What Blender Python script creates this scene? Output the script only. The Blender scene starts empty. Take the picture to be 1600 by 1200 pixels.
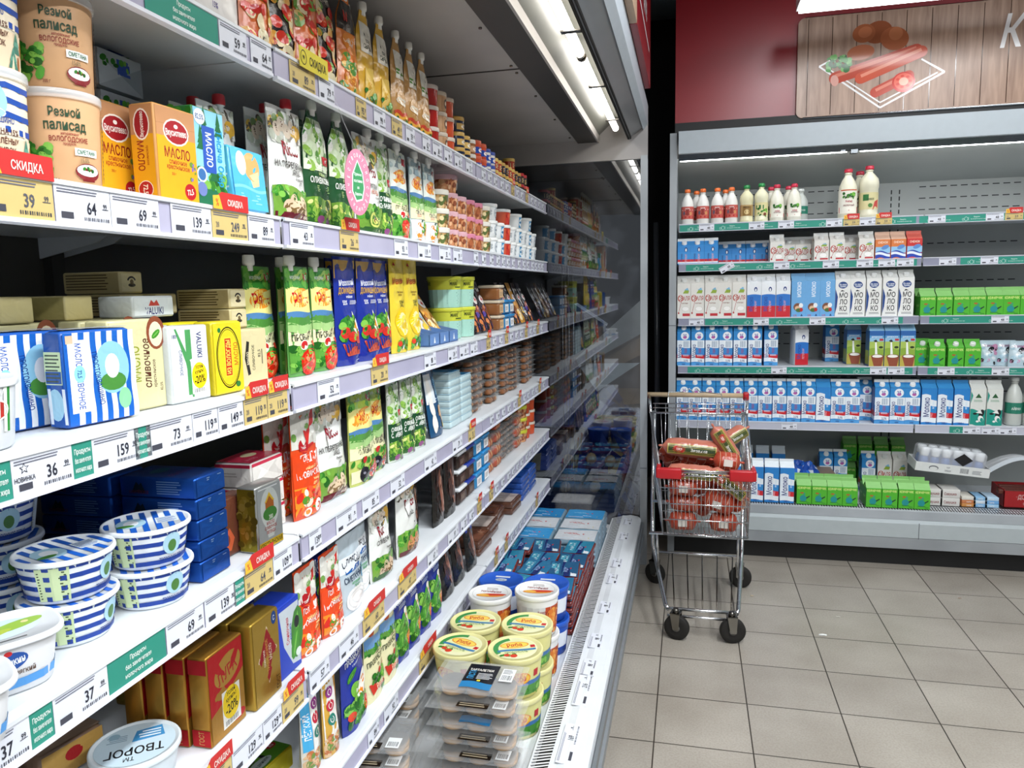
import bpy, math, random
from mathutils import Vector, Matrix
PI = math.pi
SC = bpy.context.scene
COL = SC.collection

# ------------------------------------------------------------------ camera
YAW, PITCH, ROLL, FPX = 0.235281213, 0.125879619, -0.0200687723, 1166.07849
CAMZ = 1.40
def cam_basis():
    cy, sy, cp, sp = math.cos(YAW), math.sin(YAW), math.cos(PITCH), math.sin(PITCH)
    f = Vector((-sy*cp, cy*cp, -sp)); r = Vector((cy, sy, 0)); u = r.cross(f)
    return r*math.cos(ROLL)+u*math.sin(ROLL), -r*math.sin(ROLL)+u*math.cos(ROLL), f
CR, CU, CF = cam_basis()
cd = bpy.data.cameras.new('camera'); cam = bpy.data.objects.new('camera', cd); COL.objects.link(cam)
cam.matrix_world = Matrix(((CR.x, CU.x, -CF.x, 0), (CR.y, CU.y, -CF.y, 0), (CR.z, CU.z, -CF.z, CAMZ), (0, 0, 0, 1)))
cd.sensor_fit = 'HORIZONTAL'; cd.sensor_width = 36; cd.lens = 36*FPX/1600; cd.clip_start = 0.02; cd.clip_end = 60
SC.camera = cam
def ray(px, py): return CF+CR*((px-800)/FPX)-CU*((py-600)/FPX)
def on_x(px, py, X): d = ray(px, py); return Vector((0, 0, CAMZ))+d*(X/d.x)     # points measured off the photograph onto known planes
def on_y(px, py, Y): d = ray(px, py); return Vector((0, 0, CAMZ))+d*(Y/d.y)
def on_z(px, py, Z): d = ray(px, py); return Vector((0, 0, CAMZ))+d*((Z-CAMZ)/d.z)

# ------------------------------------------------------------------ world, exposure, big lights
SC.view_settings.view_transform = 'Standard'; SC.view_settings.look = 'None'
SC.view_settings.gamma = 1; SC.view_settings.use_curve_mapping = False
SC.view_settings.exposure = -0.1
w = bpy.data.worlds.new('world'); SC.world = w; w.use_nodes = True
w.node_tree.nodes['Background'].inputs[0].default_value = (0.85, 0.92, 1, 1)
w.node_tree.nodes['Background'].inputs[1].default_value = 0.25
def area(name, loc, sx, sy, power, col=(1, 1, 1), rot=(0, 0, 0)):
    l = bpy.data.lights.new(name, 'AREA'); l.shape = 'RECTANGLE'; l.size = sx; l.size_y = sy; l.energy = power; l.color = col
    o = bpy.data.objects.new(name, l); o.location = loc; o.rotation_euler = rot; COL.objects.link(o); return o
# long fluorescent runs hung over the aisles (lamp bodies are built further down)
AISLE_LAMPS = [(0.62, 1.2, 2.93), (1.75, 1.2, 2.93), (0.62, -1.4, 2.93), (1.75, -1.4, 2.93)]
for i, (x, y, z) in enumerate(AISLE_LAMPS):
    area('aisle_lamp_light', (x, y, z-0.045), 0.16, 2.2, 58, (0.93, 0.97, 1))

# ------------------------------------------------------------------ materials
def lin(h):
    h = h.lstrip('#'); h = h if len(h) == 6 else ''.join(x*2 for x in h); c = [int(h[i:i+2], 16)/255 for i in (0, 2, 4)]
    return tuple(x/12.92 if x <= 0.04045 else ((x+0.055)/1.055)**2.4 for x in c)
FIN = {  # roughness, metallic, bump strength, bump scale, specular
    'paper': (0.55, 0, 0.0, 0, 0.35), 'card': (0.42, 0, 0.02, 60, 0.4), 'plastic': (0.32, 0, 0.0, 0, 0.5), 'film': (0.2, 0, 0.55, 26, 0.55),
    'foil': (0.33, 0.75, 0.25, 45, 0.5), 'metal': (0.22, 1, 0.0, 0, 0.5), 'paint': (0.38, 0, 0.03, 30, 0.45), 'matte': (0.8, 0, 0.05, 40, 0.2),
    'brushed': (0.42, 0.6, 0.03, 80, 0.5), 'rubber': (0.7, 0, 0.1, 60, 0.3), 'gloss': (0.12, 0, 0, 0, 0.5), 'wrap': (0.22, 0, 0.35, 50, 0.5)}
_M = {}
def mat(key):
    if key in _M: return _M[key]
    if ':' in key: hexc, fin = key.split(':')
    else: hexc, fin = key, 'card'
    m = bpy.data.materials.new(key.replace('#', 'c')); m.use_nodes = True; nt = m.node_tree; b = nt.nodes['Principled BSDF']
    ro, me, bs, sc, sp = FIN[fin]; c = lin(hexc)
    b.inputs['Roughness'].default_value = ro; b.inputs['Metallic'].default_value = me; b.inputs['Specular IOR Level'].default_value = sp
    tc = nt.nodes.new('ShaderNodeTexCoord'); nz = nt.nodes.new('ShaderNodeTexNoise'); nz.inputs['Scale'].default_value = sc or 12
    nt.links.new(tc.outputs['Object'], nz.inputs['Vector'])
    mx = nt.nodes.new('ShaderNodeMix'); mx.data_type = 'RGBA'
    mx.inputs[6].default_value = (*[v*0.95 for v in c], 1); mx.inputs[7].default_value = (*[min(1, v*1.05) for v in c], 1)
    nt.links.new(nz.outputs['Fac'], mx.inputs[0]); nt.links.new(mx.outputs[2], b.inputs['Base Color'])
    if bs:
        bp = nt.nodes.new('ShaderNodeBump'); bp.inputs['Strength'].default_value = bs; bp.inputs['Distance'].default_value = 0.004 if fin in ('film', 'wrap') else 0.002
        nt.links.new(nz.outputs['Fac'], bp.inputs['Height']); nt.links.new(bp.outputs['Normal'], b.inputs['Normal'])
        nz.inputs['Detail'].default_value = 1.5
        if fin in ('film', 'foil', 'wrap'): nz.inputs['Distortion'].default_value = 1.2
    _M[key] = m; return m
def custom(key):
    m = bpy.data.materials.new(key); m.use_nodes = True; _M[key] = m; return m, m.node_tree, m.node_tree.nodes['Principled BSDF']
def emit(key, col, s):
    m, nt, b = custom(key); b.inputs['Base Color'].default_value = (*col, 1)
    b.inputs['Emission Color'].default_value = (*col, 1); b.inputs['Emission Strength'].default_value = s
def clear(key, col, alpha, ro=0.08):
    m, nt, b = custom(key); b.inputs['Base Color'].default_value = (*col, 1); b.inputs['Roughness'].default_value = ro
    b.inputs['Alpha'].default_value = alpha; b.inputs['Specular IOR Level'].default_value = 0.6
emit('tube', (1, 0.97, 0.91), 12); emit('tube_cool', (0.95, 0.98, 1), 13); emit('lamp_panel', (0.95, 0.98, 1), 9)
clear('clear_plastic', (0.7, 0.7, 0.68), 0.07); clear('clear_lid', (0.75, 0.76, 0.76), 0.13, 0.12); clear('tub_lid', (0.9, 0.92, 0.93), 0.5, 0.15); clear('clear_holder', (0.75, 0.75, 0.85), 0.25)
clear('pink_clear', (0.95, 0.6, 0.68), 0.55, 0.2); clear('wrap_clear', (0.95, 0.97, 1), 0.30, 0.12)

# ------------------------------------------------------------------ mesh builder
class MB:
    def __init__(s): s.V = []; s.F = []; s.M = []; s.S = []
    def face(s, idx, m, sm=False): s.F.append(tuple(idx)); s.M.append(m); s.S.append(sm)
    def poly(s, pts, m, sm=False):
        k = len(s.V); s.V += [tuple(p) for p in pts]; s.face(range(k, k+len(pts)), m, sm)
    def grid(s, fn, nu, nv, m, sm=True, u0=0, u1=1, v0=0, v1=1):
        k = len(s.V)
        for j in range(nv+1):
            for i in range(nu+1): s.V.append(tuple(fn(u0+(u1-u0)*i/nu, v0+(v1-v0)*j/nv)))
        for j in range(nv):
            for i in range(nu):
                a = k+j*(nu+1)+i; s.face((a, a+1, a+nu+2, a+nu+1), m(i, j) if callable(m) else m, sm)
    def box(s, x0, y0, z0, x1, y1, z1, m):
        k = len(s.V); s.V += [(x, y, z) for z in (z0, z1) for y in (y0, y1) for x in (x0, x1)]
        for f in ((0, 2, 3, 1), (4, 5, 7, 6), (0, 1, 5, 4), (2, 6, 7, 3), (0, 4, 6, 2), (1, 3, 7, 5)): s.face([k+i for i in f], m)
    def rbox(s, x0, y0, z0, x1, y1, z1, r, m, n=2, bulge=0.0):
        c = Vector(((x0+x1)/2, (y0+y1)/2, (z0+z1)/2)); h = Vector(((x1-x0)/2, (y1-y0)/2, (z1-z0)/2)); r = min(r, min(h)*0.98)
        def ax(H):
            L = [-H+r*(1-math.cos(PI/2*i/n)) if False else -H+r*(i/n) for i in range(n+1)]
            mid = [0] if bulge else []
            return L+mid+[-v for v in reversed(L)]
        reg = {}
        def vid(p):
            q = Vector([max(-(h[i]-r), min(h[i]-r, p[i])) for i in range(3)]); d = p-q
            if d.length > 1e-9: p = q+d.normalized()*r
            if bulge: p = Vector([p[i]*(1+bulge*(1-abs(p[(i+1) % 3])/h[(i+1) % 3])*(1-abs(p[(i+2) % 3])/h[(i+2) % 3])) for i in range(3)])
            p.z = max(p.z, -h.z) if bulge else p.z
            key = (round(p.x, 6), round(p.y, 6), round(p.z, 6))
            if key not in reg: reg[key] = len(s.V); s.V.append(tuple(c+p))
            return reg[key]
        for a in range(3):
            b, d = (a+1) % 3, (a+2) % 3; B, D = ax(h[b]), ax(h[d])
            for sg in (-1, 1):
                for i in range(len(B)-1):
                    for j in range(len(D)-1):
                        q = []
                        for (ii, jj) in ((i, j), (i+1, j), (i+1, j+1), (i, j+1)):
                            p = Vector((0, 0, 0)); p[a] = sg*h[a]; p[b] = B[ii]; p[d] = D[jj]; q.append(vid(p))
                        if sg < 0: q.reverse()
                        q2 = [];
                        for t in q:
                            if t not in q2: q2.append(t)
                        if len(q2) > 2: s.face(q2, m, True)
    def lathe(s, prof, seg, m, cx=0, cy=0, sx=1, sy=1, cap0=True, cap1=True, power=2.0):
        """prof: (radius, z[, material]); power > 2 squares the section off"""
        k = len(s.V); n = len(prof)
        for p in prof:
            for i in range(seg):
                a = 2*PI*i/seg; ca, sa = math.cos(a), math.sin(a)
                q = 1/((abs(ca)**power+abs(sa)**power)**(1/power)) if power != 2 else 1
                s.V.append((cx+p[0]*sx*ca*q, cy+p[0]*sy*sa*q, p[1]))
        for j in range(n-1):
            mm = prof[j][2] if len(prof[j]) > 2 else m
            for i in range(seg):
                a = k+j*seg+i; b = k+j*seg+(i+1) % seg; s.face((a, b, b+seg, a+seg), mm, True)
        if cap0 and prof[0][0] > 0: s.face([k+i for i in reversed(range(seg))], prof[0][2] if len(prof[0]) > 2 else m)
        if cap1 and prof[-1][0] > 0: s.face([k+(n-1)*seg+i for i in range(seg)], prof[-2][2] if len(prof[-2]) > 2 else m)
    def tube(s, pts, r, m, seg=6, closed=False, caps=True):
        pts = [Vector(p) for p in pts]; n = len(pts); k = len(s.V); prev = None
        for i, p in enumerate(pts):
            if closed: t = pts[(i+1) % n]-pts[i-1]
            else: t = pts[min(i+1, n-1)]-pts[max(i-1, 0)]
            t.normalize()
            if prev is None: a = t.orthogonal().normalized()
            else:
                a = prev-t*prev.dot(t); a = a.normalized() if a.length > 1e-6 else t.orthogonal().normalized()
            prev = a; b = t.cross(a); rr = r[i] if isinstance(r, (list, tuple)) else r
            for j in range(seg): s.V.append(tuple(p+a*(rr*math.cos(2*PI*j/seg))+b*(rr*math.sin(2*PI*j/seg))))
        for i in range(n if closed else n-1):
            for j in range(seg):
                A = k+i*seg+j; B = k+i*seg+(j+1) % seg; o = ((i+1) % n)*seg-i*seg
                s.face((A, B, B+o, A+o), m, True)
        if caps and not closed:
            s.face([k+j for j in reversed(range(seg))], m); s.face([k+(n-1)*seg+j for j in range(seg)], m)
    def prism(s, pts, z0, z1, m, ax='z'):
        """pts 2-D, extruded z0..z1 along ax: 'z' (x,y), 'y' (x,z), 'x' (y,z)"""
        def P(p, t): return {'z': (p[0], p[1], t), 'y': (p[0], t, p[1]), 'x': (t, p[0], p[1])}[ax]
        k = len(s.V); n = len(pts); s.V += [P(p, z0) for p in pts]+[P(p, z1) for p in pts]
        s.face([k+i for i in reversed(range(n))], m); s.face([k+n+i for i in range(n)], m)
        for i in range(n): s.face((k+i, k+(i+1) % n, k+n+(i+1) % n, k+n+i), m)
    def art(s, a, fn):
        for V, F, m, layer, fin in a.items:
            k = len(s.V); d = 0.0005+layer*1.6e-5
            s.V += [tuple(fn(u, v, d)) for u, v in V]
            mm = m if ':' in m or m[0] != '#' else m+':'+a.fin
            for f in F: s.face([k+i for i in f], mm, a.smooth)
        return s
    def xf(s, M, k0=0):
        for i in range(k0, len(s.V)): s.V[i] = tuple(M @ Vector(s.V[i]))
        return s
    def mesh(s, name):
        me = bpy.data.meshes.new(name); me.from_pydata(s.V, [], s.F)
        keys = []
        for m in s.M:
            if m not in keys: keys.append(m)
        for kx in keys: me.materials.append(mat(kx))
        ix = {kx: i for i, kx in enumerate(keys)}
        me.polygons.foreach_set('material_index', [ix[m] for m in s.M]); me.polygons.foreach_set('use_smooth', s.S)
        me.update(); return me

def link(name, me, parent=None, loc=(0, 0, 0), rot=(0, 0, 0)):
    o = bpy.data.objects.new(name, me.mesh(name) if isinstance(me, MB) else me); o.location = loc; o.rotation_euler = rot; COL.objects.link(o)
    if parent: o.parent = parent
    return o
def tag(o, label=None, cat=None, group=None, kind=None):
    for k, v in (('label', label), ('category', cat), ('group', group), ('kind', kind)):
        if v: o[k] = v
    return o
def empty(name, loc=(0, 0, 0), rot=(0, 0, 0)):
    o = bpy.data.objects.new(name, None); o.location = loc; o.rotation_euler = rot; o.empty_display_size = 0.05; COL.objects.link(o); return o

# ------------------------------------------------------------------ flat print (art) laid over surfaces
_T = {}
def text_shape(t):
    if t not in _T:
        c = bpy.data.curves.new('lettering', 'FONT'); c.body = t; c.resolution_u = 2; c.offset = 0.018
        o = bpy.data.objects.new('lettering', c); COL.objects.link(o)
        dg = bpy.context.evaluated_depsgraph_get(); ev = o.evaluated_get(dg); me = ev.to_mesh()
        V = [(v.co.x, v.co.y) for v in me.vertices]; F = [tuple(p.vertices) for p in me.polygons]
        ev.to_mesh_clear(); bpy.data.objects.remove(o); bpy.data.curves.remove(c)
        if V:
            x0 = min(v[0] for v in V); x1 = max(v[0] for v in V)
        else: x0 = x1 = 0
        _T[t] = ([(x-(x0+x1)/2, y/0.73-0.5) for x, y in V], F, x1-x0)
    return _T[t]
class Art:
    """u runs across (0 in the middle), v up from 0"""
    def __init__(s, fin='card', cell=0.02): s.items = []; s.fin = fin; s.cell = cell; s.n = 0; s.smooth = False; s.rng = random.Random(7)
    def add(s, V, F, m): s.items.append((V, F, m, s.n, None)); s.n += 1; return s
    def rect(s, x0, y0, x1, y1, m, rot=0):
        nx = max(1, math.ceil(abs(x1-x0)/s.cell)); ny = max(1, math.ceil(abs(y1-y0)/s.cell))
        V = [(x0+(x1-x0)*i/nx, y0+(y1-y0)*j/ny) for j in range(ny+1) for i in range(nx+1)]
        if rot:
            cx, cy = (x0+x1)/2, (y0+y1)/2; c, n = math.cos(rot), math.sin(rot); V = [(cx+(x-cx)*c-(y-cy)*n, cy+(x-cx)*n+(y-cy)*c) for x, y in V]
        return s.add(V, [(j*(nx+1)+i, j*(nx+1)+i+1, (j+1)*(nx+1)+i+1, (j+1)*(nx+1)+i) for j in range(ny) for i in range(nx)], m)
    def ell(s, cx, cy, rx, ry, m, n=16, rot=0):
        R = max(1, math.ceil(max(rx, ry)/s.cell)); V = [(cx, cy)]; F = []; c, q = math.cos(rot), math.sin(rot)
        for r in range(1, R+1):
            for i in range(n):
                a = 2*PI*i/n; x, y = rx*r/R*math.cos(a), ry*r/R*math.sin(a); V.append((cx+x*c-y*q, cy+x*q+y*c))
        for i in range(n):
            F.append((0, 1+i, 1+(i+1) % n))
            for r in range(1, R): a = 1+(r-1)*n; b = a+n; F.append((a+i, b+i, b+(i+1) % n, a+(i+1) % n))
        return s.add(V, F, m)
    def ring(s, cx, cy, rx, ry, t, m, n=24, a0=0, a1=2*PI):
        V = []; F = []
        for i in range(n+1):
            a = a0+(a1-a0)*i/n; V += [(cx+rx*math.cos(a), cy+ry*math.sin(a)), (cx+(rx-t)*math.cos(a), cy+(ry-t)*math.sin(a))]
        for i in range(n): F.append((2*i, 2*i+2, 2*i+3, 2*i+1))
        return s.add(V, F, m)
    def poly(s, pts, m):
        if len(pts) < 4: return s.add(list(pts), [tuple(range(len(pts)))], m)
        cx = sum(p[0] for p in pts)/len(pts); cy = sum(p[1] for p in pts)/len(pts); n = len(pts)
        return s.add([(cx, cy)]+list(pts), [(0, 1+i, 1+(i+1) % n) for i in range(n)], m)
    def wave(s, x0, x1, base, top, m, amp=0.003, k=1.0, ph=0, tilt=0, base_tilt=None):
        n = max(12, math.ceil(abs(x1-x0)/s.cell)); V = []; bt = tilt if base_tilt is None else base_tilt
        for i in range(n+1):
            t = i/n; x = x0+(x1-x0)*t; o = amp*math.sin(t*2*PI*k+ph); V += [(x, base+(o if base_tilt is None else 0)+bt*(t-0.5)), (x, top+o+tilt*(t-0.5))]
        F = [(2*i, 2*i+2, 2*i+3, 2*i+1) for i in range(n)]
        ny = max(1, math.ceil(abs(top-base)/s.cell))
        if ny > 1:
            W = []; 
            for j in range(ny+1):
                for i in range(n+1): a, b = V[2*i], V[2*i+1]; W.append((a[0]+(b[0]-a[0])*j/ny, a[1]+(b[1]-a[1])*j/ny))
            return s.add(W, [(j*(n+1)+i, j*(n+1)+i+1, (j+1)*(n+1)+i+1, (j+1)*(n+1)+i) for j in range(ny) for i in range(n)], m)
        return s.add(V, F, m)
    def text(s, t, cx, cy, h, m, maxw=None, rot=0, slant=0):
        V, F, w = text_shape(t); k = h
        kx = k if not maxw or w*k <= maxw else maxw/w
        c, q = math.cos(rot), math.sin(rot)
        return s.add([(cx+((x*kx+y*slant*h)*c-y*h*q), cy+((x*kx+y*slant*h)*q+y*h*c)) for x, y in V], F, m)
    def lines(s, x0, y0, x1, y1, n, m, ragged=0.3):
        p = (y1-y0)/n; V = []; F = []
        for j in range(n):
            xe = x1-(x1-x0)*ragged*s.rng.random(); y = y1-p*(j+0.5); k = len(V); V += [(x0, y-p*0.22), (xe, y-p*0.22), (xe, y+p*0.22), (x0, y+p*0.22)]; F.append((k, k+1, k+2, k+3))
        return s.add(V, F, m)
    def bars(s, x0, y0, x1, y1, m, n=14):
        V = []; F = []; x = x0; st = (x1-x0)/n
        for i in range(n):
            wd = st*(0.3+0.5*s.rng.random()); k = len(V); V += [(x, y0), (x+wd, y0), (x+wd, y1), (x, y1)]; F.append((k, k+1, k+2, k+3)); x += st
        return s.add(V, F, m)
    def blobs(s, x0, y0, x1, y1, cols, n, size, seed=1):
        r = random.Random(seed)
        for i in range(n):
            z = size*(0.6+0.7*r.random()); s.ell(x0+(x1-x0)*r.random(), y0+(y1-y0)*r.random(), z, z*(0.5+0.5*r.random()), cols[i % len(cols)], 9, r.random()*3)
        return s
    def tomato(s, cx, cy, r):
        s.ell(cx, cy, r, r*0.9, '#c8200f'); s.ell(cx, cy, r*0.8, r*0.72, '#e4492a')
        for i in range(5): a = i*2*PI/5; s.ell(cx+r*0.45*math.cos(a), cy+r*0.4*math.sin(a), r*0.22, r*0.15, '#f0966a', 8, a)
        return s
    def egg(s, cx, cy, r, rot=0.3):
        return s.ell(cx, cy, r*0.75, r, '#f6f1e6', 16, rot).ell(cx, cy-r*0.1, r*0.42, r*0.45, '#f08a1e', 12)
    def leaf(s, cx, cy, r, rot=0, m='#3f8a2c'):
        return s.ell(cx, cy, r, r*0.45, m, 10, rot).ell(cx, cy, r*0.8, r*0.1, '#6fb24a', 8, rot)
    def greens(s, x0, y0, x1, y1, n=16, size=0.006, seed=3): return s.blobs(x0, y0, x1, y1, ['#2f7a24', '#4f9a33', '#1f5c1c', '#7cb84a'], n, size, seed)
    def star(s, cx, cy, r, m):
        pts = [(cx+(r if i % 2 == 0 else r*0.42)*math.sin(i*PI/5), cy+(r if i % 2 == 0 else r*0.42)*math.cos(i*PI/5)) for i in range(10)]
        return s.poly(pts, m)

# ------------------------------------------------------------------ product templates: root name + parts
class Proto:
    def __init__(s, name, cat): s.name = name; s.cat = cat; s.parts = []; s.h = 0.1; s.w = 0.1; s.d = 0.05
    def part(s, name, mb, sub=None, label=None): s.parts.append((name, mb.mesh(name), sub, label)); return s
def place(p, loc, rz=0, label=None, group=None, tilt=0, roll=0, scale=(1, 1, 1), name=None):
    if len(p.parts) == 1:
        o = bpy.data.objects.new(name or p.name, p.parts[0][1]); COL.objects.link(o)
    else:
        o = empty(name or p.name); made = {}
        for pn, me, sub, lb in p.parts:
            c = bpy.data.objects.new(pn, me); COL.objects.link(c); c.parent = made[sub] if sub else o; made[pn] = c
            if lb: c['label'] = lb
    o.location = loc; o.rotation_euler = (tilt, roll, rz); o.scale = scale
    tag(o, label, p.cat, group); return o
# ------------------------------------------------------------------ the room
def struct(name, mb): return tag(link(name, mb), kind='structure')
def tile_material():
    m, nt, b = custom('floor_tiles'); L = nt.links
    tc = nt.nodes.new('ShaderNodeTexCoord'); mp = nt.nodes.new('ShaderNodeMapping'); br = nt.nodes.new('ShaderNodeTexBrick')
    L.new(tc.outputs['Object'], mp.inputs[0]); mp.inputs['Location'].default_value = (0.0965+0.295*10, -2.193+0.2772*20, 0); L.new(mp.outputs[0], br.inputs['Vector'])
    br.offset = 0; br.inputs['Scale'].default_value = 1; br.inputs['Brick Width'].default_value = 0.295; br.inputs['Row Height'].default_value = 0.2772
    br.inputs['Mortar Size'].default_value = 0.0022; br.inputs['Mortar Smooth'].default_value = 0.15; br.inputs['Bias'].default_value = 0
    br.inputs['Color1'].default_value = (*lin('#a9a298'), 1); br.inputs['Color2'].default_value = (*lin('#b4ada2'), 1); br.inputs['Mortar'].default_value = (*lin('#3c352e'), 1)
    n1 = nt.nodes.new('ShaderNodeTexNoise'); n1.inputs['Scale'].default_value = 3.5; n1.inputs['Detail'].default_value = 6; L.new(tc.outputs['Object'], n1.inputs['Vector'])
    n2 = nt.nodes.new('ShaderNodeTexNoise'); n2.inputs['Scale'].default_value = 160; n2.inputs['Detail'].default_value = 2; L.new(tc.outputs['Object'], n2.inputs['Vector'])
    r1 = nt.nodes.new('ShaderNodeValToRGB'); r1.color_ramp.elements[0].position = 0.3; r1.color_ramp.elements[1].position = 0.75
    r1.color_ramp.elements[0].color = (0.74, 0.72, 0.70, 1); r1.color_ramp.elements[1].color = (1, 1, 1, 1); L.new(n1.outputs['Fac'], r1.inputs[0])
    r2 = nt.nodes.new('ShaderNodeValToRGB'); r2.color_ramp.elements[0].position = 0.35; r2.color_ramp.elements[1].position = 0.6
    r2.color_ramp.elements[0].color = (0.86, 0.85, 0.84, 1); r2.color_ramp.elements[1].color = (1, 1, 1, 1); L.new(n2.outputs['Fac'], r2.inputs[0])
    a = nt.nodes.new('ShaderNodeMix'); a.data_type = 'RGBA'; a.blend_type = 'MULTIPLY'; a.inputs[0].default_value = 1; L.new(br.outputs['Color'], a.inputs[6]); L.new(r1.outputs[0], a.inputs[7])
    c = nt.nodes.new('ShaderNodeMix'); c.data_type = 'RGBA'; c.blend_type = 'MULTIPLY'; c.inputs[0].default_value = 1; L.new(a.outputs[2], c.inputs[6]); L.new(r2.outputs[0], c.inputs[7])
    L.new(c.outputs[2], b.inputs['Base Color'])
    b.inputs['Roughness'].default_value = 0.33; bp = nt.nodes.new('ShaderNodeBump'); bp.inputs['Strength'].default_value = 0.35; bp.inputs['Distance'].default_value = 0.002; bp.invert = True
    L.new(br.outputs['Fac'], bp.inputs['Height']); L.new(bp.outputs[0], b.inputs['Normal'])
tile_material()
def panel_material(key, c1, c2, scale, ro, metal=0.0):
    m, nt, b = custom(key); L = nt.links
    tc = nt.nodes.new('ShaderNodeTexCoord'); n1 = nt.nodes.new('ShaderNodeTexNoise'); n1.inputs['Scale'].default_value = scale; n1.inputs['Detail'].default_value = 5
    L.new(tc.outputs['Object'], n1.inputs['Vector']); r = nt.nodes.new('ShaderNodeValToRGB'); r.color_ramp.elements[0].position = 0.3; r.color_ramp.elements[1].position = 0.7
    r.color_ramp.elements[0].color = (*lin(c1), 1); r.color_ramp.elements[1].color = (*lin(c2), 1); L.new(n1.outputs['Fac'], r.inputs[0]); L.new(r.outputs[0], b.inputs['Base Color'])
    b.inputs['Roughness'].default_value = ro; b.inputs['Metallic'].default_value = metal
panel_material('cooler_grey', '#8f9498', '#a4a9ad', 4, 0.4); panel_material('red_panel', '#8a0f1d', '#97121f', 2, 0.3)
panel_material('dark_wall', '#17100f', '#1f1412', 3, 0.6); panel_material('white_shelf', '#d4d8dc', '#e2e6ea', 5, 0.4)
panel_material('inner_grey', '#9a9694', '#aaa6a2', 3, 0.45); panel_material('reflector', '#5a5a54', '#64645c', 3, 0.35)
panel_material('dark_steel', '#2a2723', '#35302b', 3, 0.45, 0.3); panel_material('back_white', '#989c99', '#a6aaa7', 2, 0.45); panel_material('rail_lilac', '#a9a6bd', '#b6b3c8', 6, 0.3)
panel_material('black_kick', '#0d0d0e', '#151516', 6, 0.55); panel_material('canopy_skin', '#84878a', '#8f9295', 4, 0.3, 0.1)

f = MB(); f.poly([(-3, -3, 0), (5, -3, 0), (5, 5.6, 0), (-3, 5.6, 0)], 'floor_tiles'); struct('floor', f)
c = MB(); c.box(-3, -3, 3.4, 5, 5.6, 3.5, 'dark_wall'); struct('ceiling', c)
b = MB(); b.box(-3, 5.5, 0, 5, 5.6, 3.4, 'dark_wall'); struct('wall_back', b)
b = MB(); b.box(-3.0, -3, 0, -2.9, 5.5, 3.4, 'dark_wall'); struct('wall_left', b)
# the red fascia wall over the rear cooler
b = MB(); b.box(-0.083, 4.0, 2.215, 5, 4.06, 3.4, 'red_panel'); struct('wall_fascia', b)
b = MB(); b.box(-0.083, 3.98, 2.165, 5, 4.2, 2.213, 'black_kick'); struct('trim_1', b)
# red board over the aisle cooler
bd = empty('aisle_sign_board', (-0.190, 0, 2.47)); tag(bd, 'red sign board with slanted white lettering above the aisle cooler', 'sign')
m = MB(); m.box(-0.012, 2.60, -0.215, 0.012, 3.43, 0.75, 'red_panel'); link('board', m, bd)
m = MB(); m.box(-0.012, 0.2, -0.215, 0.012, 2.595, 0.75, '#b79a80:paint'); link('beige_board', m, bd, )
a = Art('plastic'); a.text('яркие', 0, 0.06, 0.09, '#e8dcdc', 0.62).rect(-0.3, -0.05, 0.3, -0.035, '#e8dcdc')
m = MB().art(a, lambda u, v, d: (0.0125+d, 3.02+u, -0.05+v)); link('lettering', m, bd)
# ceiling lamps
for i, (x, y, z) in enumerate(AISLE_LAMPS):
    lp = empty('ceiling_lamp', (x, y, z)); tag(lp, ['white strip lamp hung from the dark ceiling above the aisle', 'white strip lamp hung one row over from the aisle', 'white strip lamp behind the camera over the aisle', 'white strip lamp behind the camera one row over'][i], 'lamp')
    m = MB(); m.box(-0.09, -1.15, 0, 0.09, 1.15, 0.05, '#e8eaec:paint'); link('housing', m, lp)
    m = MB(); m.box(-0.085, -1.1, -0.04, 0.085, 1.1, -0.001, 'lamp_panel'); link('diffuser', m, lp)
    for yy in (-0.9, 0.9): m = MB(); m.tube([(0, yy, 0.05), (0, yy, 3.4-z)], 0.006, '#9a9a9a:metal'); link('cord', m, lp)
# cross strip lamp near the sign wall (its underside shows at the top edge of the picture)
lp = empty('ceiling_lamp', (0.86, 3.5, 2.56)); tag(lp, 'white cross lamp just above the sausage picture sign', 'lamp')
m = MB(); m.box(-0.43, -0.08, 0.0, 1.2, 0.08, 0.06, '#e8eaec:paint'); link('housing', m, lp)
m = MB(); m.box(-0.42, -0.07, -0.012, 1.19, 0.07, 0.0, 'lamp_panel'); link('diffuser', m, lp)
for xx in (-0.3, 1.0): m = MB(); m.tube([(xx, 0, 0.06), (xx, 0, 0.84)], 0.006, '#9a9a9a:metal'); link('cord', m, lp)
# duct glimpsed in the gap
m = MB(); m.lathe([(0.16, -3.0), (0.16, 3.0)], 20, '#7d8486:brushed'); 
for q in (-1.2, -0.1, 1.0): m.lathe([(0.17, q), (0.17, q+0.03)], 20, '#5d6466:brushed')
o = link('ventilation_duct', m, None, (0.6, 5.0, 3.22), (0, PI/2, 0)); tag(o, 'grey metal ventilation duct under the dark ceiling', 'duct')

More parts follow.
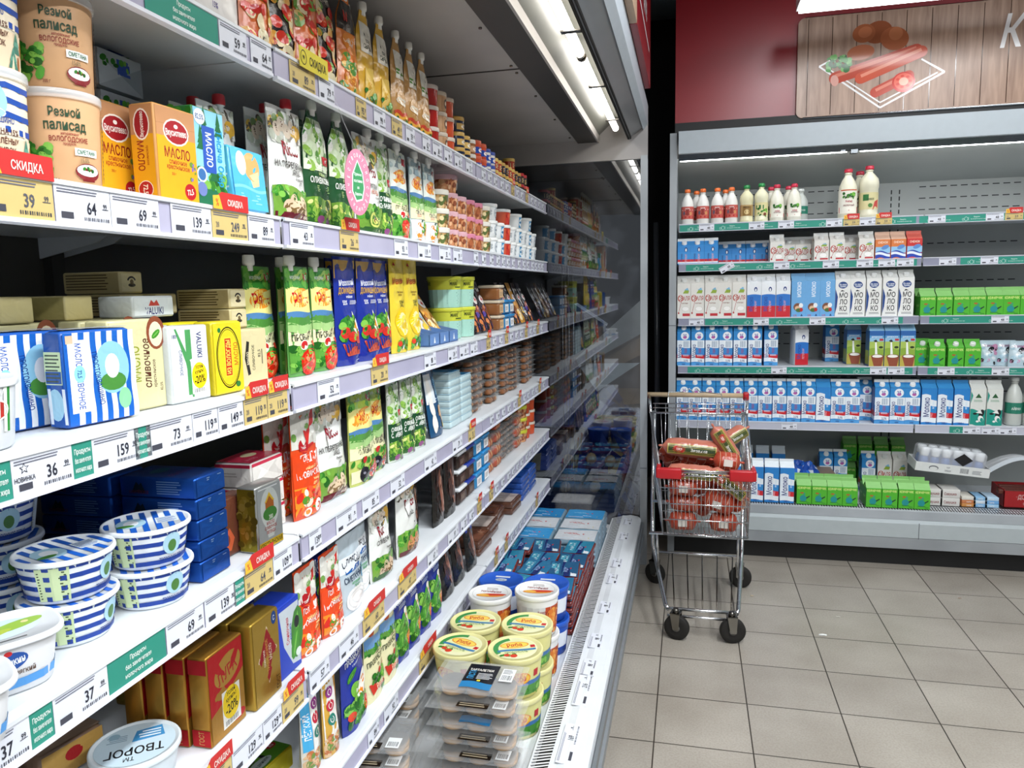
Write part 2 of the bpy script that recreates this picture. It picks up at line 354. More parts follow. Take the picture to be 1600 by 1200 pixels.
# ------------------------------------------------------------------ aisle cooler (long, at the picture's near side)
Y0, Y1 = -0.05, 3.70
BAYS = [(-0.05, 1.2), (1.2, 2.45), (2.45, 3.70)]
XS, XB = -0.70, -1.19                 # shelf edge, back panel
SHELF = [1.820, 1.535, 1.240, 0.960, 0.693, 0.430]
DECK = 0.20
ca = empty('aisle_refrigerated_case', (-0.75, 1.8, 0)); tag(ca, 'long open refrigerated case with white shelves full of dairy along the aisle', 'refrigerated case')
OF = Vector((0.75, -1.8, 0))
def ac(name, mb, parent=None): mb.xf(Matrix.Translation(OF)); return link(name, mb, parent or ca)
m = MB(); m.box(XB-0.05, Y0, 0.1, XB, Y1, 2.3, '#4a4744:paint'); ac('back_panel', m)
for k, z in enumerate(SHELF):
    for (a0, a1) in BAYS:
        m = MB(); m.box(XB, a0+0.003, z-0.022, XS-0.008, a1-0.003, z, 'white_shelf')
        m.prism([(XS-0.008, z), (XS-0.002, z-0.001), (XS, z-0.006), (XS, z-0.018), (XS-0.008, z-0.022)], a0+0.003, a1-0.003, 'white_shelf', 'y')
        for yy in (a0+0.02, a1-0.02): m.prism([(XB, z-0.022), (XS-0.34, z-0.022), (XS-0.36, z-0.034), (XB, z-0.06)], yy-0.002, yy+0.002, 'white_shelf', 'y')
        s = ac('shelf', m)
        m = MB(); t = 0.010   # sloping price holder
        m.prism([(XS, z-0.004), (XS+0.004, z-0.004), (XS+0.004+t*0, z-0.048), (XS, z-0.052)], a0+0.006, a1-0.006, 'rail_lilac', 'y')
        m.prism([(XS, z-0.0), (XS+0.008, z-0.002), (XS+0.008, z-0.007), (XS, z-0.009)], a0+0.006, a1-0.006, 'white_shelf', 'y')
        m.prism([(XS, z-0.049), (XS+0.009, z-0.049), (XS+0.009, z-0.054), (XS, z-0.056)], a0+0.006, a1-0.006, '#e4e6f0:plastic', 'y')
        m.xf(Matrix.Translation(OF)); link('price_rail', m, s)
# deck, grille, bumper, kick
m = MB(); m.box(XB, Y0, DECK-0.03, -0.372, Y1, DECK, 'white_shelf'); m.box(-0.377, Y0, DECK-0.03, -0.371, Y1, 0.235, 'white_shelf'); ac('deck', m)
m = MB(); m.box(-0.372, Y0, 0.17, -0.322, Y1, 0.205, 'black_kick')
n = int((Y1-Y0)/0.0125)
for i in range(n):
    y = Y0+0.006+i*0.0125; w_ = 0.0029; j = 0.0012*math.sin(i*2.1)
    m.poly([(-0.372, y-w_, 0.237), (-0.322, y-w_+j, 0.25), (-0.322, y+w_+j, 0.25), (-0.372, y+w_, 0.237)], '#e6e8ea:paint')
m.box(-0.324, Y0, 0.19, -0.305, Y1, 0.252, 'white_shelf'); ac('air_grille', m)
m = MB(); m.prism([(-0.305, 0.12), (-0.305, 0.252), (-0.285, 0.256), (-0.245, 0.25), (-0.232, 0.24), (-0.226, 0.2), (-0.226, 0.13)], Y0, Y1, 'white_shelf', 'y')
m.prism([(-0.226, 0.225), (-0.217, 0.22), (-0.217, 0.19), (-0.226, 0.185)], Y0, Y1, '#8b9094:brushed', 'y')
m.prism([(-0.226, 0.16), (-0.214, 0.156), (-0.214, 0.125), (-0.226, 0.12)], Y0, Y1, '#9aa0a4:brushed', 'y'); ac('bumper', m)
m = MB(); m.box(XB, Y0, 0.015, -0.235, Y1, 0.12, '#6f7478:paint'); m.box(XB, Y0, 0.0, -0.25, Y1, 0.015, 'black_kick'); ac('kick_plate', m)
# canopy: ceiling, dark strip, light trough, outer skin, fascia
CT = 2.105
m = MB(); m.box(XB, Y0, CT, -0.535, Y1, CT+0.012, 'inner_grey')
for y in (1.2, 2.45): m.box(XB, y-0.002, CT-0.003, -0.535, y+0.002, CT+0.001, '#3a3634')
for y in (0.5, 0.9, 1.16, 1.24, 1.6, 2.05, 2.41, 2.49, 2.8, 3.2, 3.6): m.lathe([(0.005, CT-0.004), (0.005, CT+0.002)], 8, '#5a5550:metal', -0.56, y)
ac('canopy_lining', m)
m = MB(); m.box(-0.535, Y0, CT-0.012, -0.437, Y1, CT+0.004, 'dark_steel'); m.box(-0.440, Y0, CT-0.014, -0.432, Y1, CT+0.03, 'inner_grey'); ac('dark_strip', m)
m = MB(); m.poly([(-0.432, Y0, CT+0.02), (-0.36, Y0, CT+0.085), (-0.36, Y1, CT+0.085), (-0.432, Y1, CT+0.02)], 'reflector')
m.poly([(-0.36, Y0, CT+0.085), (-0.31, Y0, CT+0.07), (-0.31, Y1, CT+0.07), (-0.36, Y1, CT+0.085)], 'reflector')
m.poly([(-0.31, Y0, CT+0.07), (-0.297, Y0, CT), (-0.297, Y1, CT), (-0.31, Y1, CT+0.07)], '#8f7d62:paint'); ac('light_trough', m)
TZ = CT+0.028
for (t0, t1) in ((0.10, 1.28), (1.33, 2.44), (2.49, 3.60)):
    s = MB(); s.tube([(-0.345, t0, TZ), (-0.345, t1, TZ)], 0.014, 'tube', 12); r = s; ac('lamp_tube', r)
    for y in (t0-0.016, t1+0.001): m = MB(); m.tube([(-0.345, y, TZ), (-0.345, y+0.016, TZ)], 0.0155, '#8c8a86:metal', 12); ac('tube_cap', m)
    for y in (t0+0.3, t1-0.25):
        m = MB(); m.box(-0.363, y-0.012, TZ-0.018, -0.303, y+0.012, TZ-0.0145, '#8a8680:metal'); m.box(-0.306, y-0.012, TZ-0.018, -0.302, y+0.012, TZ+0.03, '#8a8680:metal'); ac('tube_clip', m)
m = MB(); m.box(-0.297, Y0, CT-0.008, -0.29, Y1, CT+0.03, '#1d1b19:rubber'); m.box(-0.284, Y0, CT-0.006, -0.28, Y1, CT+0.01, '#1d1b19:rubber')
m.prism([(-0.29, CT-0.002), (-0.222, CT+0.045), (-0.222, CT+0.05), (-0.29, CT+0.02)], Y0, Y1, 'canopy_skin', 'y'); ac('canopy_underside', m)
m = MB(); m.prism([(-0.224, CT+0.03), (-0.203, CT+0.055), (-0.203, 2.25), (-0.224, 2.25)], Y0, Y1, '#b4bdc4:paint', 'y'); ac('canopy_fascia', m)
m = MB(); m.box(XB, Y0, 2.24, -0.226, Y1, 2.25, 'cooler_grey'); ac('canopy_top', m)
# end frame with dirty glass
m = MB(); m.box(XB-0.05, Y1+.001, 2.005, -0.203, Y1+0.03, 2.25, 'inner_grey'); ac('end_header', m)
m = MB(); m.box(-0.236, Y1-0.004, 0.0, -0.203, Y1+0.034, 2.02, 'cooler_grey'); m.box(-0.236, Y1-0.006, 0.5, -0.203, Y1-0.003, 0.503, '#5a5f63'); ac('end_post', m)
def glass_material():
    m, nt, b = custom('dirty_glass'); L = nt.links; out = nt.nodes['Material Output']
    tr = nt.nodes.new('ShaderNodeBsdfTransparent'); tr.inputs[0].default_value = (0.52, 0.56, 0.60, 1)
    gl = nt.nodes.new('ShaderNodeBsdfGlossy'); gl.inputs['Roughness'].default_value = 0.02; gl.inputs['Color'].default_value = (0.8, 0.82, 0.85, 1)
    df = nt.nodes.new('ShaderNodeBsdfDiffuse'); df.inputs[0].default_value = (0.3, 0.33, 0.38, 1)
    tc = nt.nodes.new('ShaderNodeTexCoord'); n = nt.nodes.new('ShaderNodeTexNoise'); n.inputs['Scale'].default_value = 9; n.inputs['Detail'].default_value = 8; L.new(tc.outputs['Object'], n.inputs['Vector'])
    r = nt.nodes.new('ShaderNodeMapRange'); r.inputs[1].default_value = 0.45; r.inputs[2].default_value = 0.85; r.inputs[3].default_value = 0.0; r.inputs[4].default_value = 0.16; L.new(n.outputs['Fac'], r.inputs[0])
    s1 = nt.nodes.new('ShaderNodeMixShader'); s1.inputs[0].default_value = 0.22; L.new(tr.outputs[0], s1.inputs[1]); L.new(gl.outputs[0], s1.inputs[2])
    s2 = nt.nodes.new('ShaderNodeMixShader'); L.new(r.outputs[0], s2.inputs[0]); L.new(s1.outputs[0], s2.inputs[1]); L.new(df.outputs[0], s2.inputs[2]); L.new(s2.outputs[0], out.inputs['Surface'])
glass_material()
m = MB(); m.poly([(XB, Y1+0.012, DECK), (-0.236, Y1+0.012, DECK), (-0.236, Y1+0.012, 2.005), (XB, Y1+0.012, 2.005)], 'dirty_glass'); ac('end_glass', m)
m = MB(); m.box(XB, Y1, 0.0, -0.22, Y1+0.03, DECK, '#6f7478:paint'); ac('end_base', m)
# slim uprights at the back of the end bay
for y in (1.2, 2.45): m = MB(); m.box(XB, y-0.015, DECK, XB+0.02, y+0.015, CT, '#3a3836:paint'); ac('upright', m)

# ------------------------------------------------------------------ rear cooler
RX0, RX1 = -0.105, 2.6
RS = [1.712, 1.510, 1.230, 0.980, 0.690]
RY = 4.02; RB = 4.50; RD = 0.275
cb = empty('rear_refrigerated_case', (1.2, 4.2, 0)); tag(cb, 'grey open refrigerated case of milk cartons across the aisle end', 'refrigerated case')
OR = Vector((-1.2, -4.2, 0))
def rc(name, mb, parent=None): mb.xf(Matrix.Translation(OR)); return link(name, mb, parent or cb)
m = MB(); m.box(RX0, 3.9, 0.0, RX0+0.034, 4.58, 2.15, 'cooler_grey'); m.box(RX0, 3.898, 1.2, RX0+0.042, 3.901, 1.203, '#5a5f63'); rc('side_post', m)
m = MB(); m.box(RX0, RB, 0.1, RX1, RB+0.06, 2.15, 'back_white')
for z in (1.78, 1.90, 1.84, 1.60, 1.40, 1.12, 1.06, 0.87, 0.80):
    x = 0.02
    while x < 2.5:
        if not (0.97 < x < 1.12): m.box(x, RB-0.001, z, x+0.032, RB+0.001, z+0.005, '#15171a')
        x += 0.05
        if abs((x % 0.55)) < 0.05: x += 0.06
for x in (1.05, 1.09):
    z = 0.4
    while z < 1.9: m.box(x, RB-0.0015, z, x+0.006, RB+0.001, z+0.022, '#15171a'); z += 0.035
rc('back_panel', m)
JX = 1.09
for z in RS:
    for (a0, a1) in ((RX0+0.045, JX-0.004), (JX+0.004, 2.3)):
        m = MB(); m.box(a0, RY+0.004, z-0.02, a1, RB, z, 'white_shelf'); s = rc('shelf', m)
        m = MB(); zz = z+0.003; m.box(a0, RY-0.004, zz-0.038, a1, RY+0.003, zz-0.002, '#8d8fa2:plastic' if z != 0.69 else '#b9bbc8:plastic'); m.box(a0, RY-0.006, zz-0.0025, a1, RY+0.005, zz+0.001, '#d9dce4:plastic'); m.box(a0, RY-0.006, zz-0.040, a1, RY+0.003, zz-0.0375, '#d9dce4:plastic')
        m.xf(Matrix.Translation(OR)); link('price_rail', m, s)
m = MB(); m.box(RX0, 3.96, RD-0.03, RX1, RB, RD, 'white_shelf'); rc('deck', m)
m = MB(); m.box(RX0+0.04, 3.885, 0.285, RX1, 3.975, 0.292, 'white_shelf')
x = -0.04
while x < 2.5:
    for j in range(2): m.box(x+j*.004, 3.890+j*0.042, 0.2918, x+j*.004+0.0072, 3.926+j*0.042, 0.2928, '#1a1c20')
    x += 0.0125
rc('air_grille', m)
m = MB(); m.prism([(3.875, 0.296), (3.868, 0.29), (3.862, 0.25), (3.90, 0.245), (3.90, 0.285)], RX0, RX1, 'cooler_grey', 'x'); rc('bumper', m)
m = MB(); m.prism([(3.862, 0.249), (3.845, 0.235), (3.845, 0.165), (3.90, 0.16), (3.90, 0.249)], RX0, RX1, '#aab2b4:paint', 'x')
m.prism([(3.845, 0.163), (3.857, 0.105), (3.91, 0.10), (3.91, 0.16)], RX0, RX1, 'cooler_grey', 'x'); m.box(1.085, 3.8445, 0.16, 1.088, 3.846, 0.24, '#5a5f63'); rc('front_panel', m)
m = MB(); m.box(RX0, 3.93, 0.0, RX1, 4.5, 0.1, 'black_kick')
rc('kick_plate', m)
m = MB(); m.prism([(3.872, 2.045), (3.862, 2.15), (3.93, 2.163), (4.56, 2.163), (4.56, 2.145), (3.93, 2.145), (3.9, 2.045)], RX0+0.042, RX1, '#b3bcc2:paint', 'x'); rc('canopy', m)
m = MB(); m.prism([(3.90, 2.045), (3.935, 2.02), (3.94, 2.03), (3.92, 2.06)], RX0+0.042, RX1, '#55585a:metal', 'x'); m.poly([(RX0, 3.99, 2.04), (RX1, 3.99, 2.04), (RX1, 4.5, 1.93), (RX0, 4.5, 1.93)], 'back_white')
m.poly([(RX0, 3.94, 2.10), (RX1, 3.94, 2.10), (RX1, 3.99, 2.04), (RX0, 3.99, 2.04)], 'dark_steel'); rc('canopy_lining', m)
for (t0, t1) in ((RX0+0.05, 0.72), (0.78, 1.95)):
    m = MB(); m.tube([(t0, 3.95, 2.03), (t1, 3.95, 2.03)], 0.013, 'tube_cool', 10); rc('lamp_tube', m)
m = MB(); m.box(0.735, 3.925, 2.01, 0.765, 3.96, 2.05, '#6a6d70:metal'); rc('tube_clip', m); m = MB(); m.box(0.69, 3.925, 2.02, 0.71, 3.935, 2.05, '#6a6d70:metal'); rc('tube_clip', m)

# ------------------------------------------------------------------ sausage picture sign on the red fascia
sg = empty('picture_sign', (1.2, 3.985, 2.42)); tag(sg, 'wood-look sign picturing sausages, tomato and parsley on the red wall', 'sign')
def wood_material():
    m, nt, b = custom('sign_wood'); L = nt.links; tc = nt.nodes.new('ShaderNodeTexCoord'); mp = nt.nodes.new('ShaderNodeMapping'); mp.inputs['Scale'].default_value = (14, 1, 1.6)
    n = nt.nodes.new('ShaderNodeTexNoise'); n.inputs['Scale'].default_value = 3; n.inputs['Detail'].default_value = 6; n.inputs['Distortion'].default_value = 0.6; L.new(tc.outputs['Object'], mp.inputs[0]); L.new(mp.outputs[0], n.inputs['Vector'])
    r = nt.nodes.new('ShaderNodeValToRGB'); r.color_ramp.elements[0].position = 0.3; r.color_ramp.elements[1].position = 0.75; r.color_ramp.elements[0].color = (*lin('#8a6c5a'), 1); r.color_ramp.elements[1].color = (*lin('#b2937e'), 1)
    L.new(n.outputs['Fac'], r.inputs[0]); L.new(r.outputs[0], b.inputs['Base Color']); b.inputs['Roughness'].default_value = 0.3
wood_material()
SX0, SX1, SZ0, SZ1 = -0.71, 1.6, -0.225, 0.235
m = MB(); pts = []
for (cx, cz, a0) in ((SX1-0.03, SZ1-0.03, 0), (SX0+0.03, SZ1-0.03, 90), (SX0+0.03, SZ0+0.03, 180), (SX1-0.03, SZ0+0.03, 270)):
    for i in range(6): a = math.radians(a0+i*18); pts.append((cx+0.03*math.cos(a), cz+0.03*math.sin(a)))
m.prism(pts[::-1], -0.012, 0.014, 'sign_wood', 'y'); link('board', m, sg)
m = MB(); m.tube([(SX0+0.03, -0.008, SZ0), (SX1-0.03, -0.008, SZ0)], 0.006, '#c9cdd0:metal'); m.tube([(SX0+0.03, -0.008, SZ1), (SX1-0.03, -0.008, SZ1)], 0.004, '#8a5a5a:metal'); link('edge_trim', m, sg)
a = Art('gloss', 0.5)
for i in range(20): x = SX0+0.045+i*0.107; a.rect(x, SZ0+0.008, x+0.003, SZ1-0.008, '#3d2a22')
def q(px, py):  # picture motif, measured on the board
    p = on_y(px, py, 3.97); return (p.x-1.2, p.z-2.42)
def qpoly(L_, c): a.poly([q(*p) for p in L_], c)
for (t, c) in ((0.0, '#f0eeee'),):
    o1 = [q(1280, 105), q(1370, 165), q(1380, 165), q(1476, 112), q(1476, 106), q(1440, 92)]
    def strip(p, r_, wd, c): d = Vector((r_[0]-p[0], r_[1]-p[1])); n_ = Vector((-d.y, d.x)).normalized()*wd; a.add([(p[0]-n_.x, p[1]-n_.y), (r_[0]-n_.x, r_[1]-n_.y), (r_[0]+n_.x, r_[1]+n_.y), (p[0]+n_.x, p[1]+n_.y)], [(0, 1, 2, 3)], c)
    ring_ = [q(1280, 104), q(1375, 168), q(1476, 112), q(1440, 92)]; ring2 = [q(1292, 106), q(1375, 160), q(1465, 113)]
    for i in range(3): strip(ring_[i], ring_[i+1], 0.004, c)
    for i in range(2): strip(ring2[i], ring2[i+1], 0.003, c)
    strip(q(1280, 104), q(1306, 90), 0.004, c)
def qe(px, py, r1, r2, c, rot=0): p = q(px, py); a.ell(p[0], p[1], r1, r2, c, 22, rot)
for (x, y, r1, r2, c, ro) in ((1372, 50, .062, .05, '#8d4f33', 0.2), (1350, 52, .05, .042, '#9c5a3a', 0.1), (1398, 60, .062, .052, '#a05c3c', -0.3), (1345, 82, .06, .035, '#b0694a', 0.1), (1352, 50, .03, .025, '#b06a48', 0.2), (1400, 52, .03, .03, '#b5704c', 0)): qe(x, y, r1, r2, c, ro)
def saus(p1, p2, wd, c1, c2):
    A, B = q(*p1), q(*p2); strip(A, B, wd, c1); a.ell(A[0], A[1], wd, wd, c1, 14); a.ell(B[0], B[1], wd, wd, c1, 14)
    n_ = (0, wd*0.35); strip((A[0], A[1]+n_[1]), (B[0], B[1]+n_[1]), wd*0.28, c2)
saus((1305, 122), (1432, 78), 0.028, '#b9503f', '#d98470'); saus((1345, 122), (1440, 80), 0.026, '#c85c46', '#e2937c'); saus((1368, 144), (1420, 118), 0.024, '#bd5040', '#dc8672')
qe(1304, 126, .018, .026, '#dba79b', 0.2); qe(1412, 128, .05, .046, '#c62c22'); qe(1412, 127, .042, .037, '#e2654f'); qe(1412, 127, .02, .018, '#e9b7a0')
for k in range(7): t = k*0.9; p = q(1412, 127); a.ell(p[0]+0.028*math.cos(t), p[1]+0.025*math.sin(t), .008, .006, '#d33a28', 8)
p = q(1312, 98); a.blobs(p[0]-0.05, p[1]-0.035, p[0]+0.045, p[1]+0.03, ['#2f6f38', '#4f9a4b', '#24592c', '#78b868'], 34, 0.013, 5)
p = q(1592, 46); a.text('Колбасы', q(1569, 46)[0]+text_shape('Колбасы')[2]*.14/2, p[1], 0.14, '#e8e6e6', None, 0, 0.18)
link('picture_print', MB().art(a, lambda u, v, d: (u, -0.0125-d, v)), sg)
# ------------------------------------------------------------------ product builders
# local frame: width along x, front towards -y, up z, base at z = 0, front face at y = 0
def front_of(w=None): return lambda u, v, d: (u, -d, v)
def tilted(p, rx): return p
_P = {}
def memo(f):
    def g(*a, **k):
        key = (f.__name__, str(a), str(sorted(k.items())))
        if key not in _P: _P[key] = f(*a, **k)
        return _P[key]
    return g

def box_pack(name, cat, w, d, h, col, front=None, left=None, top=None, r=0.004, fin='card', bulge=0.0, back=None):
    p = Proto(name, cat); p.w, p.d, p.h = w, d, h
    m = MB(); m.rbox(-w/2, 0, 0, w/2, d, h, r, col+':'+fin, 1, bulge); p.part('wrapper', m)
    def g(a, fn, nm='label_print'):
        if a:
            a.fin = fin; p.part(nm, MB().art(a, fn))
    e = bulge*1.0
    g(front, lambda u, v, dd: (u, -dd-e*d*0.5*(1-abs(u)/(w/2))*(1-abs(v-h/2)/(h/2)), v))
    g(left, lambda u, v, dd: (-w/2-dd-e*w*0.5*(1-abs(v-h/2)/(h/2)), d/2-u, v), 'side_print')     # u = 0 at mid depth; +u towards the front
    g(top, lambda u, v, dd: (u, v, h+dd+e*h*0.5), 'top_print')
    return p

def pouch_surface(w, h, t, wob=0.0, neck=None, seed=0):
    rg = random.Random(seed); a1, a2 = rg.random()*6, rg.random()*6
    def hw(v):
        x = w/2*(0.965+0.035*math.cos(v*PI*1.2))
        if v < 0.05: x *= 0.97+0.03*v/0.05
        if neck and v > 0.74: s = (v-0.74)/0.26; s = s*s*(3-2*s); x = x*(1-s)+neck*s
        return x
    def th(v):
        if v < 0.12: k = 0.72+0.28*(v/0.12)
        else: k = 1-((v-0.12)/0.88)**1.35
        return max(0.0015, t/2*k)
    def P(x, v, side, d=0):     # x real distance from centre
        q = min(1, abs(x)/max(1e-6, hw(v))); f = (1-q*q)**0.62 if q < 1 else 0
        wv = wob*(math.sin(v*17+a1+x*55)+0.7*math.sin(v*31+a2-x*90))*f*(1-0.4*v)
        return (x, side*(th(v)*f+wv+0.0008+d), v*h)
    return P, hw, th
def pouch(name, cat, w, h, t, col, art, cap=None, fin='film', neck=None, seed=0, back=None, capx=0.0, wob=0.0016, flap=None):
    p = Proto(name, cat); p.w, p.d, p.h = w, t, h
    P, hw, th = pouch_surface(w, h, t, wob, neck, seed); m = MB(); nu, nv = 12, 22
    m.grid(lambda u, v: P((2*u-1)*hw(v), v, -1), nu, nv, col+':'+fin)
    m.grid(lambda u, v: P((1-2*u)*hw(v), v, 1), nu, nv, (back or col)+':'+fin)
    k = len(m.V)                                    # gusset
    m.grid(lambda u, v: (lambda a, b: tuple(a[i]*(1-v)+b[i]*v for i in range(3)))(P((1-2*u)*hw(0), 0, 1), P((1-2*u)*hw(0), 0, -1)), nu, 1, col+':'+fin)
    ft = max(t/2, 0.004)
    m.xf(Matrix.Translation((0, ft, 0))); p.part('pouch_body', m)
    if art:
        art.fin = fin; art.cell = 0.014
        p.part('label_print', MB().art(art, lambda u, v, d: (lambda a: (a[0], a[1]+ft, a[2]))(P(max(-hw(max(v, .001)/h)*0.99, min(hw(max(v, .001)/h)*0.99, u)), max(v, .001)/h, -1, d+0.0008))))
    if cap:
        c = MB(); z = h-0.003
        c.lathe([(0.0075, z-0.006, '#e8e8e4:plastic'), (0.0075, z+0.004, '#e8e8e4:plastic'), (0.0105, z+0.005), (0.0112, z+0.009), (0.0105, z+0.022), (0.009, z+0.0235)], 14, cap+':plastic', capx, ft)
        p.part('screw_cap', c)
    return p

def tub(name, cat, r, h, col, art, lid, r0=None, lid_art=None, seg=40, lid_h=0.008, ang0=0.0, fin='card', lid_fin='plastic', power=2.0, sy=1.0, lid_over=1.05, handle=False):
    """round tapered tub with lid; art u = arc length at the top radius, 0 facing -y"""
    r0 = r0 or r*0.86; p = Proto(name, cat); p.w = p.d = 2*r; p.h = h+lid_h
    m = MB(); m.lathe([(r0*0.93, 0), (r0, 0.003), (r0+(r-r0)*0.5, h*0.5), (r, h-0.002), (r*1.0, h)], seg, col+':'+fin, 0, 0, 1, sy, True, True, power); p.part('tub_body', m)
    def q(a): return 1/((abs(math.cos(a))**power+abs(math.sin(a))**power)**(1/power)) if power != 2 else 1
    if art:
        art.fin = fin; art.cell = 0.009
        def fn(u, v, d):
            v = min(max(v, .0008), h-.0008); a = -PI/2+u/r+ang0; rr = (r0+(r-r0)*min(1, v/h)+d+0.0005)*q(a); return (rr*math.cos(a), rr*math.sin(a)*sy, v)
        p.part('label_print', MB().art(art, fn))
    if lid:
        L = r*lid_over; m = MB()
        m.lathe([(L*0.99, h-0.004), (L, h-0.003), (L, h+lid_h-0.002), (L*0.985, h+lid_h), (L*0.94, h+lid_h), (L*0.92, h+lid_h-0.0018), (0, h+lid_h-0.0018)], seg, lid if ':' in lid or lid[0] != '#' else lid+':'+lid_fin, 0, 0, 1, sy, True, True, power)
        p.part('lid', m)
    if lid_art:
        lid_art.fin = 'plastic'; p.part('lid_print', MB().art(lid_art, lambda u, v, d: (u, v, h+lid_h-0.0018+d)), 'lid' if lid else None)
    return p

def carton(name, w, d, h, col, front, left=None, cap=None, roofcol=None, fin='card', roof_art=None, fin_h=0.014):
    p = Proto(name, 'carton'); p.w, p.d, p.h = w, d, h; rh = d*0.36; bh = h-rh-fin_h; m = MB(); C = col+':'+fin; R = (roofcol or col)+':'+fin
    m.rbox(-w/2, 0, 0, w/2, d, bh, 0.0018, C, 1)
    x = w/2-0.0006; ym = d/2; t = 0.0016
    m.poly([(-x, 0.0006, bh-0.0015), (x, 0.0006, bh-0.0015), (x, ym-t, bh+rh), (-x, ym-t, bh+rh)], R)
    m.poly([(x, d-0.0006, bh-0.0015), (-x, d-0.0006, bh-0.0015), (-x, ym+t, bh+rh), (x, ym+t, bh+rh)], R)
    for sx in (-1, 1):                                  # folded-in gable ends
        inn = sx*(x-w*0.30)
        m.poly([(sx*x, 0.0006, bh-0.0015), (inn, ym, bh+rh-0.002), (sx*x, d-0.0006, bh-0.0015)], R)
        m.poly([(sx*x, 0.0006, bh-0.0015), (sx*x, ym-t, bh+rh), (inn, ym, bh+rh-0.002)], R); m.poly([(sx*x, d-0.0006, bh-0.0015), (sx*x, ym+t, bh+rh), (inn, ym, bh+rh-0.002)], R)
    m.box(-x, ym-t, bh+rh-0.001, x, ym+t, h, ('#e9ebe8' if roofcol is None else roofcol)+':'+fin); p.part('carton_body', m)
    s = MB()
    if front: front.fin = fin; s.art(front, lambda u, v, dd: (u, -dd, max(v, .001)) if v <= bh else (u, (v-bh)*(ym)/math.hypot(ym, rh)-dd, bh+(v-bh)*rh/math.hypot(ym, rh)+dd))
    p.part('label_print', s)
    if left: left.fin = fin; p.part('side_print', MB().art(left, lambda u, v, dd: (-w/2-dd, d/2-u, max(v, .001))))
    if cap:
        c = MB(); k = len(c.V); c.lathe([(0.0135, -0.003), (0.0135, 0.004), (0.0125, 0.0045), (0.0125, 0.012), (0.011, 0.0135)], 16, cap+':plastic'); a = math.atan2(rh, ym)
        c.xf(Matrix.Translation((0, ym*0.46, bh+rh*0.46)) @ Matrix.Rotation(a, 4, 'X')); p.part('screw_cap', c)
    return p

def bottle(name, r, h, body, label, cap, lv0, lv1, band='#f2f0e8', shape=0, fin='plastic'):
    p = Proto(name, 'bottle'); p.w = p.d = 2*r; p.h = h; s = h-0.016
    if shape == 0: prof = [(r*0.8, 0), (r, 0.006), (r, s*0.60), (r*0.93, s*0.70), (r*0.66, s*0.83), (r*0.40, s*0.91), (r*0.36, s*0.95), (r*0.44, s*0.955), (r*0.44, s*0.965), (r*0.36, s*0.97), (r*0.36, s)]
    else: prof = [(r*0.82, 0), (r, 0.008), (r, s*0.10), (r*0.95, s*0.13), (r*0.95, s*0.60), (r, s*0.63), (r, s*0.72), (r*0.92, s*0.80), (r*0.5, s*0.90), (r*0.34, s*0.93), (r*0.34, s*0.955), (r*0.42, s*0.96), (r*0.42, s*0.97), (r*0.34, s*0.975), (r*0.34, s)]
    m = MB(); m.lathe(prof, 24, body+':'+fin); p.part('bottle_body', m)
    rb = r if shape == 0 else r*0.955
    m = MB(); m.lathe([(rb+0.0006, lv0*s), (rb+0.0006, lv1*s)], 24, band+':paper', cap0=False, cap1=False)
    if label:
        label.fin = 'paper'; label.cell = 0.008; m.art(label, lambda u, v, d: ((rb+0.001+d)*math.sin(u/rb), -(rb+0.001+d)*math.cos(u/rb), v))
    p.part('label_print', m)
    m = MB(); k = r*0.36; m.lathe([(k+0.003, s-0.002), (k+0.004, s), (k+0.004, s+0.012), (k+0.001, s+0.016)], 16, cap+':plastic'); p.part('screw_cap', m)
    return p

def jar(name, cat, r, h, col, lid, art_cols, seg=20, lid_h=0.012):
    a = Art(); W = r*2.2; a.rect(-W/2, h*0.18, W/2, h*0.68, art_cols[0])
    a.ell(0, h*0.43, r*0.55, h*0.16, art_cols[1]); a.text(art_cols[2], 0, h*0.43, h*0.13, art_cols[3], r)
    return tub(name, cat, r, h, col, a, lid, r*0.97, None, seg, lid_h, 0, 'gloss', 'plastic', lid_over=1.02)

# ------------------------------------------------------------------ printed designs
RED = '#c4161f'; DG = '#17462a'
def txt_lines(a, x, y, h, rows, col, maxw=None, gap=1.45, rot=0):
    for i, t in enumerate(rows): a.text(t, x, y-i*h*gap, h, col, maxw, rot)
    return a
def bowl(a, cx, cy, r):
    a.ell(cx, cy, r, r*0.62, '#7e1c20'); a.rect(cx-r*0.5, cy-r*0.66, cx+r*0.5, cy-r*0.5, '#7e1c20'); a.ell(cx, cy+r*0.12, r*0.9, r*0.42, '#f3f1ec'); a.greens(cx-r*0.4, cy, cx+r*0.4, cy+r*0.3, 7, r*0.13); return a

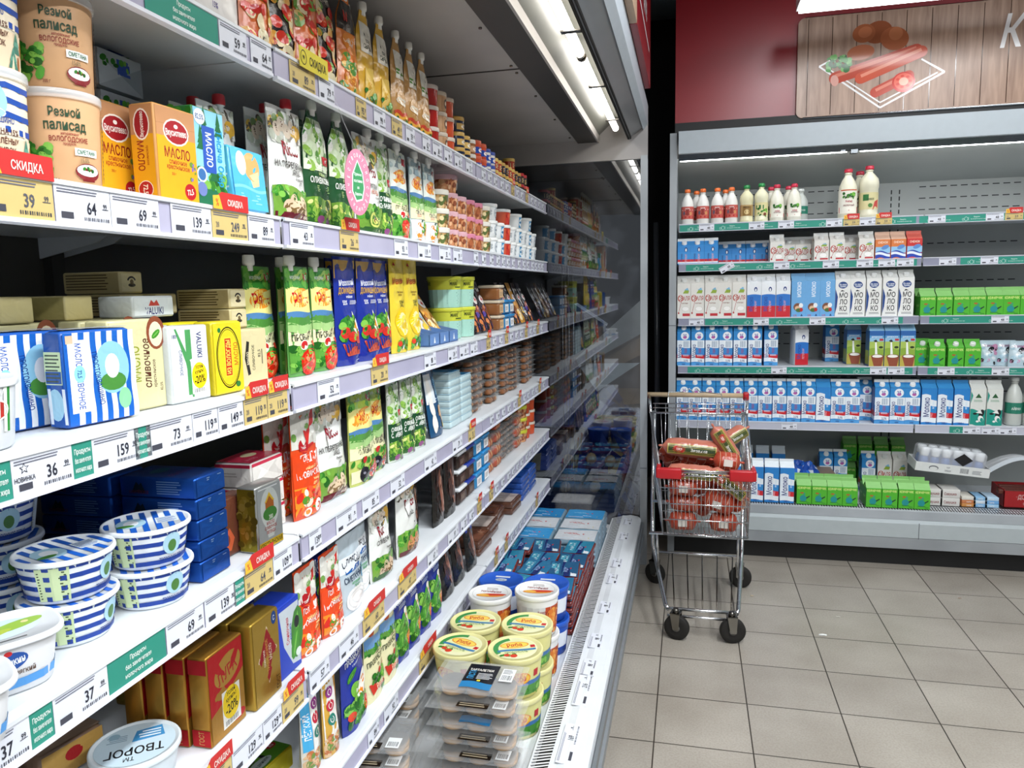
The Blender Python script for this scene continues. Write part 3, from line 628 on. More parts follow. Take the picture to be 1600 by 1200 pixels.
@memo
def P_palisad():
    a = Art(); h = 0.108
    a.text('Резной', 0.0, 0.088, 0.0105, '#24462c', 0.055).text('палисад', 0.0, 0.073, 0.012, '#24462c', 0.062)
    a.text('натуральные', 0.004, 0.063, 0.0032, '#8c2b26').text('ВОЛОГОДСКИЕ', 0.003, 0.0565, 0.0058, '#8c2b26', 0.046).text('продукты', 0.003, 0.051, 0.0032, '#8c2b26')
    a.greens(-0.047, 0.012, -0.018, 0.048, 46, 0.0055, 4).rect(0.008, 0.038, 0.038, 0.047, '#f4f6f2').text('СМЕТАНА', 0.023, 0.0425, 0.005, '#2c6a4a', 0.027).text('15,0%', 0.020, 0.033, 0.005, '#8c7a5a')
    bowl(a, 0.024, 0.019, 0.017); a.text('300 г', -0.016, 0.008, 0.004, '#7a3c2a')
    a.rect(0.058, 0.01, 0.075, 0.095, '#e8dccb').bars(0.060, 0.012, 0.066, 0.092, '#333333', 3).lines(0.067, 0.015, 0.074, 0.09, 14, '#4a4038')
    a.rect(-0.085, 0.01, -0.055, 0.095, '#e3cdb4').lines(-0.083, 0.015, -0.057, 0.09, 18, '#5a4a3c')
    p = tub('sour_cream_tub', 'tub', 0.0475, h, '#d9ab7e', a, 'tub_lid', 0.043, None, 44, 0.007)
    m = MB(); m.lathe([(0.0, 0), (0.047, 0.0)], 40, '#e6c7a2:plastic'); p.part('foil_seal', m.xf(Matrix.Translation((0, 0, h+0.0008)))); return p
@memo
def P_stripetub():
    a = Art(); h = 0.108
    for k in range(5): a.wave(-0.14, 0.14, 0.092-k*0.0155, 0.0985-k*0.0155, '#1c4aa0', 0.0015, 6)
    a.rect(-0.03, 0.044, 0.034, 0.057, '#e8dcc4')
    a.ell(-0.012, 0.078, 0.022, 0.023, '#9cc8e2', 26).ell(-0.012, 0.066, 0.02, 0.007, '#eef3f6').text('ПРОСТОКВАШИНО', -0.008, 0.059, 0.0062, '#173f8f', 0.05, 0.0)
    a.ell(-0.012, 0.079, 0.009, 0.008, '#e07b22').rect(-0.014, 0.071, -0.010, 0.087, '#c8332a')
    a.rect(-0.14, 0, 0.14, 0.041, '#e2cdae').text('СМЕТАНА 15%', 0.0, 0.047, 0.0062, '#5b2a1c', 0.05).text('из ТОПЛЁНЫХ', 0.0, 0.037, 0.0062, '#5b2a1c', 0.048).text('СЛИВОК', 0.004, 0.027, 0.0062, '#5b2a1c')
    for (x, y) in ((0.035, 0.03), (-0.04, 0.02), (0.028, 0.013), (-0.06, 0.035)): a.poly([(x-0.008, y-0.01), (x+0.008, y-0.01), (x, y+0.01)], '#3e7a68').poly([(x-0.006, y-0.002), (x+0.006, y-0.002), (x, y+0.013)], '#5a9a86').ell(x+0.011, y-0.003, 0.002, 0.009, '#b46a34')
    p = tub('sour_cream_tub', 'tub', 0.0475, h, '#eadfc8', a, 'tub_lid', 0.043, None, 44, 0.007)
    m = MB(); m.lathe([(0.0, 0), (0.047, 0.0)], 40, '#e8eaec:foil'); p.part('foil_seal', m.xf(Matrix.Translation((0, 0, h+0.0008)))); return p
@memo
def P_vkus():
    w, d, h = 0.085, 0.042, 0.135; W = w/2
    a = Art(); a.rect(-W+.003, 0.003, W-.003, h*0.68, '#e6a41c').rect(-W+.003, h*0.68, W-.003, h-.003, '#c08a5e').wave(-W+.003, W-.003, h*.8, h*.803, '#a06a48', .001)
    a.ell(0, h*0.74, 0.026, 0.019, '#f0e6da').ell(0, h*0.74, 0.0235, 0.0165, '#9e1b24').text('Вкуснотеево', 0, h*0.735, 0.009, '#f5eee6', 0.042, 0.05).ell(0, h*.8, .004, .003, '#f5eee6')
    a.text('МАСЛО', 0.0, h*0.52, 0.014, '#8e1a1a', 0.055).text('сливочное', 0.0, h*0.43, 0.007, '#a83a1a').text('крестьянское', 0.0, h*0.375, 0.007, '#a83a1a', 0.05).text('350 г', -.01, h*.30, .004, '#a83a1a')
    a.ell(0.022, 0.018, 0.012, 0.012, '#b01a22').text('72,5', 0.022, 0.018, 0.008, '#f6e9d8', 0.02, .2); a.blobs(0.025, 0.03, 0.037, 0.06, ['#8a6ab0', '#6b8f3a'], 8, 0.004)
    s = Art(); s.rect(-d/2+.002, 0.003, d/2-.002, h*0.68, '#e3a01a').rect(-d/2+.002, h*.68, d/2-.002, h-.003, '#be885c').ell(0, h*0.78, 0.014, 0.022, '#f0e6da').ell(0, h*0.78, 0.012, 0.0195, '#9e1b24').text('Вкуснотеево', 0, h*0.78, 0.006, '#f5eee6', 0.035, PI/2)
    s.text('МАСЛО', -0.004, h*0.46, 0.011, '#8e1a1a', 0.045, -PI/2).text('крестьянское', 0.008, h*0.46, 0.004, '#a83a1a', .03, -PI/2).ell(0, 0.016, 0.013, 0.012, '#f0e6da').ell(0, 0.016, 0.012, 0.011, '#b01a22').text('72,5', 0, 0.016, 0.008, '#f6e9d8', 0.018, -PI/2)
    return box_pack('butter_pack', 'butter', w, d, h, '#c99250', a, s, None, 0.003, 'card', 0.01)
@memo
def P_forest():
    w, d, h = 0.075, 0.042, 0.152; W = w/2
    a = Art(); a.rect(-W+.002, 0.002, W-.002, h-.002, '#8fd0ea').rect(-W+.002, 0.002, W-.002, 0.03, '#1f6e4a'); a.greens(-W+.006, 0.03, W-.006, 0.06, 20, 0.009, 2)
    for (x, y, s_) in ((-.022, .10, .9), (.022, .125, .9), (.005, .055, 1), (-.012, .13, .8)): 
        for k in range(3): a.poly([(x-.012*s_*(1-k*.25), y-.012+k*.009), (x+.012*s_*(1-k*.25), y-.012+k*.009), (x, y+.004+k*.011)], '#1f6a3c')
    a.rect(-0.018, 0.055, 0.012, 0.125, '#2a56b0').text('МАСЛО', -0.003, 0.09, 0.014, '#eef4fa', 0.055, PI/2*-1).text('Тысяча Озёр', 0.024, 0.08, 0.014, '#1f9ad0', 0.10, -PI/2)
    a.ell(-0.022, 0.137, 0.013, 0.012, '#e8eef2').text('82,5%', -0.022, 0.137, 0.008, '#1d4a8a', 0.02).ell(-0.024, 0.05, 0.012, 0.012, '#d8e4ea').ell(-0.024, 0.05, 0.009, 0.009, '#3a6ea8').ell(-0.025, 0.028, 0.011, 0.011, '#6d7fb8')
    s = Art(); s.rect(-d/2+.002, 0.002, d/2-.002, h-.002, '#2c7a3e'); s.greens(-d/2+.004, 0.004, d/2-.004, h-.006, 40, 0.008, 9); s.ell(0, .02, .01, .01, '#cfe0c0')
    return box_pack('butter_pack', 'butter', w, d, h, '#3c8a4a', a, s, None, 0.003, 'card', 0.01)
@memo
def P_lblue():
    w, d, h = 0.10, 0.045, 0.105; W = w/2
    a = Art(); a.rect(-W+.003, .003, W-.003, h-.004, '#4fb4e2').ell(.01, .075, .024, .024, '#e2a766').ell(-.02, .078, .014, .02, '#eef2f4').poly([(0, .06), (.03, .07), (.028, .045), (.008, .04)], '#e9c79a').lines(-.03, .012, .03, .03, 4, '#8fd3f0').wave(-W+.003, W-.003, .035, .04, '#7cc8ea', .003)
    s = Art(); s.rect(-d/2+.002, .003, d/2-.002, h-.004, '#5cbce6').lines(-d/2+.008, .02, d/2-.006, .08, 9, '#d8eef8')
    return box_pack('butter_pack', 'butter', w, d, h, '#55b6e2', a, s, None, 0.007, 'film', 0.03)
def eggs(a, cx, cy, n=5, r=.010, c='#d9c9b4', sp='#6b4a36'):
    g = random.Random(3)
    for i in range(n):
        x = cx+(i-(n-1)/2)*r*1.5*(1 if i % 2 else .9); y = cy+(r*.9 if i % 2 else 0); a.ell(x, y, r, r*1.15, c, 12)
        for k in range(5): a.ell(x+r*.6*(g.random()-.5), y+r*(g.random()-.5), r*.14, r*.12, sp, 6)
    return a
@memo
def P_ricco(kind=0, w=0.125, h=0.195, cap='#d8d8d4'):
    W = w/2; a = Art('film')
    a.rect(-W*.96, h*.72, W*.96, h*.93, '#c9ccc2'); a.blobs(-W*.9, h*.70, W*.9, h*.95, ['#b9bfae', '#7d9a5a', '#8d8478', '#dfe2d8', '#e0b64a', '#5d564c', '#e8e9e2'], 34, .012, 11+kind)
    eggs(a, -.01, h*.80, 4, .012); a.ell(W*.55, h*.82, .018, .013, '#e2ae3a')
    a.poly([(-W*.4, h*.62), (-W*.2, h*.76), (W*.35, h*.76), (W*.55, h*.60), (W*.3, h*.5), (-W*.3, h*.5)], '#eeeeea')
    a.text('Ricco', 0.0, h*.650, .026, '#8e1526', w*.58, 0.03)
    nm = {0: ('НА ПЕРЕПЕЛИНЫХ', 'ЯЙЦЕ'), 1: ('С МАСЛОМ', 'АВОКАДО'), 2: ('СЛИВОЧНЫЙ', ''), 3: ('НА ЯЙЦЕ', '')}[kind]
    a.text(nm[0], 0, h*.50, .0115, '#3f3a38', w*.8).text(nm[1], .008, h*.44, .0095, {1: '#c2552a'}.get(kind, '#4a4542'), w*.5).text('67%', .018, h*.345, .006, '#4a4542').text('Premium', .016, h*.385, .006, '#4a4542')
    a.wave(-W*.96, W*.96, .006, h*.30, '#6f9a3a', .004, 1).greens(-W*.9, h*.17, W*.9, h*.3, 30, .008, kind+2)
    if kind == 1: a.ell(-.01, h*.15, .03, .022, '#4c7a2a').ell(-.01, h*.15, .026, .018, '#c9cf6a').ell(-.008, h*.15, .010, .010, '#6b4526').ell(.022, h*.78, .02, .014, '#557f2c').ell(.022, h*.78, .016, .011, '#cdd070').ell(.022, h*.78, .006, .006, '#6b4526')
    else:
        a.ell(.0, h*.10, .042, .018, '#7d6038'); eggs(a, 0, h*.13, 5, .0115, '#d8c0a0' if kind != 3 else '#c98a5a')
    a.rect(-W*.94, .004, W*.94, .017, '#5b1520' if kind in (0, 3) else '#2f5a2a').text('МАЙОНЕЗ', W*.4, .010, .006, '#e8d8c8')
    return pouch('mayonnaise_pouch', 'mayonnaise', w, h, 0.045, '#e6e7e2', a, cap, seed=kind, capx=w*0.12, wob=.0022)
@memo
def P_ryaba(kind=0, w=0.115, h=0.212, cap='#eeeeea'):
    W = w/2; a = Art('film')
    top = {0: '#3c8a34', 1: '#a8bf3a', 2: '#aac2c8', 3: '#dfe6d8'}[kind]
    a.rect(-W*.97, h*.80, W*.97, h*.965, top); a.blobs(-W*.9, h*.8, W*.9, h*.95, ['#5fa03c', '#2f6f2a', '#9cc05a'] if kind < 2 else ['#d8e2da', '#9fb6b4', '#8a9aa0'], 20, .012, 4)
    a.wave(-W*.97, W*.97, h*.58, h*.80, '#e9e08a' if kind < 2 else '#e8eee6', .003, 1)
    a.rect(W*.42, h*.86, W*.8, h*.945, '#b3202a').text('67', W*.61, h*.90, .010, '#f2e9dd').text('МОЯ СЕМЬЯ', -.01, h*.90, .006, '#eef2e8')
    a.ell(0, h*.715, W*.78, h*.085, '#e8912c', 26, .15).ell(.002, h*.72, W*.70, h*.07, '#f3c04a', 26, .15).text('Ряба', 0, h*.715, .026, '#c0141e', W*1.3, .12)
    a.wave(-W*.97, W*.97, h*.53, h*.585, '#4f7fae', .002, 1).wave(-W*.97, W*.97, h*.46, h*.545, '#4f8a3c', .003, 1.3, 1).wave(-W*.97, W*.97, h*.40, h*.485, '#9cc07a', .003, 1.2, 2)
    a.rect(-W*.97, h*.28, W*.97, h*.42, '#ece8b8')
    if kind in (0, 3): a.text('майонез', .01, h*.40, .006, '#4a4636').text('ПРОВАНСАЛЬ', 0, h*.355, .0125, '#3a3a34', W*1.75, .0).text('67%', .02, h*.31, .006, '#4a4636')
    elif kind == 1: a.text('майонезный соус', .004, h*.40, .0065, '#4a4636', .07).text('ОЛИВКОВЫЙ', .0, h*.355, .0125, '#34342c', W*1.7).text('67%', .02, h*.31, .006, '#4a4636')
    else: a.text('СМЕТАННЫЙ', 0, h*.36, .011, '#3a3f54', W*1.6).lines(-.03, h*.30, -.01, h*.34, 3, '#c86a6a')
    if kind == 0 or kind == 3:
        a.wave(-W*.97, W*.97, .006, h*.26, '#5a9a3a', .004, 1).greens(-W*.9, .01, W*.9, h*.26, 26, .008, 8); a.ell(-.015, h*.285, .012, .010, '#f2f0e6').ell(-.015, h*.285, .010, .008, '#c8282a').ell(.025, h*.29, .007, .006, '#cf3a2a')
        a.tomato(.004, h*.12, .030); a.poly([(-.028, h*.16), (.036, h*.17), (.034, h*.185), (-.022, h*.18)], '#d8392a')
    elif kind == 1:
        a.wave(-W*.97, W*.97, .006, h*.16, '#e4dfb4', .002, 1).greens(-W*.9, h*.14, W*.9, h*.27, 26, .008, 6).ell(-.02, h*.26, .008, .008, '#c8282a').ell(.026, h*.13, .028, .022, '#c93a2a').ell(-.022, h*.10, .022, .018, '#1c1a22').ell(.012, h*.085, .022, .017, '#23202a').ring(.02, h*.085, .009, .009, .003, '#e6e4e6').ell(-.026, h*.12, .006, .003, '#7d7a86').greens(-.03, .004, .04, .012, 10, .005)
    else: a.wave(-W*.97, W*.97, .006, h*.26, '#eef0ea', .003, 1).ell(-.02, h*.13, .018, .026, '#e2892c').ell(.022, h*.13, .016, .024, '#e2892c').ell(.022, h*.14, .010, .014, '#f4d9a0').greens(-.01, h*.1, .012, h*.26, 14, .006, 4)
    return pouch('mayonnaise_pouch', 'mayonnaise', w, h, 0.04, {0: '#5c9a4a', 1: '#bfc66a', 2: '#b9c8cc', 3: '#d9e2cc'}[kind], a, cap, seed=10+kind, capx=-w*.22 if kind == 0 else 0, wob=.002)
@memo
def P_sloboda_green(w=0.10, h=0.23, lt=0):
    W = w/2; a = Art('film'); body = '#1f4f2c' if not lt else '#d5ddd0'
    a.rect(-W*.96, h*.48, W*.96, h*.93, '#c7d8b4'); a.blobs(-W*.9, h*.5, W*.9, h*.95, ['#86b04a', '#e6ecd8', '#4f8a34', '#cfe0b0', '#eef0e6', '#3a7a34'], 36, .012, 3)
    a.text('Слобода', 0, h*.52, .010, '#f0f0ea', W*1.3).text('ОЛИВКОВЫЙ', 0, h*.40, .012, '#eef2ea', W*1.6).text('Майонез', 0, h*.455, .007, '#b9d08a').lines(-.02, h*.30, .03, h*.36, 4, '#9fc07a')
    if lt: a.rect(-W*.95, h*.12, W*.95, h*.47, '#1d4a2a').text('ОЛИВКОВЫЙ', 0, h*.33, .012, '#eef2ea', W*1.6).text('СЛОБОДА', 0, h*.40, .009, '#eef2ea', W*1.2)
    a.wave(-W*.96, W*.96, .005, h*.24, '#6a9a34', .004, 1); a.blobs(-W*.85, .01, W*.85, h*.23, ['#d7dc8a', '#3f7a2a', '#8fb84a', '#2a5a24', '#c9d06a'], 34, .009, 5); a.ell(.01, h*.05, .009, .009, '#6b3a6a').ell(-.02, h*.06, .010, .008, '#8a4a7a')
    a.rect(W*.2, h*.545, W*.75, h*.62, '#b5202c').text('HIT', W*.48, h*.582, .006, '#eee')
    return pouch('mayonnaise_pouch', 'mayonnaise', w, h, 0.04, body, a, '#cfd6cc', neck=0.022 if not lt else None, seed=21, wob=.002)
@memo
def P_sloboda_red(w=0.105, h=0.205):
    W = w/2; a = Art('film')
    a.rect(-W*.96, h*.62, W*.96, h*.965, '#cfccc2'); a.blobs(-W*.9, h*.66, W*.9, h*.95, ['#e2e0d8', '#6f9a4a', '#d8d4c8'], 16, .012, 4); a.poly([(-W*.35, h*.9), (W*.75, h*.93), (W*.55, h*.62), (-.0, h*.60)], '#c4271f').poly([(-W*.3, h*.9), (-W*.05, h*.9), (.0, h*.66)], '#e0902c')
    a.ell(-W*.3, h*.63, .016, .014, '#a51a22').text('С НОВЫМ', -W*.3, h*.64, .0035, '#f0e8e0').text('ГОДОМ', -W*.3, h*.62, .0035, '#f0e8e0')
    a.wave(-W*.96, W*.96, .005, h*.58, '#dd4416', .003, 1); a.wave(-W*.96, W*.96, .005, h*.27, '#ee8a22', .003, 1, 1)
    a.rect(-W*.62, h*.485, W*.7, h*.565, '#e6ded4').rect(-W*.58, h*.495, W*.66, h*.555, '#d4401a').text('СЛОБОДА', .002, h*.525, .0105, '#f5efe8', W*1.15).text('майонез 67%', .0, h*.44, .006, '#f8d890').text('ПРОВАНСАЛЬ', 0, h*.385, .0125, '#f8f4ee', W*1.75).text('натуральный', .006, h*.325, .006, '#f8d890').text('продукт', .006, h*.29, .006, '#f8d890')
    a.blobs(-W*.8, .01, W*.85, h*.24, ['#d0281c', '#e2532c', '#b01a18', '#f0e2c8', '#e86a3a', '#4f8a2c'], 30, .011, 6).ring(.014, h*.08, .014, .013, .006, '#f4efe6').ring(-.02, h*.05, .010, .009, .004, '#f4efe6')
    return pouch('mayonnaise_pouch', 'mayonnaise', w, h, 0.035, '#d94a1c', a, None, seed=31, wob=.002)
@memo
def P_blue_prov(kind=0, w=0.12, h=0.235):
    W = w/2; a = Art('film')
    if kind == 0:
        a.poly([(-W*.96, h*.80), (-W*.96, h*.97), (W*.96, h*.97), (W*.96, h*.90)], '#c99a2a')
        a.text('Московский', 0, h*.765, .0125, '#e6e9f2', W*1.5, .04, .15).text('ДОМАШНИЙ', 0, h*.69, .013, '#d9a93a', W*1.7).text('майонез', 0, h*.635, .006, '#d8dcea').text('55%', -.02, h*.58, .010, '#dfe3f0').lines(.0, h*.56, .04, h*.60, 3, '#dfe3f0')
        a.greens(-W*.7, h*.25, W*.3, h*.44, 26, .011, 3); a.poly([(.0, h*.34), (.008, h*.50), (.028, h*.42), (.032, h*.30), (.012, h*.28)], '#f1eee4').poly([(.004, h*.35), (.010, h*.46), (.022, h*.40), (.022, h*.32)], '#ec8a2a')
        a.ell(-.03, h*.3, .016, .013, '#cf2f22').ell(.024, h*.25, .017, .014, '#d23a26').ell(-.002, h*.26, .018, .012, '#c62a20'); a.poly([(-.042, h*.20), (.044, h*.22), (.034, h*.09), (-.03, h*.085)], '#c9523c')
        for k in range(7): a.rect(-.036+k*.011, h*.1, -.033+k*.011, h*.195, '#8e2a22')
        a.lines(.01, h*.03, .04, h*.045, 1, '#dfe3f0')
    elif kind == 1:
        a.text('Махеев', .0, h*.80, .020, '#e6e9f2', W*1.5, .14, .2).text('ПРОВАНСАЛЬ', 0, h*.715, .0125, '#e6e9f2', W*1.75, .10).text('с лимонным соком', .006, h*.66, .005, '#b8c4e2', .06, .08)
        a.leaf(-.02, h*.56, .022, .5).ell(-.01, h*.40, .022, .016, '#6fae3a').egg(.026, h*.44, .025, -.4).egg(.012, h*.345, .027, .6).greens(-W*.8, h*.07, W*.7, h*.30, 46, .013, 6).tomato(.034, h*.17, .018).ell(-.034, h*.17, .014, .010, '#d2432a').leaf(.0, h*.2, .03, 1.3)
    else:
        a.text('Махеев', .0, h*.82, .020, '#e6e9f2', W*1.5, .14, .2).text('ПРОВАНСАЛЬ', 0, h*.73, .0125, '#e6e9f2', W*1.75, .10).lines(-.02, h*.63, .03, h*.68, 3, '#b8c4e2')
        a.egg(.022, h*.50, .025, .2).egg(.020, h*.37, .025, 0).greens(-W*.8, h*.12, W*.3, h*.52, 50, .012, 8).leaf(-.02, h*.3, .03, 1.2).leaf(-.012, h*.46, .03, .9).tomato(.026, h*.2, .016).ell(.024, h*.27, .014, .012, '#e0902c')
    return pouch('mayonnaise_pouch', 'mayonnaise', w, h, 0.035, '#1c2f8e', a, None, seed=41+kind, wob=.0022)
@memo
def P_lemon(w=0.115, h=0.24):
    W = w/2; a = Art('film')
    a.text('Махеевъ', 0, h*.77, .017, '#a82a1c', W*1.6, .05, .15).poly([(-.03, h*.93), (-.02, h*.965), (-.012, h*.925)], '#b3202a').text('с лимонным', 0, h*.65, .006, '#7a5a1a').text('соком', 0, h*.62, .006, '#7a5a1a').text('СОЧНЫЙ', .006, h*.54, .008, '#3a4a24').text('ЛИМОН', .006, h*.50, .008, '#3a4a24')
    a.ell(.002, h*.33, .040, .040, '#e8c21c', 26).ell(.002, h*.33, .036, .036, '#f4e9a0', 26)
    for k in range(9): t = k*2*PI/9; a.ell(.002+.019*math.cos(t), h*.33+.019*math.sin(t), .014, .0055, '#eed250', 10, t)
    a.greens(-W*.6, .006, W*.85, h*.14, 30, .008, 5).ell(-.03, h*.1, .008, .007, '#d2432a').ell(-.01, h*.06, .006, .006, '#f0efe4')
    return pouch('mayonnaise_pouch', 'mayonnaise', w, h, 0.035, '#dcc23a', a, None, seed=51, wob=.0025)
@memo
def P_provansal_cream(w=0.12, h=0.23):
    W = w/2; a = Art('film')
    a.ell(-.01, h*.83, .02, .03, '#b5502a', 16, -.5).ell(-.01, h*.83, .014, .022, '#d98a4a', 14, -.5).wave(-W*.96, W*.96, h*.55, h*.70, '#5f8fc0', .004, 1).wave(-W*.96, W*.96, h*.52, h*.6, '#4f8a34', .003, 2).greens(-W*.9, h*.52, W*.9, h*.58, 16, .008, 3)
    a.text('майонез', .01, h*.50, .006, '#4a4636').text('ПРОВАНСАЛЬ', .0, h*.44, .013, '#34402c', W*1.75, .05).text('67%', .0, h*.38, .006, '#4a4636').lines(.022, h*.28, .046, h*.36, 5, '#c86a4a')
    a.ell(.0, h*.31, .008, .008, '#c8282a').greens(-W*.6, h*.2, W*.6, h*.29, 26, .009, 4); a.poly([(-.042, h*.21), (.046, h*.23), (.036, h*.09), (-.032, h*.085)], '#c8392c').text('Ряба', .0, h*.155, .013, '#f2d8b8', .05).greens(.02, .006, .05, h*.1, 10, .007)
    return pouch('mayonnaise_pouch', 'mayonnaise', w, h, 0.035, '#e2dcae', a, None, seed=61, wob=.002)
@memo
def P_metan(w=0.125, h=0.185):
    W = w/2; a = Art('film')
    a.rect(-W*.9, h*.54, W*.9, h*.74, '#e2e6ea').text('СЛОБОДА', 0, h*.66, .017, '#26303c', W*1.6).rect(-W*.6, h*.52, W*.5, h*.585, '#1f5a9e').text('майонез 67%', -.004, h*.553, .007, '#eef2f6').text('СМЕТАННЫЙ', .0, h*.45, .0135, '#2a3c54', W*1.7).text('натуральный', 0, h*.385, .006, '#4a9a5a').text('продукт', 0, h*.345, .006, '#4a9a5a').ell(.048, h*.43, .012, .018, '#2a8fc8')
    a.ell(.0, h*.17, .045, .028, '#f4f4f0', 24).ring(0, h*.17, .038, .022, .003, '#d9dcdc').ring(0, h*.18, .024, .013, .003, '#d0d4d4').ell(0, h*.2, .01, .006, '#fafaf8')
    return pouch('mayonnaise_pouch', 'mayonnaise', w, h, 0.04, '#b9c6ce', a, None, seed=71, wob=.002)
@memo
def P_ketchup(kind, w=0.09, h=0.225):
    W = w/2; a = Art('film'); base = {0: '#c8622a', 1: '#1f1412', 2: '#d9762a', 3: '#d9a92c', 4: '#b98a4a'}[kind]
    if kind in (0, 1):
        a.blobs(-W*.85, h*.05, W*.85, h*.78, ['#c7301e', '#e0a23c', '#e9d8b0', '#b02018', '#6a9a3a', '#e8c878'], 46, .013, kind+3); a.tomato(.01, h*.45, .017).tomato(-.014, h*.62, .014).text('ДЛЯ ПИЦЦЫ' if kind == 0 else 'КЕТЧУП', 0, h*.82, .010, '#e9e2d0', W*1.6).ell(0, h*.10, .02, .016, '#e6dcb8').text('MIX', 0, h*.1, .007, '#33251c')
    elif kind == 2:
        a.rect(-W*.96, h*.66, W*.96, h*.94, '#1d1614').text('М', -.01, h*.80, .022, '#c9302a').text('СЫРНЫЙ', 0, h*.58, .012, '#f4e4c8', W*1.5, .1).ell(.0, h*.55, .03, .024, '#e88a2c').text('БАЙ', .0, h*.55, .012, '#f6ecd8').blobs(-W*.8, h*.04, W*.8, h*.42, ['#e8a33c', '#f0c468', '#c9762a', '#4f8a34'], 28, .013, 8)
    elif kind == 3:
        a.rect(-W*.7, h*.58, W*.7, h*.88, '#e9e6da').text('Astoria', 0, h*.78, .010, '#2a3a2c', W*1.2, .2).text('СОУС', 0, h*.70, .008, '#2a3a2c').text('СЫРНЫЙ', 0, h*.64, .010, '#2a3a2c', W*1.2).poly([(-.03, h*.10), (-.026, h*.42), (.028, h*.46), (.034, h*.12)], '#e6c15a').ell(.008, h*.3, .008, .007, '#cfa030').ell(-.012, h*.22, .006, .006, '#cfa030').greens(-W*.7, h*.03, W*.8, h*.20, 26, .008, 4)
    else:
        a.rect(-W*.6, h*.55, W*.72, h*.86, '#e9e6da').text('Astoria', 0, h*.76, .009, '#2a3a2c', W*1.1, .15).rect(-W*.58, h*.60, W*.7, h*.66, '#5a9a3a').text('БУРГЕР', .004, h*.63, .007, '#f4f4ee').ell(.0, h*.33, .032, .022, '#e2b98a').ell(0, h*.30, .034, .012, '#f2ead8').wave(-W*.9, W*.9, h*.14, h*.18, '#c9452a', .003, 2).wave(-W*.9, W*.9, h*.10, h*.145, '#e8a83a', .003, 2, 1).greens(-W*.8, h*.02, W*.8, h*.1, 16, .008, 4)
    return pouch('sauce_pouch', 'sauce', w, h, 0.035, base, a, '#e6e3da', neck=.018, seed=80+kind, wob=.0025)
@memo
def P_white15():
    a = Art('plastic'); W = .06; a.text('сметана', -.01, .10, .010, '#3a2a7a').text('15%', .03, .075, .008, '#3a2a7a').text('15%', -.01, .035, .009, '#3a2a7a').ell(-.005, .062, .014, .006, '#3a2a7a')
    return box_pack('sour_cream_bag', 'sour cream', 0.12, 0.05, .17, '#d9d6d2', a, None, None, .012, 'film', .03)
def stripes_h(a, x0, x1, h, n, c, duty=.5, amp=.0):
    for k in range(n): y = h*(k+.2)/n; a.wave(x0, x1, y, y+h/n*duty, c, amp, 5)
def badge20(a, x, y, s=1, rot=0):
    a.rect(x-.019*s, y-.026*s, x+.019*s, y+.024*s, '#f0f0ec').ell(x, y+.004*s, .0185*s, .022*s, '#f2d21c', 22); a.text('Успей', x, y+.019*s, .0062*s, '#231f10', None, rot+.1).text('купить!', x, y+.011*s, .0062*s, '#231f10', None, rot+.1).text('-20%', x, y-.002*s, .013*s, '#16130a', .034*s, rot+.1); a.bars(x-.014*s, y-.024*s, x+.014*s, y-.017*s, '#444', 12); return a
@memo
def P_stripe_cup():
    r, h = .056, .056; a = Art()
    for k in range(4): a.wave(-.18, .18, .006+k*.0135, .0125+k*.0135, '#1b3f96', .0006, 5)
    for u in (0.02, -.13): a.ell(u, .033, .015, .016, '#a9cfe0', 18).ell(u, .03, .007, .009, '#4a7a3a').text('ТВОРОЖНОЕ ЗЕРНО', u+.002, .012, .0062, '#173a8a', .045)
    a.rect(-.075, .006, -.035, .05, '#cfe0b0').lines(-.073, .008, -.037, .046, 10, '#3a4a34'); a.rect(.06, .006, .095, .05, '#d7dfe2').lines(.062, .008, .093, .048, 11, '#3a3f44')
    L = Art()
    for k in range(7): x = -.056+k*.0165; hh = math.sqrt(max(0, .054**2-(x+.004)**2)); L.poly([(x, -hh), (x+.008, -hh), (x+.008, hh), (x, hh)], '#1f5fc0')
    L.ell(-.02, .0, .020, .024, '#a9cfe0', 20).ell(-.02, .0, .010, .014, '#eef3f6').ell(-.028, -.012, .012, .006, '#4a8a3a').rect(.012, -.018, .042, .012, '#dfe8ea').lines(.014, -.016, .04, .01, 5, '#2a5aa0')
    return tub('cottage_cheese_cup', 'cottage cheese', r, h, '#e6ebf0', a, '#f0f4f8:plastic', r*.84, L, 44, .0025, 0.2, 'card', 'plastic', lid_over=1.07)
@memo
def P_savushkin():
    a = Art(); a.wave(-.11, .11, .010, .020, '#4f94d4', .002, 1.5).ell(.0, .040, .021, .011, '#1f4f9e', 22, .15).text('Савушкин', .001, .040, .0085, '#f2f6fa', .034, .15).ell(.002, .051, .004, .003, '#c8242a').text('Творог мягкий', .006, .0265, .0062, '#5a4438', .05, .05).ell(-.034, .030, .005, .005, '#3a7ac0').text('5%', -.034, .03, .004, '#eef')
    L = Art(); L.ell(0, 0, .044, .030, '#cfe4ea', 26).ell(.02, .003, .03, .012, '#9cc04a', 16, .3).ell(-.012, -.012, .028, .008, '#b8c94a', 16, .3).ell(-.022, .010, .020, .011, '#1f4f9e', 20, .1).text('Савушкин', -.022, .010, .007, '#f0f4f8', .032, .1).ell(-.02, .022, .004, .003, '#c8242a').lines(-.04, -.04, .03, -.034, 1, '#6a6a6a').ell(.03, .008, .004, .004, '#e6d8a0')
    return tub('cottage_cheese_tub', 'cottage cheese', .058, .062, '#dfe0e2', a, '#e9ebee:plastic', .050, L, 48, .003, 0, 'plastic', 'plastic', 3.2, .8, 1.12)
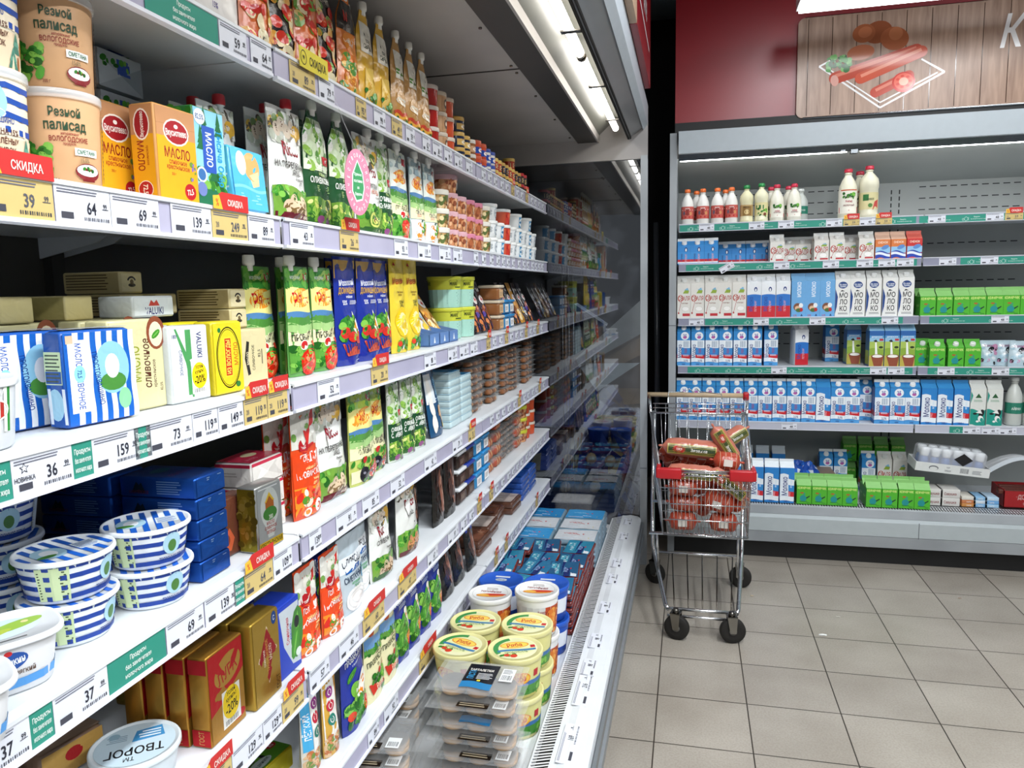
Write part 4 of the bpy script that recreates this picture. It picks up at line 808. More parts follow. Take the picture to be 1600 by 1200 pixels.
@memo
def P_tvorog_round():
    L = Art(); L.ell(0, 0, .055, .055, '#c6dae4', 34).text('ТВОРОГ', .0, .018, .020, '#16181c', .085).text('ТМ', .006, .038, .01, '#16181c').poly([(-.04, -.01), (.005, -.006), (.0, -.035), (-.035, -.04)], '#3f8fc4').lines(-.034, -.034, -.002, -.012, 3, '#e6eef2').lines(.012, -.03, .04, -.012, 4, '#7d98a8').ell(.03, -.03, .008, .008, '#8fb0c0')
    return tub('cottage_cheese_tub', 'cottage cheese', .06, .045, '#cfd9de', None, '#dfe8ec:plastic', .052, L, 48, .005)
@memo
def P_smetana_white():
    a = Art(); a.rect(.012, .02, .052, .068, '#2e8a3a'); 
    for k in range(5): a.rect(.012+k*.008, .02, .016+k*.008, .068, '#e8f0e6')
    a.ell(.034, .044, .016, .012, '#f2eee8').ell(.034, .044, .014, .010, '#b5332a').text('СМЕТАНА', .032, .063, .0055, '#f2f4ee', .034).lines(-.07, .045, -.005, .066, 7, '#4a5468').lines(-.07, .012, -.005, .034, 7, '#6a7080'); a.rect(-.075, .0695, .075, .0705, '#c8ccd0')
    return tub('sour_cream_tub', 'tub', .055, .072, '#dcdee0', a, '#e8eaec:plastic', .049, None, 44, .004, 0, 'plastic', 'plastic', 2.8)
def brickart(w, h, bg, fn, inset=.003):
    a = Art(); a.rect(-w/2+inset, inset, w/2-inset, h-inset, bg); fn(a); return a
@memo
def P_stripe_butter():
    w, d, h = .104, .030, .12; W = w/2; a = Art(); a.rect(-W+.003, .003, W-.003, h-.003, '#1f62bb')
    for k in range(6): x = -W+.016+k*.0165; a.wave(0, h-.006, x, x+.008, '#e8eef2', .0008, 2); V, F, m_, n_, _ = a.items[-1]; a.items[-1] = ([(y, x_+.003) for x_, y in V], [tuple(reversed(f_)) for f_ in F], m_, n_, _)
    a.ell(.018, .07, .026, .034, '#8fc6e0', 26).ell(.018, .052, .02, .012, '#4a8a3c').ell(.018, .072, .011, .016, '#e6ebee').text('ПРОСТОКВАШИНО', -.004, .058, .0075, '#163a86', .068, -PI/2+.1)
    a.rect(-.044, .018, -.016, .108, '#eef2f0').text('МАСЛО СЛИВОЧНОЕ', -.030, .063, .0085, '#1f4fae', .082, -PI/2).ell(-.030, .066, .008, .011, '#8fd0e4').text('72,5', -.03, .066, .006, '#16408e', .015, -PI/2).ell(.034, .028, .010, .014, '#8ed0a0').rect(-.046, .104, -.036, .114, '#d8b89a')
    s = Art(); s.rect(-d/2+.002, .003, d/2-.002, h-.003, '#1c4fa0').ell(0, .03, .013, .02, '#9ecbe0').rect(-.014, .055, .014, .095, '#c8dcae').lines(-.012, .057, .012, .093, 8, '#3a4a3a')
    for k in range(3): s.rect(-d/2+.003+k*.012, .006, -d/2+.008+k*.012, .05, '#dfe7ee') if k != 1 else None
    t = Art(); t.rect(-W+.003, .003, W-.003, d-.003, '#1f5cb0')
    for k in range(6): t.rect(-W+.016+k*.0165, .003, -W+.024+k*.0165, d-.003, '#dde6ec')
    return box_pack('butter_pack', 'butter', w, d, h, '#2459ae', a, s, t, .006, 'wrap', .02)
@memo
def P_cream_butter():
    w, d, h = .10, .038, .128
    def f(a): a.text('МАСЛО', -.006, .066, .016, '#8f9a2a', .05, PI/2).text('сливочное', .014, .066, .014, '#5b3526', .07, PI/2, .1).text('крестьянское', .028, .05, .006, '#6b5040', .05, PI/2).text('82,5%', .040, .03, .005, '#6b5040', None, PI/2).ell(.036, .108, .018, .024, '#8a4a32', 20).ell(.036, .106, .013, .018, '#e6d7ba').leaf(.036, .106, .010, .6).lines(-.042, .012, -.038, .06, 1, '#8a7a60').text('натуральный', -.036, .105, .004, '#6b5040', .03, PI/2)
    return box_pack('butter_pack', 'butter', w, d, h, '#d6cf9e', brickart(w, h, '#d8d1a2', f), None, None, .003, 'wrap', .01)
@memo
def P_valuiki(kind=0):
    w, d, h = (.085, .04, .115) if not kind else (.09, .06, .032)
    def f(a):
        if kind: a.text('VALUIKI', 0, .010, .011, '#2a2a66', .055).poly([(-.012, .017), (.012, .017), (.006, .026), (0, .021), (-.006, .026)], '#c2453a'); return
        a.wave(-.008, .004, .01, h-.006, '#4f9a5a', .0, 1).poly([(-.03, h-.004), (-.026, h-.004), (.0, .06), (.004, .006), (-.0, .006), (-.006, .06)], '#4f9a5a').text('VALUIKI', .022, .085, .011, '#31316e', .045, -PI/2).text('СЛИВОЧНОЕ', -.02, .06, .006, '#5a5f8a', .05, -PI/2).text('180г', -.03, .10, .006, '#31316e')
        badge20(a, .018, .034, .92)
    return box_pack('butter_pack', 'butter', w, d, h, '#d4d9d8', brickart(w, h, '#dde2e0', f), None, None, .003, 'wrap', .01)
@memo
def P_vologda():
    w, d, h = .075, .036, .118
    def f(a):
        a.ring(0, h/2, .030, .050, .0022, '#1d1a0a', 34).ring(0, h/2, .027, .046, .001, '#1d1a0a', 34).rect(-.010, .028, .008, .092, '#f0dc3a').rect(-.0085, .030, .0065, .090, '#c8341c').text('ИЗ ВОЛОГДЫ', -.001, .060, .0095, '#f4e468', .055, PI/2).text('МАСЛО', .018, .064, .010, '#c8641c', .05, PI/2).ell(-.02, .104, .004, .004, '#2a7a3a').ell(.02, .014, .006, .005, '#2a7a3a')
    s = Art(); s.rect(-d/2+.002, .003, d/2-.002, h-.003, '#cdbb1e').text('ИЗ ВОЛОГДЫ', 0, .06, .015, '#2a2610', .10, -PI/2)
    return box_pack('butter_pack', 'butter', w, d, h, '#d8c623', brickart(w, h, '#dfcd2a', f), s, None, .005, 'wrap', .01)
@memo
def P_beige(kind=0):
    if kind == 0:
        w, d, h = .10, .045, .10
        def f(a): a.poly([(-.014, .02), (-.006, .022), (-.012, .05), (-.006, .078), (-.014, .08), (-.022, .05)], '#2a2420').text('МАСЛО', -.013, .05, .006, '#e6dcbc', .045, PI/2).text('СЛИВОЧНОЕ', .004, .05, .007, '#3a3228', .05, PI/2).text('82,5', .022, .056, .008, '#3a3228', .03, PI/2).lines(.03, .02, .033, .08, 1, '#5a5040')
        s = Art(); s.bars(-.015, .02, .01, .035, '#4a4030', 10).lines(-.016, .045, .012, .085, 7, '#7a6e54')
        return box_pack('butter_pack', 'butter', w, d, h, '#d3c697', brickart(w, h, '#d8cc9e', f), s, None, .003, 'wrap', .01)
    w, d, h = .05, .105, .034
    def f(a): a.ring(0, .018, .010, .009, .003, '#2a2420', 16, .3, PI-.3).ell(0, .013, .008, .003, '#3a3020').ell(0, .018, .004, .004, '#6a5a3a')
    s = Art(); s.rect(-d/2+.002, .002, d/2-.002, h-.002, '#b3a273' if kind == 1 else '#b5a86a'); s.lines(-d/2+.006, .005, d/2-.02, h-.003, 6, '#55472c', .12) if kind == 1 else None
    return box_pack('butter_pack', 'butter', w, d, h, '#cfc190' if kind == 1 else '#cbbd84', brickart(w, h, '#d6caa0', f) if kind == 1 else None, s, None, .003, 'wrap', .01)
@memo
def P_blue_foil():
    w, d, h = .075, .135, .033
    def f(a): a.poly([(-.03, .004), (0, .016), (-.03, .028)], '#1b5cb8').poly([(.03, .004), (0, .016), (.03, .028)], '#1b5cb8').lines(-.01, .023, .03, .029, 2, '#9fc0e6')
    s = Art(); s.lines(.0, .006, .045, .028, 6, '#7fa4d8').poly([(-.045, .008), (-.02, .008), (-.027, .024), (-.031, .020), (-.036, .025)], '#1a2a3a').text('КРЕМЛЁВСКОЕ', -.032, .009, .005, '#7a3a5a', .035)
    t = Art(); t.text('КРЕМЛЁВСКОЕ', 0, .05, .012, '#6a3a8a', .06).ell(0, .09, .02, .012, '#1f7a9a')
    return box_pack('butter_pack', 'butter', w, d, h, '#164a9c', brickart(w, h, '#1a55ae', f), s, t, .004, 'foil', .015)
@memo
def P_silver():
    w, d, h = .074, .038, .115
    def f(a):
        a.ell(0, .072, .026, .036, '#d6dbd8', 26).poly([(-.02, .06), (.02, .06), (.008, .02), (-.008, .02)], '#d6dbd8').poly([(-.012, .07), (.012, .07), (.012, .085), (0, .097), (-.012, .085)], '#b5662c').poly([(-.014, .083), (.014, .083), (0, .1)], '#e8c03c').ell(0, .062, .02, .012, '#4a8a3c').text('380', .002, .056, .008, '#e8efe0').text('МАСЛО', 0, .046, .006, '#b5332a', .03).text('СЛИВОЧНОЕ', 0, .038, .0055, '#b5332a', .034).text('ЛЕГЕНДА', 0, .030, .0055, '#b5332a', .026)
        a.rect(-.034, .003, .034, .016, '#dcb51c').text('КРЕСТЬЯНСКАЯ', 0, .0095, .008, '#3a2a10', .07).lines(-.03, .106, .03, .111, 1, '#e6e8e8')
    s = Art(); s.rect(-d/2+.002, .003, d/2-.002, h-.003, '#857a22'); s.blobs(-.015, .01, .015, .105, ['#9a8f34', '#6e6420', '#a89c48'], 40, .006, 3)
    return box_pack('butter_pack', 'butter', w, d, h, '#a7a8a4', brickart(w, h, '#a9adae', f), s, None, .003, 'foil', .01)
@memo
def P_brown_pack():
    w, d, h = .09, .034, .10
    def f(a): a.rect(.018, .004, .03, .096, '#6b4a36').text('МАСЛО', .024, .045, .010, '#e6dcc8', .045, -PI/2).poly([(-.03, .03), (-.012, .05), (.0, .03), (-.01, .01), (-.026, .012)], '#c25a3a').ell(-.02, .03, .008, .01, '#7a3a28')
    return box_pack('butter_pack', 'butter', w, d, h, '#5e3626', brickart(w, h, '#66392a', f), None, None, .003, 'wrap', .02)
@memo
def P_redwhite():
    w, d, h = .105, .075, .047; W = w/2
    def f(a): a.poly([(-W+.004, .004), (0, .022), (-.03, h-.008)], '#efece6').poly([(W-.004, .004), (0, .022), (.03, h-.008)], '#d2cdc6').rect(-W+.002, h-.008, W-.002, h-.002, '#c22f4a')
    t = Art(); t.rect(-W+.002, .002, W-.002, d-.002, '#c5324c').ell(.01, .045, .02, .012, '#e9dcae').text('МАСЛО', -.02, .02, .009, '#e88a9a', .04)
    s = Art(); s.rect(-d/2+.002, .003, d/2-.002, h-.009, '#dcd7d0').rect(-d/2+.002, h-.009, d/2-.002, h-.003, '#c22f4a').lines(-.02, .02, .01, .03, 2, '#b8b0a8')
    return box_pack('butter_pack', 'butter', w, d, h, '#e0dbd4', brickart(w, h, '#e2ddd6', f), s, t, .005, 'wrap', .02)
@memo
def P_luga(badge=False):
    w, d, h = .095, .034, .15
    def f(a):
        a.poly([(-.045, h-.003), (.045, h-.003), (.045, h*.62), (.012, h*.5), (-.01, h*.40), (-.045, h*.32)], '#bd1f26').ell(.004, h*.73, .036, .024, '#b58a3c', 26, .3).text('ЛУГА', .002, h*.70, .020, '#b5242a', .06, .25).text('ГОСТ', .03, .018, .007, '#e2c080').ell(.026, .018, .018, .008, '#b81f26').text('80 г', .026, .018, .006, '#ead2a0')
        if badge: badge20(a, .008, .045, 1.25)
    s = Art('foil'); s.rect(-d/2+.001, .003, d/2-.001, .03, '#b81f26').text('ГОСТ', 0, .017, .009, '#c89a5a', .022, PI/2).rect(-d/2+.001, .122, d/2-.001, h-.004, '#b51f28')
    return box_pack('butter_pack', 'butter', w, d, h, '#a8792c', brickart(w, h, '#ab7d30', f), s, None, .003, 'foil', .01)
@memo
def P_gold():
    w, d, h = .085, .042, .155
    def f(a):
        a.poly([(.002, .135), (.032, .085), (.002, .03), (-.028, .080)], '#e6d2b4').poly([(.002, .131), (.029, .085), (.002, .034), (-.025, .080)], '#a81c2a').text('МАСЛО', .010, .085, .008, '#f0e2cc', .045, PI/2+.05).text('ТРАДИЦИОННОЕ', .0, .082, .007, '#d8a24a', .065, PI/2+.05).text('сливочное', -.010, .08, .006, '#f0e2cc', .04, PI/2+.05).ell(.026, .140, .008, .012, '#1f4f9e').text('С', .026, .14, .009, '#eef').text('ГОСТ', .03, .02, .010, '#5a4414', .04, PI/2)
    s = Art('foil'); s.rect(-.012, .01, .006, .145, '#a08430')
    return box_pack('butter_pack', 'butter', w, d, h, '#a98834', brickart(w, h, '#ad8c38', f), s, None, .004, 'foil', .015)
@memo
def P_bluebox():
    w, d, h = .085, .06, .14
    def f(a): a.poly([(-.03, .13), (.038, .13), (.038, .01), (.01, .015), (-.018, .06)], '#b9c2c8').leaf(.03, .07, .05, 1.45, '#3f7a34').leaf(.022, .05, .03, 1.2).ell(.03, .09, .009, .012, '#1c2228').ell(.032, .03, .010, .008, '#d8e2d8').text('Сливочная', -.004, .085, .010, '#b5243a', .06, PI/2).text('классика', .006, .08, .007, '#1f3f9a', .045, PI/2)
    return box_pack('cheese_box', 'cheese', w, d, h, '#1c3aa8', brickart(w, h, '#1c3cae', f), None, None, .002, 'card')
@memo
def P_milka_like():   # lime butter with cow
    w, d, h = .11, .08, .045
    t = Art(); t.rect(-.053, .003, .053, .077, '#5f9a2c'); t.blobs(-.045, .03, .01, .07, ['#1f1f1f', '#e9e9e4', '#2a2a2a'], 14, .010, 4); t.ell(-.02, .018, .03, .012, '#c3cfc8').text('Наш деликатес', -.02, .018, .008, '#1c2a1c', .05, .1).ell(.036, .04, .012, .009, '#b8242a').text('82,5', .036, .04, .007, '#f2e8e0')
    def f(a): a.rect(-.053, .004, .053, .04, '#b0a41c').poly([(-.05, .005), (0, .022), (-.03, .04)], '#c4b82a')
    return box_pack('butter_pack', 'butter', w, d, h, '#b3a41e', brickart(w, h, '#b0a41c', f), None, t, .003, 'foil')
@memo
def P_brownpaper():
    w, d, h = .10, .11, .05
    t = Art(); t.rect(-.048, .003, .048, .107, '#a58a74').text('МАСЛО', -.028, .06, .012, '#2e241c', .06, 1.2).ell(.0, .085, .016, .01, '#a8282c', 16, .6).ell(.012, .045, .018, .013, '#a8282c', 16, .6).text('Р', .012, .045, .010, '#e6d2c4').bars(-.04, .085, -.016, .1, '#5a4838', 10)
    def f(a): a.rect(-.048, .003, .048, .047, '#c29a52').ell(0, .03, .014, .01, '#a8282c')
    return box_pack('butter_pack', 'butter', w, d, h, '#8a705c', brickart(w, h, '#c29a52', f), None, t, .008, 'wrap', .03)
@memo
def P_foil_cheese(kind=0):
    w, d, h = .10, .07, .0625
    t = Art(); t.rect(-.016, .004, .018, .066, '#3a5ab0').greens(-.04, .01, .045, .06, 14, .008, 4)
    def f(a): a.poly([(-.048, .004), (0, .027), (-.048, .05)], '#c8cdd0').poly([(.048, .004), (0, .027), (.048, .05)], '#9aa2a8').rect(-.008, .028, .020, .052, '#3a5ab0').greens(-.04, .03, .04, .05, 10, .006, 7)
    if kind: return box_pack('butter_pack', 'butter', w, d, h, '#a59c98', None, None, None, .008, 'foil', .04)
    return box_pack('butter_pack', 'butter', w, d, h, '#adb4b8', brickart(w, h, '#b4bbbf', f), None, t, .008, 'foil', .04)
@memo
def P_legky(kind):
    w, d, h = .055, .03, .20; a = Art('film'); W = w/2
    if kind == 0: a.rect(-W+.002, .05, -.004, .17, '#3fa4d4').text('ЛЁГКИЙ', -.015, .1, .014, '#e8f2f6', .08, PI/2).rect(-.003, .03, W-.002, .19, '#e4e2dc')
    else: a.rect(-W+.002, .03, W*.5, .19, '#e6e2da').rect(W*.5, .002, W-.001, .195, '#c98f2c')
    x = .012 if kind == 0 else -.006
    for k, c in enumerate(['#a8823a', '#8a2a7a', '#b8243a', '#2a7a6a']): a.ell(x, .17-k*.030, .0115, .0125, c).ring(x, .17-k*.030, .006, .007, .0015, '#efe6e2', 12)
    a.blobs(-W*.8, .004, W*.8, .045, ['#c98a5a', '#d8b48a', '#6a8a3a', '#b86a3a'], 22, .008, 5)
    return pouch('salad_dressing_pouch', 'sauce', w, h, d, '#d8d3c6' if kind == 0 else '#d0a03c', a, None, seed=91+kind, wob=.001)
@memo
def P_mixbag(kind):    # sausage-mix bag in the lowest near corner
    a = Art('film'); a.blobs(-.045, .02, .045, .15, ['#5f9a3a', '#8fb84a', '#c8742c'], 20, .014, kind).text('МАСЛО', 0, .05, .012, '#e8e0cc', .07)
    return pouch('grated_cheese_bag', 'cheese', .10, .15, .04, '#7f8f34' if kind == 0 else '#c8702a', a, None, seed=95+kind)

# ---- tubs, jars and trays farther along
def P_jarx(k):
    spec = [(.036, .052, '#a82018:gloss', '#d8ccc4', None), (.036, .052, '#c9a078', '#cbbfae', 'label'), (.034, .052, '#c8502c:gloss', '#d6c8b8', None), (.03, .04, '#1c2a44', '#c8a04a', ('#d8b46a', '#f0e6cc', 'ИКРА', '#7a2a1a')), (.03, .04, '#8a5a34', '#d0ccc4', ('#c9a07a', '#f2e6d8', 'ПАСТА', '#8a2a1a')),
            (.032, .045, '#c04a2a', '#c9532e', ('#2a4a9e', '#f0f0ee', 'КРИЛЬ', '#b8282c')), (.03, .042, '#e0dcd4', '#2a4aa4', ('#2a4aa4', '#f2f0ea', 'МОРЕ', '#b8282c')), (.026, .036, '#1a2030', '#c8a04c', ('#b8863a', '#22366e', 'ИКРА', '#f0e0b0')), (.026, .036, '#b0402a', '#d6b45a', ('#d8c08a', '#8a1c22', 'ИКРА', '#f6eccc')), (.027, .04, '#3a2a24', '#b8282c', ('#c8a86a', '#2a2a2a', 'ГРИБ', '#e8dcb4'))][k]
    r, h, c, lid, ar = spec; n = ['sauce_tub', 'sauce_tub', 'sauce_tub'] + ['caviar_jar']*7
    if ar is None: return tub(n[k], 'tub', r, h, c.split(':')[0], None, lid+':plastic', r*.93, None, 24, .008, 0, 'gloss')
    if ar == 'label': a = Art(); a.rect(-.02, .008, .024, .044, '#b98d64').ell(0, .026, .012, .014, '#1f1c1c').ell(0, .027, .005, .006, '#e8d8c4'); return tub(n[k], 'tub', r, h, c, a, lid+':plastic', r*.95, None, 24, .008)
    return jar(n[k], 'jar', r, h, c, lid, ar, 20, .009)
P_jarx = memo(P_jarx)
@memo
def P_pinklid(kind=0):
    r, h = .046, .045; a = Art(); g = ['#c9895e', '#a8603c', '#e0b088', '#8a4a30', '#d8a070'] if kind != 2 else ['#c7a06a', '#8a6a3a', '#e2cfa0', '#5a6a3a', '#d8b886']
    a.blobs(-.13, .002, .13, .043, g, 110, .0085, kind+3); a.rect(.0, .012, .03, .034, '#e6dfd8').lines(.002, .014, .028, .032, 4, '#5a4a4a')
    return tub('salad_container', 'container', r, h, g[0], a, {0: 'pink_clear', 1: '#c87a92:plastic', 2: '#dcd8cc:plastic', 3: '#c9c83a:plastic'}[kind], .04, None, 26, .012, 0, 'gloss')
@memo
def P_whitetub(kind=0):
    r, h = .05, .056; a = Art()
    if kind == 0: a.ring(.0, .03, .017, .019, .002, '#3a6a8a').text('СЕЛЬДЬ', 0, .03, .006, '#2a4a6a', .028).lines(-.05, .02, -.03, .04, 5, '#5a6a74')
    elif kind == 1: a.rect(-.02, .006, .05, .05, '#2f8fc4').ell(.0, .028, .02, .018, '#e6eef0').text('СМЕТАНА', 0, .028, .006, '#1f5a8a', .032)
    else: a.rect(-.03, .004, .03, .05, '#c83224').blobs(-.025, .01, .025, .045, ['#e0523a', '#a8201a', '#e88a5a'], 14, .008, 3)
    return tub('fish_tub', 'tub', r, h, '#dfe2e2' if kind < 2 else '#c9563a', a, '#e9ebe8:plastic', .045, None, 30, .008, 0, 'plastic')
@memo
def P_mare():
    a = Art(); h = .095; r = .056
    a.rect(-.175, .0, .175, .060, '#9fcabb').text('MARE', -.02, .080, .012, '#3c4416').ring(-.02, .083, .019, .010, .0012, '#3c4416', 20, .2, PI-.2).text('MARE', .07, .080, .012, '#3c4416').text('ИКРА', .072, .045, .011, '#3f7a6a').text('MARE', -.12, .080, .012, '#3c4416').lines(-.045, .012, .005, .062, 10, '#4a6a60').ell(.045, .016, .010, .010, '#b06a5a').ell(.10, .02, .014, .014, '#7a4a44').rect(-.015, .066, .015, .070, '#4a5a1c')
    return tub('fish_bucket', 'tub', r, h, '#bfc23a', a, '#c6c93c:plastic', .05, None, 36, .008, 0, 'card')
@memo
def P_slab(kind):   # vacuum pack leaning in a blue tray
    w, h = .076, .20; a = Art('film'); c = {0: '#3a2824', 1: '#e6e2da', 2: '#c88f3a', 3: '#2a2430'}[kind]
    a.ell(0, h*.62, .024, .018, '#eee8e2').ell(0, h*.62, .01, .012, '#b5242a').blobs(-.035, h*.05, .035, h*.5, {0: ['#e6e8ea', '#5a8ac0', '#3a2824', '#d8b03c'], 1: ['#7ab0d8', '#e8c23c', '#b8543a', '#f0ece2'], 2: ['#e0a83c', '#8a4a2a', '#f0dca8', '#d88a2c'], 3: ['#8a3a2a', '#1a1a22', '#c8743a', '#4a3a8a']}[kind], 26, .014, kind).text('Рыба', 0, h*.82, .014, '#e8e4dc', .06, .1)
    return pouch('smoked_fish_pack', 'fish', w, h, .018, c, a, None, seed=60+kind, wob=.001)
@memo
def P_bluetray():
    p = Proto('display_tray', 'tray'); m = MB(); w, d = .085, .11
    m.box(-w/2, 0, 0, w/2, d, .004, '#5f83b8:card'); m.box(-w/2, 0, 0, w/2, .003, .035, '#5f83b8:card'); m.box(-w/2, d-.003, 0, w/2, d, .06, '#54769f:card')
    for sx in (-1, 1): m.prism([(0, 0), (d, 0), (d, .06), (0, .035)], sx*(w/2-.0015)-.0015, sx*(w/2-.0015)+.0015, '#5f83b8:card', 'x')
    p.part('tray_body', m); p.d = d; p.w = w; p.h = .05
    a = Art(); a.poly([(-.008, .008), (.008, .008), (0, .028)], '#dfe6ee'); p.part('logo_print', MB().art(a, lambda u, v, d_: (u, -d_, v))); return p
def clam(w, d, h, kind):
    """clear clamshell tray: flanged lid over a tapered bowl with food inside"""
    p = Proto('clear_food_tray', 'food tray'); p.w, p.d, p.h = w, d, h; m = MB()
    m.rbox(-w/2*.86, d*.07, 0.0008, w/2*.86, d*.93, h*.86, .012, 'clear_plastic', 3); p.part('tray_body', m)
    m = MB(); m.rbox(-w/2, 0, h*.84, w/2, d, h*.90, .003, 'clear_lid', 2); m.rbox(-w/2*.88, d*.06, h*.88, w/2*.88, d*.94, h, .005, 'clear_lid', 2); p.part('lid', m)
    f = MB()
    return p, f
@memo
def P_tray(kind):
    w, d, h = {0: (.225, .15, .042), 1: (.105, .09, .032), 2: (.12, .10, .024), 3: (.10, .085, .05), 5: (.225, .15, .042), 4: (.20, .148, .08)}[kind]; h2 = h
    p, f = clam(w, d, h, kind)
    if kind in (0, 5):
        for (x, y) in ((-.064, .072), (.064, .072)):
            f.lathe([(0, .002), (.030, .003), (.031, .014), (.028, .016), (.032, .018), (.031, .030), (.0, .032)], 20, '#cfa678:matte', x, y)
        f.lathe([(0, .002), (.030, .003), (.031, .022), (0, .026)], 20, '#c79c6e:matte', 0, .072)
    elif kind == 4: pass
    else:
        g = random.Random(kind)
        for i in range(10): f.lathe([(0, .002), (.014, .004), (.016, h*.4), (.011, h*.7), (0, h*.78)], 9, ['#8a5a3a:matte', '#b58a62:matte', '#6a4028:matte', '#a8492e:matte', '#c9a06a:matte'][i % 3 if kind != 3 else 3+i % 2], -w*.32+w*.16*(i % 5), d*(.3+.38*(i//5))+.004*g.random(), 1, 1)
    if f.V: p.part('food_piece', f)
    if kind == 5:
        s = MB(); a = Art('gloss', .5); a.rect(-.036, .004, .042, .028, '#241c16').lines(-.03, .008, .036, .024, 2, '#c8b89a').rect(.052, .01, .085, .05, '#e8eaea').bars(.056, .016, .081, .034, '#222', 12); s.art(a, lambda u, v, dd: (u, v*1.0+.005, h+dd)); p.part('label_print', s)
    if kind == 0:
        s = MB(); a = Art('gloss', .5); a.rect(-.036, .025, .042, .125, '#17181c').wave(-.036, .042, .012, .04, '#2a7ab0', .004, .8).text('ТАРТАЛЕТКИ', .0, .098, .010, '#e8e4da', .06).text('ПАСТА', -.02, .075, .016, '#3a9ad0', .04, PI/2).lines(-.005, .055, .035, .085, 5, '#c8c8c8').rect(.0, .045, .008, .052, '#e8d03c').rect(.052, .055, .085, .115, '#e8eaea').bars(.056, .062, .081, .085, '#222', 12).lines(.055, .09, .082, .112, 4, '#555')
        s.art(a, lambda u, v, dd: (u, v*1.0+.005, h+dd)); p.part('label_print', s)
    elif kind in (1, 2, 3):
        s = MB(); a = Art('gloss', .5); c = ['#e2dcd0', '#d9d4c8', '#c8c83a'][kind-1]; a.rect(-w*.2, d*.3, w*.2, d*.7, c).lines(-w*.16, d*.36, w*.16, d*.64, 4, '#6a5a4a'); s.art(a, lambda u, v, dd: (u, v, h+dd)); p.part('label_print', s)
    return p
@memo
def P_chickpack():   # chilled tray wrapped with blue band
    p = Proto('chilled_meat_tray', 'food tray'); m = MB(); w, d, h = .12, .10, .022; p.w, p.d, p.h = w, d, h
    m.rbox(-w/2, 0, 0, w/2, d, h, .008, '#b9cfd2:wrap', 2); p.part('tray_body', m); m = MB(); m.rbox(-w/2*.98, 0.002, h-.001, w/2*.98, d-.002, h+.003, .0015, '#a9c8d6:wrap', 1); m.box(-.02, .004, h+.003, .05, d-.004, h+.0035, '#3f94c8:wrap'); p.part('film_lid', m); return p
@memo
def P_fishpack():    # upright navy pack of sausages
    a = Art('film'); a.rect(-.05, .10, .0, .19, '#dfe5e8').ell(-.03, .15, .012, .03, '#ece8e0').ell(-.03, .09, .012, .03, '#e8e4dc').ell(-.03, .04, .012, .03, '#e8e4dc').text('SAUSAGES', .02, .15, .012, '#6fb0d8', .06, PI/2).poly([(.0, .02), (.045, .02), (.045, .09), (.01, .09)], '#d8a878').ell(.02, .06, .008, .03, '#e2b890', 12, .3).ell(.03, .03, .012, .012, '#d8b83a').lines(.0, .1, .04, .115, 2, '#cfe0ec')
    return pouch('sausage_pack', 'sausages', .105, .225, .035, '#17486e', a, None, seed=77, wob=.001)
@memo
def P_blackpack(kind=0, hh=.235):
    a = Art('film'); 
    a.poly([(-.02, .19), (.03, .20), (.035, .03), (-.0, .02), (-.028, .08)], '#4a322c').ell(.006, .1, .012, .07, '#8a5a4a', 14, .1).ell(.016, .09, .006, .06, '#b08a78', 12, .1).text('МЯСО' if kind else 'CHEF', .0, .215, .018, '#a8242c' if kind == 0 else '#5a1a1c', .07, .1)
    if kind == 2: a.rect(-.04, .13, .04, .22, '#3444a8').text('МЯСНЫЕ', 0, .19, .012, '#c8d0ee', .07, PI/2*0).text('ИСТОРИИ', 0, .165, .012, '#c8d0ee', .07).lines(-.03, .135, .03, .155, 3, '#a8b4e6')
    return pouch('meat_pack', 'meat', .11, hh, .02, '#191715', a, None, seed=70+kind, wob=.0015)
@memo
def P_brownbox(kind=0):
    p = Proto('dessert_container', 'container'); w, d, h = .085, .08, .06; p.w, p.d, p.h = w, d, h; m = MB()
    m.rbox(-w/2, 0, 0, w/2, d, h-.012, .01, {0: '#30221e:gloss', 1: '#2f7aa8:wrap', 2: '#3a2a24:gloss', 3: '#8c5a34:gloss'}[kind], 2); p.part('tub_body', m)
    m = MB(); m.rbox(-w/2-.003, -.003, h-.014, w/2+.003, d+.003, h-.002, .005, {0: '#e2e4e6:plastic', 1: '#2d8ac8:wrap', 2: '#2a3f9a:plastic', 3: '#d8c9b0:plastic'}[kind], 2); p.part('lid', m)
    a = Art(); a.rect(-.03, .008, .03, .040, {0: '#4a3028', 1: '#e6e8ea', 2: '#4a342c', 3: '#d8b080'}[kind]).lines(-.02, .015, .02, .032, 3, '#8a7a6a'); p.part('label_print', MB().art(a, lambda u, v, dd: (u, -dd, v))); return p
